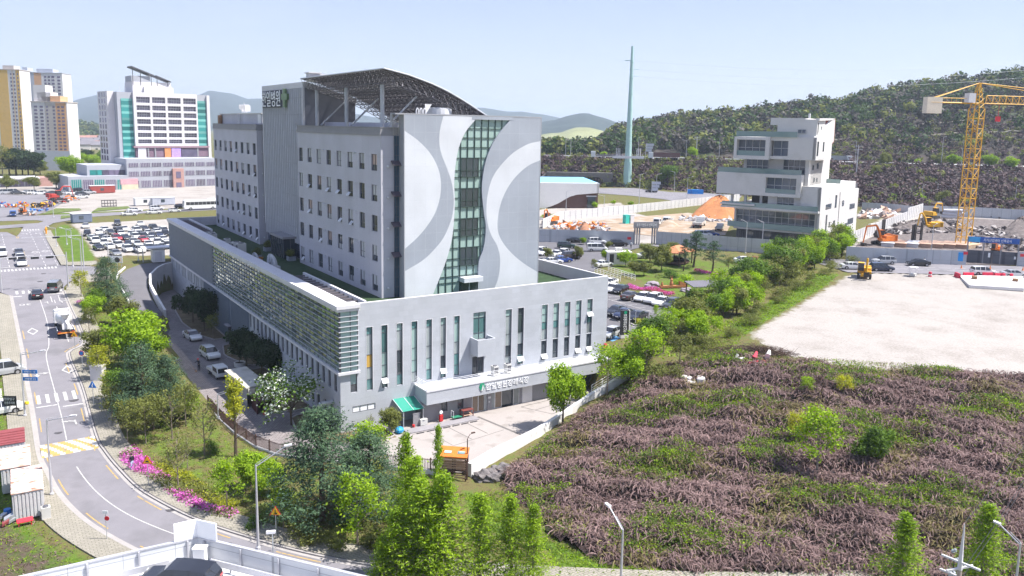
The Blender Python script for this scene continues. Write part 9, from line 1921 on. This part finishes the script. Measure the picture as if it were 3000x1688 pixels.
bred,bwhite=mat('barrier_red',(.60,.035,.075),.45,.08,2),mat('barrier_white',(.74,.72,.70),.5,.06,2)
for u,v,rz,lb,m,tl in((1890,1300,.3,'red barrier at the left end of the tumbled barriers',bred,.1),(1950,1330,.6,'white bulky barrier beside the left red one',bwhite,.4),(2010,1345,.2,'white barrier lying in the middle of the tumble',bwhite,.1),(2110,1325,1.0,'large red barrier tipped over a white one',bred,.7),(2110,1385,.1,'red barrier at the front of the tumble',bred,.05),(2200,1375,.9,'dark red barrier lying under the white end piece',bred,.2),(2235,1330,1.3,'white barrier standing on end at the right of the tumble',bwhite,1.1)):barrier(SG,u,v,rz,lb,m,tl)
for u,v,rz,lb,m in((1660,1090,.9,'red barrier tilted at the end of the road barrier row',bred),(1810,1085,AR,'pink red barrier left of the white SUV',bred),(2075,1085,AR,'pink red barrier in front of the white SUV',bred),(2240,1095,AR,'red barrier right of the white SUV',bred)):barrier(SF,u,v,rz,lb,m)
for u,v,lb in((1285,1080,'red and white drum at the lot edge by the white stand'),(2290,1100,'red and white drum between the barriers'),(2400,1105,'red and white drum near the silver saloon')):x,y,z=gp(SF,u,v);q=MB();q.lathe([(.34,0),(.32,.3)],n=12).lathe([(.32,.3),(.31,.5)],n=12,mi=1).lathe([(.31,.5),(.28,.95)],n=12);solo('traffic_drum',q,[bred,bwhite],lb,'drum',None,False,(x,y,z))
for k,(u,v)in enumerate(((1715,965),(2110,975),(2560,995))):x,y,z=gp(SF,u,v);q=MB();q.box(-.22,.22,-.22,.22,0,.05).lathe([(.17,.05),(.04,.75)],n=10);solo('traffic_cone',q,EO,f'orange cone, {ords[k]} from the left along the hoarding kerb','cone','cones by the hoarding',False,(x,y,z))
x,y,z=gp(SF,1050,1075);t=thing('guard_stand','white canopy stand on legs at the edge of the bare lot','stand',(x,y,z),.3);MB().box(-.9,.9,-.7,.7,1.7,1.85).build('canopy',cap,t);MB().box(-.7,.7,-.5,.5,.1,.6).build('base',ACM,t)
for sx in(-.75,.75):
 for sy in(-.55,.55):MB().tube((sx,sy,0),(sx,sy,1.7),.04,n=5).build('leg',cap,t)
sl_=[ground(*S5(u,v))[:2]for u,v in((1965,522),(2566,532),(2572,660),(2060,626))];q=MB();q.prism([tuple(p)for p in sl_][::-1],hz(*sl_[0])-.2,hz(*sl_[0])+.35)if np.cross(np.array(sl_[1])-sl_[0],np.array(sl_[2])-sl_[0])<0 else q.prism([tuple(p)for p in sl_],hz(*sl_[0])-.2,hz(*sl_[0])+.35);solo('concrete_slab',q,mat('slab_white',(.66,.64,.63),.8,.05,.5),'bright white concrete slab at the right edge of the bare lot','slab')
for u,v,lb in((2105,560,'left brick pallet on the white slab'),(2490,585,'right brick pallet on the white slab')):x,y,z=gp(S5,u,v);solo('brick_pallet',MB().box(-.6,.6,-.5,.5,.36,.45).box(-.55,.55,-.45,.45,.45,1.0),MATS['rust_brown'],lb,'pallet',None,False,(x,y,z),.4)
for u,v,s,lb in((1505,45,1.1,'upright white sack block on the bramble edge'),(1540,75,.9,'white sack lying in front of its neighbours'),(1610,55,1.2,'white sack block on the right of the three')):x,y,z=gp(S6,u,v);q=MB();q.box(-.6*s,.6*s,-.4*s,.4*s,0,.65*s);o=solo('white_sack',q,bwhite,lb,'sack','white sacks by the brambles',False,(x,y,z),u*.02);b=o.modifiers.new('round','BEVEL');b.width=.15;b.segments=3
r=np.random.default_rng(6);q=MB();c0_=np.array(gp(SG,2150,1240));
for k in range(900):
 p=c0_[:2]+np.array((.70,-.72))*r.normal()*3.0+np.array((.7,.7))*r.normal()*.8;a=r.uniform(0,3.1);L=r.uniform(.4,1.1);h=r.uniform(.05,1.0)*math.exp(-((p-c0_[:2])@(p-c0_[:2]))/16);q.tube((p[0]-L*math.cos(a),p[1]-L*math.sin(a),c0_[2]+h),(p[0]+L*math.cos(a),p[1]+L*math.sin(a),c0_[2]+h+r.normal()*.25),.025,.01,3,caps=False)
solo('brushwood_pile',q,mat('brushwood',(.085,.055,.045),.95,.3,2),'long dark brushwood pile at the corner of the bare lot','brushwood')
x,y,z=gp(SE,700,660);t=thing('pavilion','open timber pavilion with a terracotta roof among the garden pines','pavilion',(x,y,z),.3);rfm=mat('terracotta',(.50,.20,.10),.8,.1,2);m=MB();P4=[(-3.4,-2.6),(3.4,-2.6),(3.4,2.6),(-3.4,2.6)]
for i in range(4):a,b=P4[i],P4[(i+1)%4];m.slab([(*a,2.7),(*b,2.7),(b[0]*.3,0,3.9),(a[0]*.3,0,3.9)],(0,0,.1))
m.build('roof',rfm,t)
for sx in(-2.8,0,2.8):
 for sy in(-2.1,2.1):MB().box(sx-.1,sx+.1,sy-.1,sy+.1,0,2.75).build('post',dwd,t)
MB().box(-2.6,2.6,-1.9,1.9,.3,.42).build('floor',dwd,t)
x,y,z=gp(SG,1360,625);t=thing('carved_bench','long log bench with carved wooden figures in the garden','bench',(x,y,z),-.35);lw_=mat('carved_wood',(.40,.17,.07),.7,.2,2);MB().box(-2.6,2.6,-.35,.35,.15,.5).build('log',lw_,t)
MB().lathe([(.3,.5),(.34,.9),(.22,1.3),(.26,1.55),(.12,1.8)],(-.4,0,0),10).tube((-.5,0,1.7),(-.6,0,2.3),.07,.03,6).tube((-.3,0,1.7),(-.22,0,2.3),.07,.03,6).build('carved_figure',lw_,t);MB().lathe([(.2,.5),(.22,.8),(.1,1.2)],(-2.2,0,0),9).build('carved_figure',lw_,t);MB().slab([(1.2,-.3,.5),(2.6,-.3,.5),(2.4,-.3,.8),(1.1,-.3,1.3)][::-1],(0,.6,0)).build('carved_figure',lw_,t)
x,y,z=gp(SG,1160,610);rock(x,y,1.7,.9,.8,'big pale mauve boulder on the garden lawn',m=mat('boulder_mauve',(.24,.21,.24),.9,.2,1,bump=.4),seed=9);x,y,z=gp(SG,1480,655);rock(x,y,1.1,.7,.5,'flat pale boulder beside the dark shelter',m=MATS['boulder_mauve'],seed=10)
x,y,z=gp(SG,840,395);t=thing('ticket_booth','small white booth with dark posters beside the garden','booth',(x,y,z),-.5);MB().box(-2.3,2.3,-1.1,1.1,0,2.5).build('cabin',cap,t);MB().box(-2.6,2.6,-1.4,1.4,2.5,2.7).build('roof',bwhite,t);MB().box(-.6,1.9,-1.14,-1.1,1.1,2.1).build('window',gl_dark,t);MB().box(-2.1,-1.2,-1.16,-1.1,.4,2.2).build('poster',tl_m,t);MB().box(-.7,.7,-.6,.6,2.7,3.4).build('roof_unit',ACM,t)
x,y,z=gp(SG,1660,735);t=thing('dark_shelter','dark slate roofed shelter half hidden by the hedge bank','shelter',(x,y,z),-.3);m=MB();m.slab([(-3.2,-1.7,2.5),(3.2,-1.7,2.5),(3.2,1.7,2.9),(-3.2,1.7,2.9)],(0,0,.14));m.build('roof',mat('slate_roof',(.13,.125,.15),.7,.1),t)
for sx in(-2.9,2.9):
 for sy in(-1.4,1.4):MB().box(sx-.07,sx+.07,sy-.07,sy+.07,0,2.6).build('post',dwd,t)
MB().box(-2.8,2.8,1.3,1.36,0,1.4).build('back_panel',panel_d,t)
x,y,z=gp(SG,895,1095);hP=top_z(x,y,SG(0,835)[1])-z;t=thing('pylon_sign','tall black name pylon with white vertical lettering by the car park','sign',(x,y,z),to_right+.35);MB().box(-.62,.62,-.22,.22,0,hP*.12).build('plinth',whitewall,t);MB().box(-.6,.6,-.2,.2,hP*.12,hP).build('panel',tl_m,t);MB().box(.6,.72,-.22,.22,hP*.1,hP).build('edge',bwhite,t)
for k,ch in enumerate('한일병원장례식장'):text_fit('lettering',ch,MATS['sign_white'],(-.3,-.21,hP*(.80-.083*k)),(1,0,0),(0,0,1),.55,hP*.068,.02,t)
MB().lathe([(.24,0),(.24,.03)],n=14).xf(Matrix.Translation((0,-.2,hP*.93))@Matrix.Rotation(math.pi/2,4,'X')).build('emblem',MATS['emblem_green'],t)
x,y,z=gp(SG,1000,1030);h=top_z(x,y,SG(0,835)[1])-z;solo('flag_pole',MB().tube((0,0,0),(0,0,h),.05,.03,6),cap,'slim white pole beside the black name pylon','pole',None,False,(x,y,z));rr2=MB();a=np.array(gp(SG,745,470));b=np.array(gp(SG,1000,555));dd=b-a
for w3 in(0,3.2):
 o3=np.array((dd[1],-dd[0],0))/np.linalg.norm(dd[:2])*w3
 for f in np.linspace(0,1,9):p=a+dd*f+o3;rr2 .tube(p,p+np.array((0,0,1.1)),.04,n=5)
 for hh in(.4,.75,1.1):rr2 .tube(a+o3+np.array((0,0,hh)),b+o3+np.array((0,0,hh)),.035,n=5)
solo('ramp_railing',rr2,MATS['white_metal'],'white tube railings of the ramp between car park and garden','railing');sheet('disabled_bay',[ground(*SG(u,v))[:2]for u,v in((725,1110),(800,1075),(870,1095),(790,1130))],.02,mat('bay_blue',(.12,.30,.52),.8,.1),2)
isl=[ground(*SG(u,v))[:2]for u,v in((930,950),(1100,930),(1290,945),(1320,965),(1150,985),(1000,985))];sheet('kerbed_island',isl,.14,mat('island_grass',(.10,.13,.035),.95,.3,1),2,skirt=.3);k=MB();l=resample(np.array(isl+[isl[0]]),1.);strip(k,l,-.12,.12,.17);strip(k,l,-.12,-.121,.17,-.2);strip(k,l,.12,.121,.17,-.2);struct('kerb',k,concrete)
for u,v,lb,m in((2215,1110,'turquoise portable toilet by the white hoarding','toilet_teal'),(2215,1110,'','')):pass
x,y,z=gp(SS,1228,1125);solo('portable_toilet',MB().box(-.7,.7,-.7,.7,0,2.5).box(-.75,.75,-.75,.75,2.5,2.65),mat('toilet_teal',(.05,.50,.42),.5),'turquoise portable toilet by the white hoarding','toilet',None,False,(x,y,z));x,y,z=gp(SS,1280,1122);solo('portable_toilet',MB().box(-.7,.7,-.7,.7,0,2.5).box(-.75,.75,-.75,.75,2.5,2.65),cap,'pale grey portable toilet right of the turquoise one','toilet',None,False,(x,y,z))
for u,v,lb in((1950,805,'left blue water barrier at the junction'),(2000,808,'right blue water barrier at the junction')):x,y,z=gp(SS,u,v);solo('blue_barrier',MB().box(-2.4,2.4,-.5,.5,0,2.0),mat('barrier_blue',(.02,.22,.62),.5,.05),lb,'barrier',None,False,(x,y,z),to_right)
for S,u,v,lb in((SG,990,1165,'small red flag among the leaves at the terrace end'),(SG,700,1225,'small red flag behind the tree on the white wall')):x,y,z=gp(S,u,v);t=thing('red_flag',lb,'flag',(x,y,z-1));MB().tube((0,0,0),(0,0,2.2),.03,n=5).build('pole',galv,t);MB().slab([(0,0,1.5),(.8,.2,1.45),(.8,.2,2.05),(0,0,2.15)],(.02,-.04,0)).build('cloth',bred,t)
# the air
hm=bpy.data.materials.new('haze_air');hm.use_nodes=True;hn=hm.node_tree;hn.nodes.clear();ho=hn.nodes.new('ShaderNodeOutputMaterial');hv=hn.nodes.new('ShaderNodeVolumePrincipled')
hv.inputs['Color'].default_value=(.72,.84,1,1);hv.inputs['Density'].default_value=.00016;hv.inputs['Anisotropy'].default_value=.1;hn.links.new(hv.outputs['Volume'],ho.inputs['Volume'])
hb_=struct('haze',MB().box(-7000,7000,-2500,8000,-5,240),hm,'stuff')
